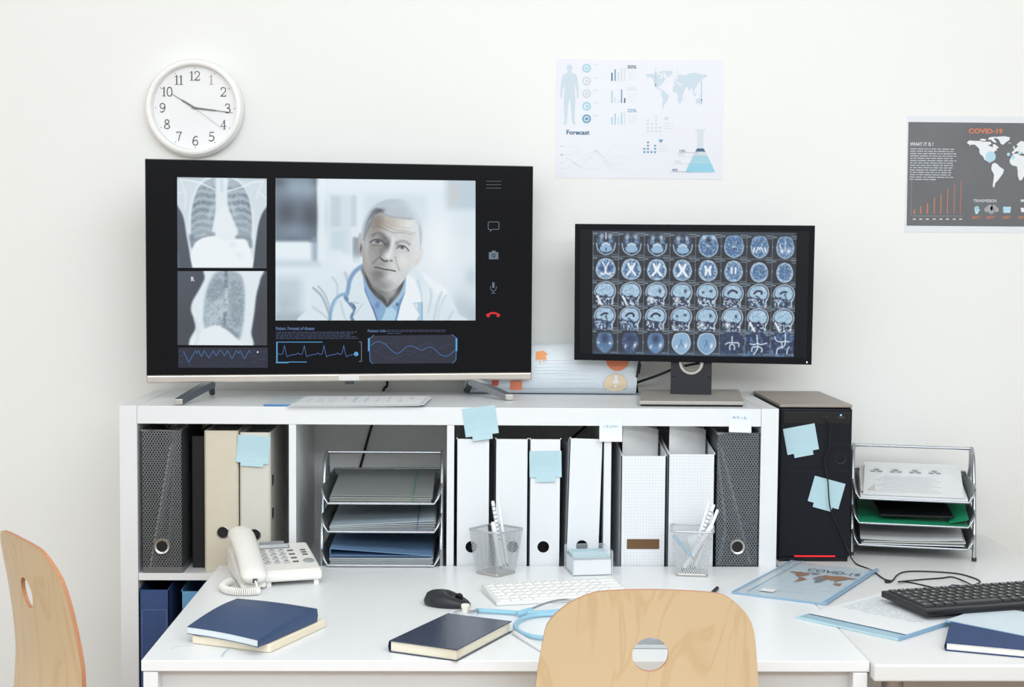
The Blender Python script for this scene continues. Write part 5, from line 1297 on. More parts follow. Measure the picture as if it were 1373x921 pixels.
# papers lying on the front edge
def paper_stack(label, quad, Z, n, m, cat='papers', name='paper_stack', dz=.0006, lift=.0, yedge=None, group=None):
    P = [onZ(u, v, Z) for u, v in quad]
    return P
def flat_sheet(name, label, cat, P, z, thick, m, nx=10, ny=6, bump=0.002, seed=0, group=None):
    rd = random.Random(seed); ph = rd.random()*6
    P = [np.array(p[:2]) for p in P]
    def fn(a, b):
        q = (P[0]*(1-a)+P[1]*a)*(1-b)+(P[3]*(1-a)+P[2]*a)*b
        return (q[0], q[1], z+thick+bump*(.5+.5*math.sin(a*5+ph))*(.3+.7*b))
    return MB().slab(nx, ny, fn, thick)
t = thing('paper_stack', 'thin stack of printed papers lying on the bookcase edge below the television', 'papers', (.435, .05, ZT))
for k in range(5):
    x0, x1 = .372+.003*k, .664+(.010 if k == 2 else .004*(k % 2)); y0 = .012-.018*(k == 1)-.004*k
    fn = lambda a, b, k=k, x0=x0, x1=x1: (x0+(x1-x0)*a+.012*b-.435, -.012+.003*k+.19*b-.004*k-.05, .0012+.0013*k+.0035*a*a*(1-b*.5)-(.006*math.sin(a*math.pi)*(1-b)**3 if k == 0 else 0)*0)
    part('sheet', MB().slab(12, 5, fn, .0007), PAPER, t, smooth=True)
mb = MB(); rd = random.Random(3)
for i in range(11):
    for r in range(5):
        if rd.random() < .25: continue
        x = -.045+i*.0255; yq = -.05+.004+r*.022; 
        mb.box(x, yq, .0105+.0035*((x+.09)/.33)**2, .016*rd.random()+.006, .0016, .0004, rz=.25 if i < 4 else 1.2)
part('print', mb, mat('print_grey', (158, 174, 186), rough=.7), t)
t = thing('document_folder', 'blue-edged clear document folder under the papers below the television', 'folder', (.33, .08, ZT))
P = [onZ(353, 544, ZT+.001), onZ(395, 545, ZT+.001)]
part('cover', MB().bx(P[0][0]-.33, .12, -.075, .10, .0003, .0010), mat('clear_folder', (205, 220, 230), rough=.3), t)
part('spine_edge', MB().bx(P[0][0]-.33, P[1][0]-.33+.01, -.0785, -.0755, .0003, .004), BLUEF, t, label='bright blue edge')

# cables behind the screens
def cable(name, label, pts, r=.0028, m=None, n=8):
    P = catmull(pts, 8); P = [tuple(p) for p in P]
    return solo(name, MB().tube(P, r, 8), m or mat('black_cable', (20, 21, 24), rough=.45), label, 'cable', smooth=True, ang=80)
g = lambda u, v, Y: tuple(onY(u, v, Y))
cable('power_cable', 'black cable dropping behind the television into the cube with the letter trays', [(.62, .285, 1.30), (.575, .325, 1.19), g(519, 516, .376), g(514, 524, .3808), g(497, 575, .3808), g(487, 612, .3808), g(480, 640, .3808), g(470, 700, .3808)], .0032)
cable('monitor_cable', 'black cable leaving the back of the monitor beside the rolled chart', [g(858, 480, .25), g(857, 490, .262), g(855, 499, .27), g(853, 510, .30), g(854, 521, .378), g(857, 560, .3808), g(820, 600, .3808)], .0026)
solo('cable_plug', MB().tube([g(857.5, 488, .262), g(855.5, 500, .27)], .0045, 8), mat('black_cable', (20, 21, 24)), 'small black plug on the cable beside the rolled chart', 'plug', smooth=True)
cable('monitor_cable', 'black cable curving through the opening of the monitor stand', [g(938, 487, .235), g(925, 489, .25), g(905, 494, .28), g(880, 504, .29), g(852, 514, .34), g(847, 521, .377), g(838, 530, .3808), g(800, 560, .3808), g(775, 580, .3808), g(752, 606, .3808), g(740, 640, .3808)], .003)

# ------------------------------------------------------------------ computer tower
PC = thing('computer_tower', 'black desktop computer tower standing between the bookcase and the letter tray', 'computer', (1.5625, .055, ZD))
pw = .083; ph = onY(1094, 546, .055)[2]-ZD-.001; pd = .328
part('case', MB().bx(-pw+.002, pw, .012, pd, .004, ph), mat('case_black', (16, 18, 22), rough=.45), PC, bevel=.002)
part('top_cover', MB().bx(-pw, pw, .001, pd+.001, ph+.0003, ph+.0075), mat('case_top_reflection', (150, 141, 132), rough=.42), PC, bevel=.002)  # pale diffuse colour stands in for the wall reflected in the glossy top
part('front_panel', MB().bx(-pw+.003, pw-.0, 0, .0115, .010, ph-.002), mat('front_black', (22, 25, 32), rough=.5, var=.03, spec=.2), PC, bevel=.003)
part('port_strip', MB().bx(-pw+.009, pw-.004, -.001, .0005, ph-.036, ph-.010), mat('strip_black', (14, 15, 18), rough=.3), PC, bevel=.0006)
part('drive_seam', MB().bx(-pw+.006, pw-.004, -.0006, .0004, ph-.0845, ph-.0835), HOLE, PC); part('drive_seam', MB().bx(-pw+.006, pw-.004, -.0006, .0004, ph-.146, ph-.145), HOLE, PC)
FPC = FR[PC]
def pcl(u, v): p = onplane(FPC, u, v, -.001); return p[0], p[2]
for u in (1106, 1128): c = pcl(u, 559.5); part('usb_port', MB().bx(c[0]-.007, c[0]+.007, -.0016, -.0009, c[1]-.003, c[1]+.003), DARKP, PC)
c = pcl(1127.5, 556.5); part('power_light', MB().dot(c, .0022, -.0011), mat('blue_led', (120, 160, 220), emit=((120, 160, 220), 1.0)), PC)
a = pcl(1065, 746.5); b = pcl(1120, 744.8); part('light_strip', MB().rect(a[0], b[0], a[1], b[1], -.0003, .0006), mat('red_led', (210, 30, 40), emit=((210, 30, 40), .9)), PC, label='thin red light line')
part('base_skirt', MB().bx(-pw+.006, pw-.004, .002, pd-.01, 0, .0095), BLACKP, PC)
c = pcl(1127, 615); part('round_recess', MB().lathe([(.011, 0), (.012, -.0004), (.012, .0002)], 24, (c[0], -.0002, c[1]), 'y', caps=False), DARKP, PC)
PCF = Matrix.Translation(Vector((0, .0545, 0)))
sticky('pale blue sticky note high on the left of the computer tower', PCF, 1074.5, 591.5, -.19, w=.073, h=.070, curl=.001)
sticky('pale blue sticky note lower right on the computer tower, under the cable', PCF, 1107.5, 663, .26, w=.073, h=.070, curl=.001)
gz = lambda u, v, z=.0022: tuple(onZ(u, v, ZD+z))
cable('headset_cable', 'thin black cable plugged into the front of the tower and looping across the side desk', [g(1103, 559.5, .046), g(1111, 562, .036), g(1113, 580, .042), g(1112, 600, .044), g(1106, 618, .046), g(1110, 645, .044), g(1113, 680, .044), g(1123, 705, .046), g(1135, 733, .046), g(1142, 749, .03), gz(1150, 757), gz(1168, 764), gz(1185, 776), gz(1196, 779), gz(1190, 781), gz(1187, 779), gz(1197, 778), gz(1203, 771), gz(1214, 766.5), gz(1240, 766), gz(1280, 768.5), gz(1300, 773), gz(1314, 779), gz(1309, 783, .006), gz(1295, 787, .012), gz(1280, 790, .018), gz(1262, 790, .012), gz(1240, 785), gz(1215, 780), gz(1205, 780, .006), gz(1235, 777), gz(1262, 775), gz(1276, 773.5), gz(1290, 778), gz(1305, 785, .014), gz(1318, 790, .02)], .0016)
# ------------------------------------------------------------------ letter trays
def letter_rack(label, F, w, lips, bar_z, depth=.27, foot_z=0.0, top_y=.12, bar_r=.0035, rise=.034):
    """F: frame at the middle of the front base; lips: heights of the three front wires"""
    t = thing('letter_tray_rack', label, 'letter tray', M=F)
    hw = w/2
    for s in (-1, 1):
        x = s*(hw+.0015)
        P = catmull([(x, .012, foot_z+.004), (x, .03, foot_z+bar_z*.35), (x, .085, bar_z-.035), (x*.992, top_y-.008, bar_z-.006), (x*.985, top_y+.012, bar_z-.004), (x, top_y+.045, bar_z-.05), (x, depth-.02, foot_z+bar_z*.3), (x, depth, foot_z+.004)], 6)
        f = part('side_frame', MB().tube(P, .0048, 10), CHROME, t, smooth=True, ang=80)
        part('foot_cap', MB().lathe([(.0058, 0), (.0058, .008)], 12, (x, .012, foot_z)), DARKP, f)
        for z in lips: part('bracket', MB().tube([(x, .05, z+.03), (x-s*.006, .055, z+.02), (x-s*.004, .06, z+.006)], .0018, 6), GREYM, f)
    part('crossbar', MB().tube([(-hw-.004, top_y, bar_z), (hw+.004, top_y, bar_z)], bar_r, 10), CHROME, t, smooth=True, ang=80)
    part('lower_crossbar', MB().tube([(-hw-.004, .03, lips[0]-.003), (-hw+.01, .032, lips[0]-.004), (hw+.004, .03, lips[0]-.003)], .0012, 6), CHROME, t)
    trays = []
    for z in lips:
        r = rise; e = .014
        rim = [(-hw, depth, z+r), (-hw, .03, z+r), (-hw, .008, z+r*.8), (-hw+.006, .0, z+.012), (-hw+e, -.002, z), (hw-e, -.002, z), (hw-.006, 0, z+.012), (hw, .008, z+r*.8), (hw, .03, z+r), (hw, depth, z+r)]
        tr = part('tray', MB().slab(1, 1, lambda a, b: (-hw+e+(w-2*e)*a, .0+depth*b, z+.0005), .001), mesh_mat('tray_mesh', (150, 155, 160), .004, .62, metal=.8), t)
        mb = MB()
        for s in (-1, 1):
            mb.prism([(0, z), (depth, z), (depth, z+r), (.02, z+r), (.0, z+.006)], s*(hw-.0005), s*(hw-.0015), 'x') if False else mb.slab(1, 1, lambda a, b, s=s: (s*(hw-e+e*b), .006+(depth-.006)*a, z+.0005+r*b), .0008)
        mb.slab(1, 1, lambda a, b: (-hw+w*a, depth, z+r*b), .0008)
        part('tray_wall', mb, mesh_mat('tray_mesh', (150, 155, 160)), tr)
        part('rim_wire', MB().tube(rim, .0026, 8, closed=True), CHROME, tr, smooth=True, ang=80)
    return t
YF = -.018
xl, xr = onY(431, 700, YF)[0], onY(590.5, 700, YF)[0]
zl = [onY(510, v, YF)[2] for v in (758.5, 713.5, 675.5)]
R1 = Matrix.Translation(Vector(((xl+xr)/2, YF, ZS+.0005)))
barz = onY(510, 606.5, YF+.12)[2]-ZS
lips1 = [z-ZS for z in zl]
letter_rack('three-tier steel letter tray rack in the second cube, filled with folders', R1, xr-xl, lips1, barz, depth=.30)
F2 = Matrix.Translation(Vector((1.800, .085, ZD+.0005))) @ Matrix.Rotation(-.235, 4, 'Z')
def r2z(u, v, y=0.0): p = onplane(F2, u, v, y); return p
lips2 = [r2z(1225, v)[2] for v in (733.5, 704, 671)]
bz2 = r2z(1225, 599, .12)[2]
letter_rack('three-tier steel letter tray rack on the side desk, right of the computer tower', F2, .272, lips2, bz2, depth=.27)

def tray_item(name, label, cat, F, base_z, quad, z, th, m, group=None, dz_r=0.0, back=.012, bow=0.0, nx=10, ny=6, extra=None, dx=0.0):
    """a folder or sheet lying in a tray: quad = (x0,x1,y0,y1) in the rack frame"""
    x0, x1, y0, y1 = quad
    t = thing(name, label, cat, M=F @ Matrix.Translation(Vector(((x0+x1)/2, y0, base_z+z))), group=group)
    cx = (x0+x1)/2
    fn = lambda a, b: (x0-cx+(x1-x0)*a+dx*b, (y1-y0)*b, th+dz_r*a+back*b+bow*math.sin(a*math.pi))
    part('cover', MB().slab(nx, ny, fn, th), m, t, smooth=True)
    return t
FG = mat('grey_folder_card', (134, 138, 138), rough=.6, var=.03); FGD = mat('grey_folder_edge', (190, 192, 190), rough=.6)
FBL = mat('pale_blue_folder', (176, 192, 202), rough=.55); FB2 = mat('blue_folder_card', (116, 150, 188), rough=.5, var=.03)
def folder_pile(F, z0, x0, x1, y0, y1, n, m, step, dz_r, label, group, top_label, mtop, back=.012, jit=.004, seed=1):
    rd = random.Random(seed)
    for k in range(n):
        last = k == n-1
        tray_item('folder', top_label if last else label, 'folder', F, z0, (x0+rd.random()*jit, x1-rd.random()*jit, y0+rd.random()*jit, y1), .001+step*k, .0012 if not last else .0016, mtop if last else (m if k % 2 else FGD), group=None if last else group, dz_r=dz_r*(k/(n-1)), back=back*(1+.0*k), bow=0)
w1 = (xr-xl)/2
folder_pile(R1, lips1[2], -w1+.016, w1-.018, .004, .27, 7, FG, .0026, -.002, 'thin grey folder in the top tray of the cube rack', 'grey folders in the top tray of the cube rack', 'grey folder on top of the pile, top tray of the cube rack', FG, back=.020)
folder_pile(R1, lips1[1], -w1+.016, w1-.010, .004, .27, 6, FBL, .0020, .012, 'thin pale folder in the middle tray of the cube rack', 'pale folders in the middle tray of the cube rack', 'pale blue folder on top of the pile, middle tray of the cube rack', FBL, back=.010, seed=4)
folder_pile(R1, lips1[0], -w1+.016, w1-.016, .004, .27, 6, FBL, .0026, .0, 'thin folder in the bottom tray of the cube rack', 'folders in the bottom tray of the cube rack', 'pale folder under the open blue one, bottom tray of the cube rack', FBL, back=.006, seed=8)
# the open blue folder with its lid raised at the left
t = thing('document_folder', 'open blue folder with raised lid in the bottom tray of the cube rack', 'folder', M=R1 @ Matrix.Translation(Vector((0, .004, lips1[0]+.020))))
part('lid', MB().slab(8, 4, lambda a, b: (-w1+.018+(2*w1-.036)*a, .24*b, .0175-.016*a+.010*b), .001), FB2, t)
part('base', MB().slab(8, 4, lambda a, b: (-w1+.018+(2*w1-.036)*a, .24*b, .001+.004*b), .001), FB2, t)
part('spine', MB().bx(-w1+.018, -w1+.019, 0, .24, .0, .0165), FB2, t)
# elastic bands
def band(F, x, zs, m, label, y=.001, dx=0.0):
    mb = MB().tube([(x+.25*dx, .25, zs[1]+.022), (x, y, zs[1]+.002), (x-dx*.1, y-.002, (zs[0]+zs[1])/2), (x-.002, y, zs[0])], .0008, 6)
    t = solo('elastic_band', mb.xf(F), m, label, 'elastic band')
GRN = mat('green_elastic', (30, 150, 96), rough=.5); NVE = mat('blue_elastic', (50, 76, 130), rough=.5)
a = onplane(R1, 554, 668, 0); band(R1, a[0], (lips1[2]+.004, lips1[2]+.018), GRN, 'green elastic band round the folders in the top tray of the cube rack')
a = onplane(R1, 560, 700, 0); band(R1, a[0], (lips1[1]+.005, lips1[1]+.020), NVE, 'blue elastic band round the folders in the middle tray of the cube rack')
# right rack contents
hw2 = .136
tray_item('paper_sheet', 'plain paper pile under the printed form in the top tray of the desk rack', 'papers', F2, lips2[2], (-hw2+.016, hw2-.016, .002, .25), .001, .006, PAPER, back=.02)
t = tray_item('printed_form', 'printed form with small figure drawings in the top tray of the desk rack', 'papers', F2, lips2[2], (-hw2+.022, hw2-.024, .004, .24), .0085, .001, PAPER, back=.044, dx=.008)
mb = MB()
def fsh(a, b): return (-hw2+.022+(2*hw2-.046)*a+.008*b+.001, .004+.236*b-.004, .0025+.044*b)
for k in range(4):
    for q in range(3):
        c = fsh(.13+.2*k+(.035*(q-1)), .72); mb.box(c[0], c[1]+(.012 if q == 1 else 0), c[2]+(.0024 if q == 1 else 0), .012, .022, .0004)
for k in range(9):
    c = fsh(.45, .1+.055*k); mb.box(c[0], c[1], c[2]+.0001, .15-.02*(k % 3), .002, .0004)
part('print', mb, mat('form_grey', (208, 212, 216), rough=.7), t)
mb = MB()
c0 = -0.001
t2 = tray_item('paper_sheet', 'creased white sheet standing at the left edge of the desk rack top tray', 'papers', F2, lips2[2], (-hw2+.017, -hw2+.05, .03, .25), .012, .001, mat('cream_paper', (214, 210, 204), rough=.7), back=.03, dz_r=.004)
for u, v, s in ((1195.5, 629.5, 1), (1254, 632.5, -1)):
    c = onplane(F2, u, v, .205); 
    t = thing('binder_clip', 'small black clip at the back of the desk rack top tray, %s one' % ('left' if s > 0 else 'right'), 'clip', M=F2 @ Matrix.Translation(Vector((c[0], c[1], c[2]-.003))))
    part('body', MB().bx(-.0075, .0075, -.004, .004, -.002, .004), BLACKP, t, bevel=.001); part('lever', MB().bx(-.0075 if s > 0 else .003, -.003 if s > 0 else .0075, -.003, .003, .0042, .0075), BLACKP, t, bevel=.001)
GREEN = mat('green_plastic_folder', (34, 158, 112), rough=.4, var=.05)
tray_item('document_folder', 'green plastic folder in the middle tray of the desk rack', 'folder', F2, lips2[1], (-hw2+.012, hw2-.012, .0, .25), .001, .003, GREEN, back=.012, dz_r=-.002)
tray_item('document_folder', 'green plastic flap rising at the right of the middle tray of the desk rack', 'folder', F2, lips2[1], (hw2-.055, hw2-.012, .012, .24), .0055, .001, GREEN, back=.03, dz_r=.010)
t = thing('tablet_case', 'black slab-shaped case tilted on the green folder in the desk rack', 'case', M=F2 @ Matrix.Translation(Vector((0, .02, lips2[1]+.010))))
P = [onplane(F2, u, v, .03) for u, v in ((1180.5, 694), (1272, 691.5), (1279, 691), (1260, 676), (1173, 672))]
cb = MB()
bl, br, tr_, tl_ = P[0], P[2], P[3], P[4]
pts = [(bl[0], 0.0, .004), (br[0], 0.0, .006), (tr_[0]+.016, .20, .030), (tl_[0]-.012, .20, .034)]
cb.add(pts+[(x, y, z+.0045) for x, y, z in pts], [(3, 2, 1, 0), (4, 5, 6, 7), (0, 1, 5, 4), (1, 2, 6, 5), (2, 3, 7, 6), (3, 0, 4, 7)])
part('shell', cb, BLACKP, t, bevel=.001)
for k, (x0, x1, z, th, m, dzr, lab) in enumerate(((-.115, .115, .001, .002, PAPER, .004, 'lowest white sheet in the bottom tray of the desk rack'), (-.11, .118, .0055, .003, FGD, .006, 'grey folder between the sheets in the bottom tray of the desk rack'), (-.118, .112, .013, .001, PAPER, .006, 'bowed white sheet on the folder in the bottom tray of the desk rack'))):
    tray_item('paper_sheet' if m is PAPER else 'folder', lab, 'papers' if m is PAPER else 'folder', F2, lips2[0], (x0, x1, .006, .24), z, th, m, back=.014, dz_r=dzr, bow=-.003 if k == 2 else 0)

# ------------------------------------------------------------------ telephone
c = onZ(323, 791, ZD)
PHM = Matrix.Translation(Vector((c[0], c[1], ZD))) @ Matrix.Rotation(.30, 4, 'Z')
PH = thing('telephone', 'white corded desk telephone with handset and coiled cord, left of the letter tray rack', 'telephone', M=PHM)
PW_ = mat('phone_plastic', (238, 237, 232), rough=.38, var=.006)
W_, D_ = .172, .192
def zt_at(y): return .034+.044*(y/D_)
prof = [(.004, .010), (D_-.01, .010), (D_, .02), (D_, .046), (D_-.012, .058), (.014, .0335), (.003, .026)]
part('base', MB().prism(prof, .048, W_, 'x'), PW_, PH, bevel=.007, seg=4)
part('cradle', MB().prism([(-.012, .004), (D_-.015, .006), (D_+.004, .03), (D_+.002, .054), (D_-.04, .050), (.02, .018), (-.008, .015)], -.002, .052, 'x'), PW_, PH, bevel=.009, seg=4)
for x, y in ((.06, .012), (W_-.012, .012), (.06, D_-.02), (W_-.012, D_-.02), (.01, .0), (.01, D_-.03)): part('foot', MB().bx(x-.005, x+.005, y, y+.01, 0, .0112), PW_, PH)
hp = [(.024, -.036, .026), (.024, -.020, .034), (.024, .01, .045), (.024, .055, .0600), (.024, .10, .0720), (.024, .145, .0805), (.024, .18, .0845), (.024, .2, .082)]
o = part('handset', MB().tube([tuple(p) for p in catmull(hp, 4)], [v*1.12 for v in [.012, .018, .0215, .0235, .0245, .025, .0248, .0244, .024, .0238, .0236, .0235, .0235, .0236, .0238, .024, .0243, .0246, .025, .0253, .0255, .0255, .0252, .0245, .023, .021, .018, .014, .008]], 20, flat=.62), PW_, PH, smooth=True, ang=80, label='curved white handset')
part('cord_socket', MB().bx(.019, .0275, -.0405, -.034, .022, .030), DARKP, o)
part('earpiece', MB().lathe([(.021, 0), (.021, .018), (.016, .02)], 20, (.024, .165, .050)), PW_, PH, smooth=True); part('mouthpiece', MB().lathe([(.021, 0), (.021, .018), (.016, .02)], 20, (.024, .000, .016)), PW_, PH, smooth=True)
SL = math.atan2(.0245, D_-.026); TOPM = Matrix.Translation(Vector((0, .014, .0338))) @ Matrix.Rotation(SL, 4, 'X')
def on_top(name, mb, m, par=PH, **k): mb.xf(TOPM); return part(name, mb, m, par, **k)
BT = mat('phone_button', (188, 190, 192), rough=.4, var=.02); BTD = mat('button_mark', (96, 100, 106), rough=.5)
d = on_top('display_frame', MB().prism(rrect(.058, .128, .132, .158, .003), -.001, .0012), mat('display_grey', (128, 132, 138), rough=.3))
on_top('display', MB().prism(rrect(.0605, .1255, .1355, .1545, .002), .0012, .0018), mat('display_pale', (216, 222, 226), rough=.2), par=d)
on_top('display_visor', MB().prism(rrect(.066, .120, .160, .170, .004), -.001, .004), mat('visor_grey', (160, 164, 168), rough=.3))
DG_ = ['1', '2', '3', '4', '5', '6', '7', '8', '9', '*', '0', '#']
for r in range(4):
    for c_ in range(3):
        x, y = .0655+.0195*c_, .114-.0235*r
        b = on_top('key_button', MB().lathe([(.0068, 0), (.0068, .0025), (.0055, .0035), (0, .0036)], 16, (x, y, 0)), BT, smooth=True)
        vs, fs = text_mesh(DG_[r*3+c_], bold=.02); a0, b0 = vs.min(0), vs.max(0); mb = MB(); k = .0055/max(b0[1]-a0[1], .3)
        mb.add([(x+(p[0]-(a0[0]+b0[0])/2)*k, y+(p[1]-(a0[1]+b0[1])/2)*k, .0040) for p in vs], fs); on_top('key_numeral', mb, BTD, par=b)
    on_top('function_button', MB().prism(rrect(.118, .131, .114-.0235*r-.002, .114-.0235*r+.0025, .002), 0, .002), BTD)
for r in range(3): on_top('side_button', MB().prism(rrect(.146, .158, .112-.0145*r, .1155-.0145*r, .0015), 0, .002), BTD)
on_top('speaker_button', MB().lathe([(.0118, 0), (.0118, .0015), (.010, .0028), (0, .003)], 24, (.1525, .046, 0)), mat('speaker_button_grey', (158, 164, 168), rough=.4), smooth=True)
# coiled cord: from the handset end, round the front left, back under the cradle
path = catmull([(.0235, -.040, .026), (.0255, -.047, .018), (.025, -.052, .010)], 8)
P = [tuple(p) for p in path]
part('cord_plug', MB().tube(P, .0024, 8), PW_, PH, smooth=True)
cp = catmull([(.029, -.054, .009), (.010, -.058, .009), (-.014, -.052, .009), (-.032, -.032, .009), (-.037, .000, .009), (-.028, .030, .009), (-.014, .050, .009)], 30)
hel = []; tot = len(cp)
for i, p in enumerate(cp):
    q = cp[min(i+1, tot-1)]-cp[max(i-1, 0)]; tn = Vector(q).normalized(); sd = tn.cross(Vector((0, 0, 1))).normalized(); an = i*2*math.pi/4.6
    hel.append(Vector(p)+sd*.0062*math.cos(an)+Vector((0, 0, 1))*.0062*math.sin(an))
fine = []
for i in range(len(hel)-1):
    for k in range(3): 
        f = (i+k/3.0); i0 = int(f); fr = f-i0; p = Vector(cp[i0]).lerp(Vector(cp[i0+1]), fr); q = cp[min(i0+1, tot-1)]-cp[max(i0-1, 0)]; tn = Vector(q).normalized(); sd = tn.cross(Vector((0, 0, 1))).normalized(); an = f*2*math.pi/4.6
        fine.append(p+sd*.0064*math.cos(an)+Vector((0, 0, 1))*.0064*math.sin(an))
part('coiled_cord', MB().tube(fine, .0018, 6), PW_, PH, smooth=True, ang=80)

# ------------------------------------------------------------------ books and notebooks
def rect_frame(A, B, Z):   # frame at A with x towards B
    return Matrix.Translation(Vector((A[0], A[1], Z))) @ Matrix.Rotation(math.atan2(B[1]-A[1], B[0]-A[0]), 4, 'Z')
def hardback(label, M, w, d, th, cover, cat='book', name='hardback_notebook', spine='x0', ov=.003, pages=None):
    """closed hard-cover book lying flat; spine along local x=0"""
    t = thing(name, label, cat, M=M); c = .0018
    part('front_cover', MB().bx(0.002, w, 0, d, th-c, th), cover, t, bevel=.0007)
    part('back_cover', MB().bx(0.002, w, 0, d, 0, c), cover, t, bevel=.0007)
    part('page_block', MB().bx(.004, w-ov, ov, d-ov, c+.0001, th-c-.0001), pages or mat('book_pages', (236, 232, 220), rough=.7, var=.02, scale=300), t)
    pr = [(.0032, 0), (.0008, th*.15), (-.0004, th*.5), (.0008, th*.85), (.0032, th), (.0052, th-.0002), (.0022, th*.85), (.0012, th*.5), (.0022, th*.15), (.0052, .0002)]
    mb = MB().prism([(x, z) for x, z in pr], 0.0, d, 'y'); part('spine', mb, cover, t, smooth=True)
    return t
# dark navy book at the front
zt = ZD+.021
L, Tp, Rr_, Fp = [onZ(u, v, zt) for u, v in ((520.5, 858.5), (594, 823), (684, 832.5), (613, 871))]
ex = Fp-L; ey = Tp-L
Mx = rect_frame(L, Fp, ZD+.0004); ang = math.atan2(Fp[1]-L[1], Fp[0]-L[0])
hardback('dark navy leather notebook lying closed at the front of the desk, below the mouse', Mx, float(np.hypot(*(Fp-L)[:2])), float(np.hypot(*(Rr_-Fp)[:2])), .021, NAVYD, pages=mat('cream_pages', (232, 226, 208), rough=.7, var=.03, scale=400))
# cream notebook with the curved blue one on top
L, Fp, Rr_ = onZ(256, 851, ZD+.016), onZ(362, 864, ZD+.016), onZ(392, 843, ZD+.016)
CREAM = mat('cream_cover', (236, 226, 204), rough=.6, var=.01)
t = thing('notebook', 'cream notebook lying under the curved blue notebook', 'notebook', M=rect_frame(L, Fp, ZD+.0004)); wv_ = float(np.hypot(*(Fp-L)[:2]))
part('cover', MB().prism(rrect(0, wv_, 0, .20, .006), .0, .0155), CREAM, t, bevel=.003, seg=3)
mb = MB(); Q = [onZ(u, v, ZD+.001) for u, v in ((328, 858), (312, 866), (301, 874), (297, 880))]
solo('bookmark_ribbon', MB().tube([tuple(q_) for q_ in catmull([(q_[0], q_[1], q_[2]+(.016 if i == 0 else .0)) for i, q_ in enumerate(Q)], 5)], .0018, 6, flat=.25), mat('ribbon_blue', (196, 214, 228), rough=.6), 'pale blue bookmark ribbon hanging from the stacked notebooks on the left', 'ribbon')
solo('bookmark_ribbon', MB().tube([tuple(onZ(u, v, ZD+.0012)) for u, v in ((262, 864), (248, 865), (236, 866), (230, 870))], .0016, 6, flat=.3), mat('ribbon_white', (232, 236, 238), rough=.6), 'white bookmark ribbon lying left of the cream notebook', 'ribbon')
zb = ZD+.0165
L, Tp, Rr_, Fp = [onZ(u, v, ZD+.030) for u, v in ((251, 840), (318, 810), (425, 824), (346, 858))]
M0 = rect_frame(L, Fp, zb); t = thing('notebook', 'soft dark blue notebook with bowed cover lying on the cream notebook', 'notebook', M=M0)
inv = M0.inverted(); C4 = [inv @ Vector((p[0], p[1], zb)) for p in (L, Fp, Rr_, Tp)]
NVS = mat('blue_soft_cover', (44, 70, 110), rough=.42, var=.04, scale=100)
def bowed(z0, amp):
    def fn(a, b):
        p = (C4[0]*(1-a)+C4[1]*a)*(1-b)+(C4[3]*(1-a)+C4[2]*a)*b
        return (p.x, p.y, z0+amp*math.sin(min(1, b*1.05)*math.pi*.62)+.002*math.sin(a*math.pi)-(.004*max(0, b-.75)*4)*0)
    return fn
part('front_cover', MB().slab(10, 14, bowed(.0135, .012), .0010), NVS, t, smooth=True)
part('back_cover', MB().slab(6, 6, bowed(.0012, .0), .0010), NVS, t, smooth=True)
def pagefn(a, b):
    p = bowed(.0125, .0115)(a, b); return ((p[0]-C4[0].x)*.985+C4[0].x+.0005, p[1]*.985+.001, p[2])
mb = MB(); n = 8; top_ = [[pagefn(i/n, j/n) for i in range(n+1)] for j in range(n+1)]
vs = [p for r_ in top_ for p in r_]; m_ = len(vs); vs += [(p[0], p[1], .0014) for p in vs]; I = lambda i, j: j*(n+1)+i; fs = []
for j in range(n):
    for i in range(n): fs.append((I(i, j), I(i+1, j), I(i+1, j+1), I(i, j+1))); fs.append((I(i, j+1)+m_, I(i+1, j+1)+m_, I(i+1, j)+m_, I(i, j)+m_))
for i in range(n): fs += [(I(i+1, 0), I(i, 0), I(i, 0)+m_, I(i+1, 0)+m_), (I(i, n), I(i+1, n), I(i+1, n)+m_, I(i, n)+m_), (I(0, i), I(0, i+1), I(0, i+1)+m_, I(0, i)+m_), (I(n, i+1), I(n, i), I(n, i)+m_, I(n, i+1)+m_)]
part('page_block', mb.add(vs, fs), mat('pale_blue_pages', (222, 232, 238), rough=.6, var=.03, scale=300), t)
# spine strip on the near right side
mb = MB(); vs = []; n = 10
for j in range(n+1):
    b = j/n; p = bowed(.0135, .012)(1.0, b); vs += [(p[0]+.0006, p[1], p[2]), (p[0]+.0024, p[1], p[2]*.5+.0006), (p[0]+.0006, p[1], .0006), (p[0]-.001, p[1], .0006), (p[0]-.001, p[1], p[2])]
fs = []
for j in range(n):
    for k in range(5): q_ = (k+1) % 5; fs.append((j*5+k, j*5+q_, (j+1)*5+q_, (j+1)*5+k))
part('spine', MB().add(vs, fs+[(4, 3, 2, 1, 0), tuple(n*5+k for k in range(5))]), NVS, t, smooth=True)

# ------------------------------------------------------------------ mouse, keyboard
A = onZ(570, 812, ZD); B = onZ(632, 818, ZD)
MM = Matrix.Translation(Vector(((A[0]+B[0])/2-.002, (A[1]+B[1])/2+.018, ZD+.0004))) @ Matrix.Rotation(-.42, 4, 'Z')
t = thing('computer_mouse', 'matte black wireless mouse lying behind the dark navy notebook', 'mouse', M=MM)
mb = MB(); n = 32; ringsM = []; zq = .9
for z, s, sh in ((0, .90, 0), (.002, .96, 0), (.010, 1.0, 0), (.018, .93, 0), (.026, .80, -.003), (.031, .58, -.006), (.0335, .3, -.009)):
    ringsM.append([(sh+.050*s*math.cos(a)*(1-.0*math.cos(a)), .029*s*math.sin(a)*(1-.10*math.cos(a)), z*zq*(1-.34*max(0, math.cos(a))**1.5 if z > .004 else 1)) for a in [2*math.pi*k/n for k in range(n)]])
vs = [p for r_ in ringsM for p in r_]; fs = [tuple(range(n))[::-1]]
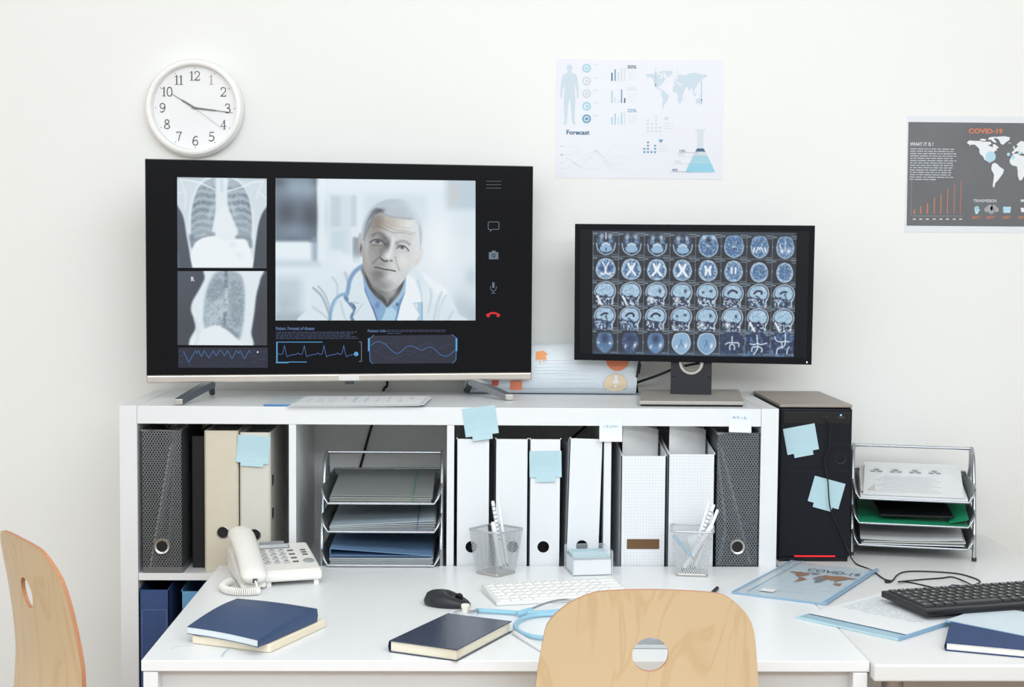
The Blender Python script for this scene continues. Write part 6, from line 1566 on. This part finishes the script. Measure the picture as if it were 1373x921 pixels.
for i in range(len(ringsM)-1):
    for k in range(n): q_ = (k+1) % n; fs.append((i*n+k, i*n+q_, (i+1)*n+q_, (i+1)*n+k))
o_ = len(vs); vs.append((-.010, 0, .0310)); i = len(ringsM)-1
for k in range(n): fs.append((i*n+k, i*n+(k+1) % n, o_))
part('body', MB().add(vs, fs), mat('mouse_black', (34, 38, 44), rough=.42, var=.03), t, smooth=True, ang=80)
part('scroll_wheel', MB().lathe([(.0, -.003), (.0075, -.003), (.0085, 0), (.0075, .003), (0, .003)], 18, (.026, 0, .0195), 'y'), BLACKG, t, smooth=True)
part('button_split', MB().tube([(.030, 0, .0215), (.040, 0, .0165), (.047, 0, .0115)], .0005, 6), BLACKG, t)

def keyboard(label, M, w, d, h0, h1, body, key, cols, rows, legend=None, margin=.006, deep=.0, keyh=.003, gap=.12, wide=True, front=.0, name='computer_keyboard'):
    t = thing(name, label, 'keyboard', M=M)
    prof = [(0, .0), (d, 0.0), (d, h1), (d-.002, h1+.0005), (.004, h0+.0005), (0, h0-.001)]
    part('case', MB().prism(prof, 0, w, 'x'), body, t, bevel=.0022, seg=3)
    sl = math.atan2(h1-h0, d); KM = Matrix.Translation(Vector((0, 0, h0))) @ Matrix.Rotation(sl, 4, 'X')
    kw = (w-2*margin)/cols; kd = (d-margin-front-margin)/rows; mbk = None; leg = MB()
    def put(x0, x1, r, m=key):
        y0 = front+margin+r*kd; g_ = gap*kd/2
        a0, a1, b0, b1 = x0+g_, x1-g_, y0+g_, y0+kd-g_; ins = .0012
        vs = [(a0, b0, .0002), (a1, b0, .0002), (a1, b1, .0002), (a0, b1, .0002), (a0+ins, b0+ins, keyh), (a1-ins, b0+ins, keyh), (a1-ins, b1-ins, keyh), (a0+ins, b1-ins, keyh)]
        m2 = MB().add(vs, [(3, 2, 1, 0), (4, 5, 6, 7), (0, 1, 5, 4), (1, 2, 6, 5), (2, 3, 7, 6), (3, 0, 4, 7)]).xf(KM)
        return part('key', m2, m, t), (a0, a1, b0, b1)
    rd = random.Random(3)
    for r in range(rows):
        x = margin; off = (0, .5, .3, .2, .0, .0)[r] if r < 6 else 0
        if r == 0:
            widths = [1.3, 1.1, 1.2, 5.4, 1.2, 1.1]+[1]*max(0, cols-13)
        elif wide: widths = [1+off]+[1]*(min(cols, 14)-3)+[1.0]
        else: widths = [1]*cols
        tot = sum(widths)
        if tot < cols: widths[-1] += min(1.2, cols-tot) if cols <= 15 else 0
        i = 0
        while i < len(widths) or x < w-margin-kw*.9:
            ww = widths[i] if i < len(widths) else 1
            if x+ww*kw > w-margin+.0005: ww = (w-margin-x)/kw
            if ww < .35: break
            k_, (a0, a1, b0, b1) = put(x, x+ww*kw, r)
            if legend is not None and (ww < 1.6):
                mb = MB().rect(0, 1, 0, 1); mb = MB(); cx, cy = a0+(a1-a0)*.36, b0+(b1-b0)*.6; s_ = min(kw, kd)*.13
                mb.add([(cx-s_, cy-s_, keyh+.0002), (cx+s_*rd.uniform(.4, 1.2), cy-s_, keyh+.0002), (cx+s_*.9, cy+s_, keyh+.0002), (cx-s_*rd.uniform(.3, 1), cy+s_, keyh+.0002)], [(0, 1, 2, 3)]).xf(KM)
                part('key_legend', mb, legend, k_)
            x += ww*kw; i += 1
    return t
KW = mat('white_key', (238, 239, 238), rough=.45, var=0); KWB = mat('white_keyboard_body', (226, 228, 228), rough=.4, var=.005)
BL, BR_, TL = onZ(666, 811.5, ZD+.002), onZ(741, 807.5, ZD+.002), onZ(645, 783, ZD+.014)
ang = math.atan2(BR_[1]-BL[1], BR_[0]-BL[0])
Mk = Matrix.Translation(Vector((BL[0], BL[1], ZD+.0004))) @ Matrix.Rotation(ang, 4, 'Z')
dl = Mk.inverted() @ Vector((TL[0], TL[1], ZD))
keyboard('slim white keyboard behind the front chair, right of the black mouse', Mk, .290, .136, .007, .015, KWB, KW, 14, 6, keyh=.0022, margin=.005, gap=.22, legend=mat('pale_legend', (200, 205, 208), rough=.6))
KB = mat('black_key', (52, 54, 56), rough=.45, var=.02); KBB = mat('black_keyboard_body', (30, 33, 38), rough=.4, var=.02)
A, B = onZ(1243, 826.5, ZD+.017), onZ(1373, 818.5, ZD+.017)
Mk = Matrix.Translation(Vector((A[0], A[1], ZD+.0168))) @ Matrix.Rotation(.27, 4, 'Z')
bk = keyboard('full-size black keyboard lying across folders on the side desk', Mk, .445, .166, .011, .0125, KBB, KB, 22, 6, legend=mat('white_legend', (190, 192, 192), rough=.6), keyh=.0045, margin=.008, front=.014, gap=.16)
part('front_groove', MB().bx(.01, .435, -.0006, .001, .0055, .0065), BLACKG, bk)

# ------------------------------------------------------------------ folders and books on the side desk
def lamina(name, label, cat, M, w, d, parts_, group=None):
    t = thing(name, label, cat, M=M, group=group)
    for (n, x0, x1, y0, y1, z0, z1, m, lab) in parts_:
        part(n, MB().slab(6, 6, lambda a, b: (x0+(x1-x0)*a, y0+(y1-y0)*b, z1+.0015*math.sin(a*2.6)*math.sin(b*3)), z1-z0) if n in ('sheet', 'cover') else MB().bx(x0, x1, y0, y1, z0, z1), m, t, label=lab)
    return t
L, Bp, Tp = onZ(982, 796, ZD), onZ(1108, 812, ZD), onZ(1061, 753, ZD)
Mf = rect_frame(L, Bp, ZD+.0004); wf = float(np.hypot(*(Bp-L)[:2])); df = float(np.hypot(*(Tp-L)[:2]))
CLR = mat('clear_blue_film', (214, 228, 236), rough=.25, alpha=.28, var=0, spec=.2); EDG = mat('folder_edge_blue', (136, 174, 204), rough=.35); SHP = mat('tinted_sheet', (214, 226, 233), rough=.6, var=.01)
t = lamina('document_wallet', 'clear blue plastic wallet holding a pandemic report, lying in front of the tower', 'document wallet', Mf, wf, df, [
    ('sheet', .03, wf-.004, .01, df-.02, .0008, .0016, SHP, None), ('cover', 0, wf, 0, df, .003, .0034, CLR, None),
    ('edge', wf-.007, wf+.001, 0, df, .0036, .0062, EDG, 'blue folded edge'), ('edge', -.0015, .0015, 0, df, .0004, .0042, EDG, None), ('edge', .024, .0265, .02, df, .0036, .0046, EDG, None), ('edge', 0, wf, -.001, .0008, .0004, .0036, EDG, None)])
def flat_text(s, M, x0, x1, y0, y1, z, m, par, name='lettering', bold=.0):
    vs, fs = text_mesh(s, bold=bold); a, b = vs.min(0), vs.max(0)
    part(name, MB().add([(x0+(p[0]-a[0])/(b[0]-a[0])*(x1-x0), y0+(p[1]-a[1])/(b[1]-a[1])*(y1-y0), z) for p in vs], fs), m, par)
def loc(M, u, v, z=ZD+.005): p = M.inverted() @ Vector(tuple(onZ(u, v, z))); return p
a = loc(Mf, 1083, 766.5); b = loc(Mf, 1148, 772)
flat_text('COVID-19', Mf, .068, .182, df-.102, df-.074, .0062, mat('wallet_ink', (48, 56, 68), rough=.6), t)
BRN = mat('map_brown', (150, 112, 92), rough=.6); GRB = mat('map_grey', (120, 124, 130), rough=.6)
def flat_map(par, x0, x1, y0, y1, z, ms):
    for k, P in enumerate(CONT):
        Q = [(x0+(p[0]+170)/350*(x1-x0), y0+(p[1]+56)/140*(y1-y0)) for p in P]
        part('continent', MB().prism(Q, z, z+.0002), ms[k % len(ms)], par)
flat_map(t, .038, .188, df-.222, df-.112, .0052, [BRN, GRB])
for k in range(3): part('rule_line', MB().bx(.05, .18, df-.235-.04*k, df-.234-.04*k, .0052, .0054), mat('rule_grey', (176, 190, 200), rough=.6), t)
part('painted_glare', MB().bx(.045, .075, .035, .06, .0052, .0055), PAPER, t)  # white patch painted in as glare on the clear film
L, Bp, Tp = onZ(1068, 829, ZD), onZ(1205, 859.5, ZD), onZ(1200, 790, ZD)
Mb = rect_frame(L, Bp, ZD+.0004); wb = float(np.hypot(*(Bp-L)[:2]))
LBF = mat('light_blue_film', (160, 192, 208), rough=.4, var=.02)
t = lamina('document_folder', 'light blue plastic folder with printed sheet on top, half under the black keyboard', 'folder', Mb, wb, .31, [
    ('cover', 0, wb, 0, .335, .0002, .0026, LBF, None), ('sheet', .004, wb-.004, .034, .33, .0048, .0056, PAPER, None), ('edge', 0, wb, -.001, .001, .0002, .004, mat('pale_cyan', (180, 214, 224), rough=.4), None), ('edge', wb-.001, wb+.002, 0, .335, .0004, .007, EDG, None)])
mb = MB(); rd = random.Random(5)
for k in range(16):
    y = .30-.012*k; x = .02
    while x < wb-.05:
        w_ = .006+.022*rd.random(); mb.bx(x, min(x+w_, wb-.03), y, y+.0018, .0073, .0075); x += w_+.004
part('print', mb, mat('print_pale', (190, 204, 214), rough=.7), t)
# navy book front right
A, B = onZ(1266, 872.5, ZD), onZ(1373, 882.5, ZD)
Mn = rect_frame(A, B, ZD+.0004)
Cn = Mn.inverted() @ Vector(tuple(onZ(1280, 832, ZD+.016)))
hardback('navy cloth notebook lying at the front corner of the side desk', Mn, .15, .165, .0155, NAVY, pages=mat('white_pages', (238, 236, 228), rough=.7, var=.02, scale=300))
A, B = onZ(1268, 831, ZD+.0168), onZ(1373, 852, ZD+.0168)
Ml = rect_frame(A, B, ZD+.0161)
lamina('document_folder', 'pale blue folder lying on the navy notebook under the black keyboard', 'folder', Ml, .25, .2, [('back_cover', 0, .24, 0, .17, 0, .0007, mat('pale_folder', (208, 222, 232), rough=.45), None), ('edge', 0, .24, -.002, .0005, -.0030, .0007, EDG, 'blue edge')])
A, B = onZ(1274, 783, ZD+.0165), onZ(1340, 786.5, ZD+.0165)
Mr = rect_frame(A, B, ZD+.0004) @ Matrix.Translation(Vector((0, -.155, 0)))
hardback('navy notebook under the back edge of the black keyboard', Mr, .13, .155, .0160, NAVY)
A = [onZ(u, v, ZD+.001) for u, v in ((1306, 784), (1347, 768.5), (1420, 774), (1400, 800))]
solo('paper_sheet', MB().add([tuple(p) for p in A]+[(p[0], p[1], ZD+.0004) for p in A], [(3, 2, 1, 0), (4, 5, 6, 7), (0, 1, 5, 4), (1, 2, 6, 5), (2, 3, 7, 6), (3, 0, 4, 7)]), PAPER, 'blank white sheet at the right edge of the side desk, behind the black keyboard', 'papers')

# ------------------------------------------------------------------ pencil cups
def cup(label, M, sb, stp, h):
    t = thing('mesh_pencil_cup', label, 'pencil cup', M=M); z0 = .006
    def corner(z): s = sb+(stp-sb)*z/h; return s/2
    for k in range(4):
        Rk = Matrix.Rotation(k*math.pi/2, 4, 'Z'); a, b = corner(z0), corner(h)
        part('wall', MB().add([(-a, -a, z0), (a, -a, z0), (b, -b, h), (-b, -b, h)], [(0, 1, 2, 3)]).xf(Rk), MESHS, t)
    part('base', MB().prism(rrect(-sb/2-.001, sb/2+.001, -sb/2-.001, sb/2+.001, .006), 0, .006), SILVER, t, bevel=.0015)
    b = corner(h); P = [(x, y, h) for x, y in rrect(-b-.001, b+.001, -b-.001, b+.001, .009)]
    part('rim', MB().tube(P, .0024, 8, closed=True), mat('rim_steel', (200, 204, 208), rough=.3, metal=.6), t, smooth=True, ang=80)
    return t
def pen(label, A, B, r, m, tipm=None, name='pen', cat='pen', group=None, rings=None):
    A, B = Vector(A), Vector(B); d = B-A; Lp = d.length; q_ = d.to_track_quat('Z', 'Y').to_matrix().to_4x4()
    t = thing(name, label, cat, M=Matrix.Translation(A) @ q_, group=group)
    part('barrel', MB().lathe([(.0004, 0), (r*.5, .008), (r, .014), (r, Lp-.004), (r*.8, Lp), (0, Lp)], 14), m, t, smooth=True)
    part('tip', MB().lathe([(0, -.001), (r*.35, .003), (r*.55, .0085)], 10), tipm or GREYM, t, smooth=True)
    if rings: 
        for k in range(9): part('stripe', MB().lathe([(r+.0003, Lp*.42+k*.009), (r+.0003, Lp*.42+k*.009+.003)], 14, caps=False), rings, t)
    return t
L, Fp, Rr_ = onZ(637.5, 769, ZD), onZ(668, 775, ZD), onZ(692, 768, ZD)
cx, cy = (L[0]+Rr_[0])/2, (L[1]+Rr_[1])/2; aa = math.atan2(Fp[1]-L[1], Fp[0]-L[0])
M1 = Matrix.Translation(Vector((cx, cy, ZD+.0004))) @ Matrix.Rotation(aa, 4, 'Z')
cup('silver mesh pencil cup turned cornerwise in front of the first two white files', M1, .062, .084, .098)
PWm = mat('white_pen', (236, 238, 240), rough=.3, var=0); PGm = mat('striped_pen_grey', (150, 164, 176), rough=.4)
def wp(M, x, y, z): return M @ Vector((x, y, z))
def pt_cup(u, v, Y): return Vector(tuple(onY(u, v, Y)))
pen('white pen with grey stripes in the left pencil cup', pt_cup(676, 762, cy-.01), pt_cup(660.5, 671.5, cy+.015), .0038, PWm, rings=PGm)
pen('plain white pen standing tallest in the left pencil cup', pt_cup(681, 760, cy-.012), pt_cup(667.5, 666, cy+.02), .0034, PWm)
pen('thick white marker slanting in the left pencil cup', pt_cup(672, 764, cy-.02), pt_cup(661, 699.5, cy-.008), .0052, PWm, name='marker', cat='marker')
pen('dark pen in the back of the left pencil cup', pt_cup(662, 764, cy+.01), pt_cup(656, 703, cy+.02), .0035, DARKP)
A, B = onZ(907.5, 772.5, ZD), onZ(950, 774, ZD); M2 = rect_frame(A, B, ZD+.0004) @ Matrix.Translation(Vector((.032, .034, 0)))
cup('square silver mesh pencil cup in front of the plain squared file on the right', M2, .066, .090, .100)
cy2 = (M2.translation)[1]
pen('plain white pen leaning furthest left in the right pencil cup', pt_cup(925, 762, cy2-.01), pt_cup(950.5, 672.5, cy2+.014), .0034, PWm)
pen('white pen with grey stripes in the right pencil cup', pt_cup(920, 765, cy2-.012), pt_cup(957.5, 676.5, cy2+.012), .0038, PWm, rings=PGm)
pen('short white pen leaning furthest right in the right pencil cup', pt_cup(930, 765, cy2-.015), pt_cup(962.5, 683, cy2+.008), .0036, PWm)
pen('thick white marker low in the right pencil cup', pt_cup(914, 766, cy2-.022), pt_cup(955, 704, cy2-.006), .0058, PWm, name='marker', cat='marker')
pen('light blue marker lying across the inside of the right pencil cup', pt_cup(930, 750, cy2-.02), pt_cup(903.5, 718, cy2-.028), .0046, mat('sky_blue_pen', (146, 196, 222), rough=.4), name='marker', cat='marker')
# folded note inside the right cup
P = [pt_cup(u, v, cy2+.004) for u, v in ((921, 720), (946, 713), (953, 732), (930, 748))]
mb = MB().add([tuple(p) for p in P]+[(p.x, p.y+.0005, p.z) for p in P], [(0, 1, 2, 3)[::-1], (4, 5, 6, 7), (0, 1, 5, 4), (1, 2, 6, 5), (2, 3, 7, 6), (3, 0, 4, 7)])
solo('paper_note', mb, NOTEW, 'white paper note tucked inside the right pencil cup', 'paper')

# ------------------------------------------------------------------ memo box
A, B = onZ(767.5, 773, ZD), onZ(821.5, 771.5, ZD)
Mm = rect_frame(A, B, ZD+.0004); wm = float(np.hypot(*(B-A)[:2])); dm = .088; hm = .053
t = thing('memo_box', 'clear acrylic memo box of paper with blue slips, before the leaning white file', 'memo box', M=Mm)
ACR = mat('acrylic', (240, 246, 250), rough=.05, alpha=.12, var=0, spec=.6); ACE = mat('acrylic_edge', (206, 226, 238), rough=.15, alpha=.6, var=0)
g_ = .0022
for n_, b_ in (('front_wall', (0, wm, 0, g_)), ('back_wall', (0, wm, dm-g_, dm)), ('side_wall', (0, g_, g_, dm-g_)), ('side_wall', (wm-g_, wm, g_, dm-g_))):
    part(n_, MB().bx(b_[0], b_[1], b_[2], b_[3], .0015, hm), ACR, t)
part('bottom', MB().bx(0, wm, 0, dm, 0, .0015), ACR, t)
for x, y in ((0, 0), (wm-.001, 0), (0, dm-.001), (wm-.001, dm-.001)): part('corner_edge', MB().bx(x-.0003, x+.0013, y-.0003, y+.0013, .0, hm), ACE, t)
for b_ in ((0, wm, -.0002, .001), (0, .001, 0, dm), (wm-.001, wm, 0, dm), (0, wm, dm-.001, dm)): part('top_edge', MB().bx(b_[0], b_[1], b_[2], b_[3], hm, hm+.0006), ACE, t)
mb = MB().bx(g_+.0012, wm-g_-.0012, g_+.0012, dm-g_-.0012, 0, .0325).xf(Mm @ Matrix.Translation(Vector((0, 0, .0017))))
solo('memo_block', mb, PAPER, 'block of white memo paper inside the acrylic box', 'paper block')
mb = MB().bx(g_+.002, wm-g_-.002, g_+.002, dm-g_-.002, .0343, .0385).xf(Mm); solo('memo_slips', mb, mat('slate_slips', (160, 168, 176), rough=.6), 'grey slips lying on the white memo block', 'paper block')
mb = MB().slab(6, 6, lambda a, b: (g_+.0025+(wm-2*g_-.005)*a, g_+.002+(dm-2*g_-.004)*b, .0400+.003*b), .0012).xf(Mm); solo('memo_slips', mb, STICKY, 'pale blue slips on top of the memo block', 'paper block')

# ------------------------------------------------------------------ stethoscope, pen, tablet
TB = mat('tube_light_blue', (150, 198, 220), rough=.35, var=.01)
S0 = onZ(624, 825, ZD)
t = thing('stethoscope', 'light blue stethoscope with clear-rimmed chestpiece, curled between the dark notebook and the white keyboard', 'stethoscope', (S0[0], S0[1], ZD))
def rel(pts): return [(p[0]-S0[0], p[1]-S0[1], p[2]-ZD) for p in pts]
def zz(u, v, h): return onZ(u, v, ZD+h)
part('chestpiece', MB().lathe([(.0, .0), (.0225, .0), (.0235, .003), (.0225, .006), (.012, .008), (.0, .008)], 32, (0, 0, .0)), mat('chestpiece_rim', (214, 222, 228), rough=.15, metal=.2), t, smooth=True)
part('bell', MB().lathe([(.0075, .008), (.0065, .012), (.0085, .0165), (.0085, .021), (.0075, .022), (0, .022)], 24, (0, 0, 0)), mat('bell_cream', (236, 232, 220), rough=.25), t, smooth=True)
part('stem', MB().tube(rel([zz(628, 820, .012), zz(641, 817.5, .008)]), .0022, 8), SILVER, t, smooth=True)
part('tube', MB().tube([tuple(p) for p in catmull(rel([zz(638, 818, .006), zz(652, 819, .006), (zz(672, 820, .006)), zz(690, 821.5, .006), zz(700, 822, .008)]), 8)], .0046, 12), TB, t, smooth=True, ang=80)
part('junction', MB().tube([tuple(p) for p in catmull(rel([zz(694, 823, .007), zz(703, 820.5, .009), zz(712, 818, .009)]), 6)], .0058, 12), TB, t, smooth=True, ang=80)
part('tube', MB().tube([tuple(p) for p in catmull(rel([zz(700, 821, .008), zz(722, 821.5, .006), zz(745, 820, .006), zz(775, 818, .006), zz(800, 822, .006)]), 8)], .0050, 12), TB, t, smooth=True, ang=80)
part('tube', MB().tube([tuple(p) for p in catmull(rel([zz(790, 822, .006), zz(745, 823, .006), zz(716, 825, .006), zz(697, 831, .006), zz(690.5, 840, .006), zz(699, 848, .006), zz(716, 853.5, .006), zz(740, 855, .006), zz(780, 852, .006), zz(812, 840, .006)]), 10)], .0040, 12), TB, t, smooth=True, ang=80)
part('ear_tube', MB().tube([tuple(p) for p in catmull(rel([zz(707, 819, .010), zz(722, 812.5, .012), zz(740, 806.5, .012), zz(760, 804, .010), zz(790, 806, .006)]), 8)], .0022, 10), CHROME, t, smooth=True, ang=80)
part('ear_tip', MB().lathe([(0, 0), (.004, .002), (.0048, .006), (.003, .011), (0, .012)], 14, tuple(rel([zz(764, 802, .004)])[0])), PLASTICW, t, smooth=True)
a_, b_ = zz(686, 846, .0045), zz(727, 871, .0045)
pen('white pen lying on the desk between the dark notebook and the stethoscope loop', tuple(a_), tuple(b_), .0043, PWm)
a_, b_ = zz(950, 800, .0042), zz(962, 788, .0042)
pen('black pen lying behind the right shoulder of the front chair', tuple(zz(938, 812, .0042)), tuple(b_), .0040, BLACKP)
A, B = onZ(770, 866.5, ZD+.004), onZ(975, 868, ZD+.004)
Mt = rect_frame(A, B, ZD+.0004); wt = float(np.hypot(*(B-A)[:2]))
t = thing('tablet', 'grey tablet on the desk, seen through the round hole of the front chair', 'tablet', M=Mt)
part('body', MB().prism(rrect(0, wt, 0, .17, .01), 0, .007), mat('tablet_silver', (214, 220, 224), rough=.3, metal=.3), t, bevel=.002, seg=3)
sc_ = part('screen', MB().prism(rrect(.003, wt-.003, .003, .167, .008), .0069, .0075), mat('tablet_grey_glass', (142, 148, 152), rough=.2), t)
for x, y, w_, m_ in ((.105, .035, .012, STICKY), (.14, .036, .03, FBL), (.11, .062, .05, PAPERG)): part('screen_mark', MB().bx(x, x+w_, y, y+.006, .0076, .0078), m_, t)

# ------------------------------------------------------------------ chairs
def wood(name, c0, c1):
    m = bpy.data.materials.new(name); m.use_nodes = True; nt = m.node_tree; b = nt.nodes['Principled BSDF']; N = nt.nodes.new; L_ = nt.links.new
    tc = N('ShaderNodeTexCoord'); mp = N('ShaderNodeMapping'); mp.inputs['Scale'].default_value = (13, 13, 1.6); L_(tc.outputs['Object'], mp.inputs['Vector'])
    n1 = N('ShaderNodeTexNoise'); n1.inputs['Scale'].default_value = .9; n1.inputs['Detail'].default_value = 3; n1.inputs['Distortion'].default_value = 1.2; L_(mp.outputs[0], n1.inputs['Vector'])
    ml = N('ShaderNodeMath'); ml.operation = 'MULTIPLY'; ml.inputs[1].default_value = 9; L_(n1.outputs['Fac'], ml.inputs[0])
    fr = N('ShaderNodeMath'); fr.operation = 'PINGPONG'; fr.inputs[1].default_value = 1.0; L_(ml.outputs[0], fr.inputs[0])
    rp = N('ShaderNodeValToRGB'); rp.color_ramp.elements[0].color = rgb(c1); rp.color_ramp.elements[1].color = rgb(c0); rp.color_ramp.elements[0].position = 0; rp.color_ramp.elements[1].position = .35
    L_(fr.outputs[0], rp.inputs[0]); L_(rp.outputs[0], b.inputs['Base Color']); b.inputs['Roughness'].default_value = .42
    return m
BIRCH = wood('birch_veneer', (224, 200, 162), (217, 189, 148)); PLY = mat('plywood_edge', (196, 140, 104), rough=.6, var=.08, scale=200)
YC = -.92
cc = onY(870.3, 874.2, YC)
outl = [(719, 921), (724.2, 882), (730.6, 844), (736, 831), (745.9, 818.6), (763.7, 803.3), (780, 794.5), (796.9, 788), (827.5, 784.6), (852, 783.6), (878.4, 783.6), (905, 784.6), (929.4, 786.3), (950, 788.6), (965, 791.9), (977, 799), (988, 808.4), (998, 819), (1004.6, 828.8), (1009.5, 843), (1012.3, 856.9), (1016, 887.5), (1018.6, 921)]
OW = [onY(u, v, YC) for u, v in outl]
top2 = [(p[0]-cc[0], p[2]) for p in OW]
hwid = (top2[-1][0]-top2[0][0])/2
zbase = top2[0][1]
outline = top2+[(hwid+.004, zbase-.06), (hwid-.004, zbase-.13), (hwid-.03, zbase-.20), (hwid-.06, zbase-.26), (-hwid+.06, zbase-.26), (-hwid+.03, zbase-.20), (-hwid+.004, zbase-.13), (-hwid-.004, zbase-.06)]
OL = [tuple(p) for p in catmull(outline, 6, True)]
def bend(x, z):
    zt_ = .927; h = zt_-z
    lean = -.04*max(0, 1-h/.26)**1.6 - .03*max(0, (h-.26)/.2)**1.5
    return .6*x*x + lean
def chair_geo():
    hz_ = cc[2]; n = 96; rr = .0293; nr = 12
    def ray_hit(an):
        dx, dz = math.cos(an), math.sin(an); best = 9
        for i in range(len(OL)):
            a, b = OL[i], OL[(i+1) % len(OL)]; ex, ez = b[0]-a[0], b[1]-a[1]; den = dx*ez-dz*ex
            if abs(den) < 1e-12: continue
            t_ = ((a[0])*ez-(a[1]-hz_)*ex)/den; s_ = ((a[0])*dz-(a[1]-hz_)*dx)/den
            if t_ > 0 and -1e-9 <= s_ <= 1+1e-9: best = min(best, t_)
        return best
    rings_ = [[] for _ in range(nr+1)]
    for k in range(n):
        an = 2*math.pi*k/n; R_ = ray_hit(an)
        for j in range(nr+1):
            r_ = rr+(R_-rr)*j/nr; x, z = r_*math.cos(an), hz_+r_*math.sin(an); rings_[j].append((x, bend(x, z), z))
    return rings_, n, nr
rings_, nn_, nr_ = chair_geo()
def make_chair(label, M, zshift=0.0):
    t = thing('chair', label, 'chair', M=M); th = .008
    vs = [p for r_ in rings_ for p in r_]; m_ = len(vs); vs = vs+[(p[0], p[1]+th, p[2]) for p in vs]; fs = []; ed = []
    for j in range(nr_):
        for k in range(nn_):
            q_ = (k+1) % nn_; a, b, c_, d_ = j*nn_+k, j*nn_+q_, (j+1)*nn_+q_, (j+1)*nn_+k
            fs.append((a, b, c_, d_)); fs.append((d_+m_, c_+m_, b+m_, a+m_))
    mb = MB().add(vs, fs); mb.use(1)
    for k in range(nn_):
        q_ = (k+1) % nn_; o = nr_*nn_; ed.append((o+k, o+q_, o+q_+m_, o+k+m_)); ed.append((q_, k, k+m_, q_+m_))
    mb.f += ed; mb.m += [1]*len(ed)
    part('backrest', mb, [BIRCH, PLY], t, smooth=True, ang=35)
    zs = .455; zb_ = rings_[-1][0][2]
    # seat shell joined to the back by its curved lower part
    zlow = min(p[2] for p in rings_[-1])
    def seatfn(a, b):
        y = -.04+.44*b; wd = (hwid-.045)+.06*math.sin(b*math.pi*.6); x = (a*2-1)*wd
        return (x, y, zs+.012*(2*abs(a-.5))**2*2-.02*max(0, b-.8)*4+.02*max(0, .15-b)*6)
    part('seat', MB().slab(12, 14, seatfn, .010), [BIRCH], t, smooth=True)
    def nk(a, b):
        y0_, z0_ = -.04, zs+.018; y1_, z1_ = bend(0, zlow)+.004, zlow+.01; wd = (hwid-.05)
        return ((a*2-1)*wd, y0_+(y1_-y0_)*b-.018*math.sin(b*math.pi), z0_+(z1_-z0_)*b)
    part('shell_bend', MB().slab(10, 8, nk, .010), [BIRCH], t, smooth=True)
    for sx in (-1, 1):
        for y0_, y1_ in ((.06, -.02), (.30, .40)):
            part('leg', MB().tube([(sx*.10, y0_, zs-.012), (sx*.15, (y0_*.7+y1_*.3), zs-.03), (sx*.19, y1_, .006)], .011, 12), CHROME, t, smooth=True, ang=80)
    return t
make_chair('birch plywood chair with round finger hole, pushed in at the middle of the long desk', Matrix.Translation(Vector((cc[0], YC, 0))))
make_chair('birch plywood chair seen almost side-on at the left end of the desk', Matrix.Translation(Vector((-.04, -.50, 0))) @ Matrix.Rotation(-.96, 4, 'Z'))
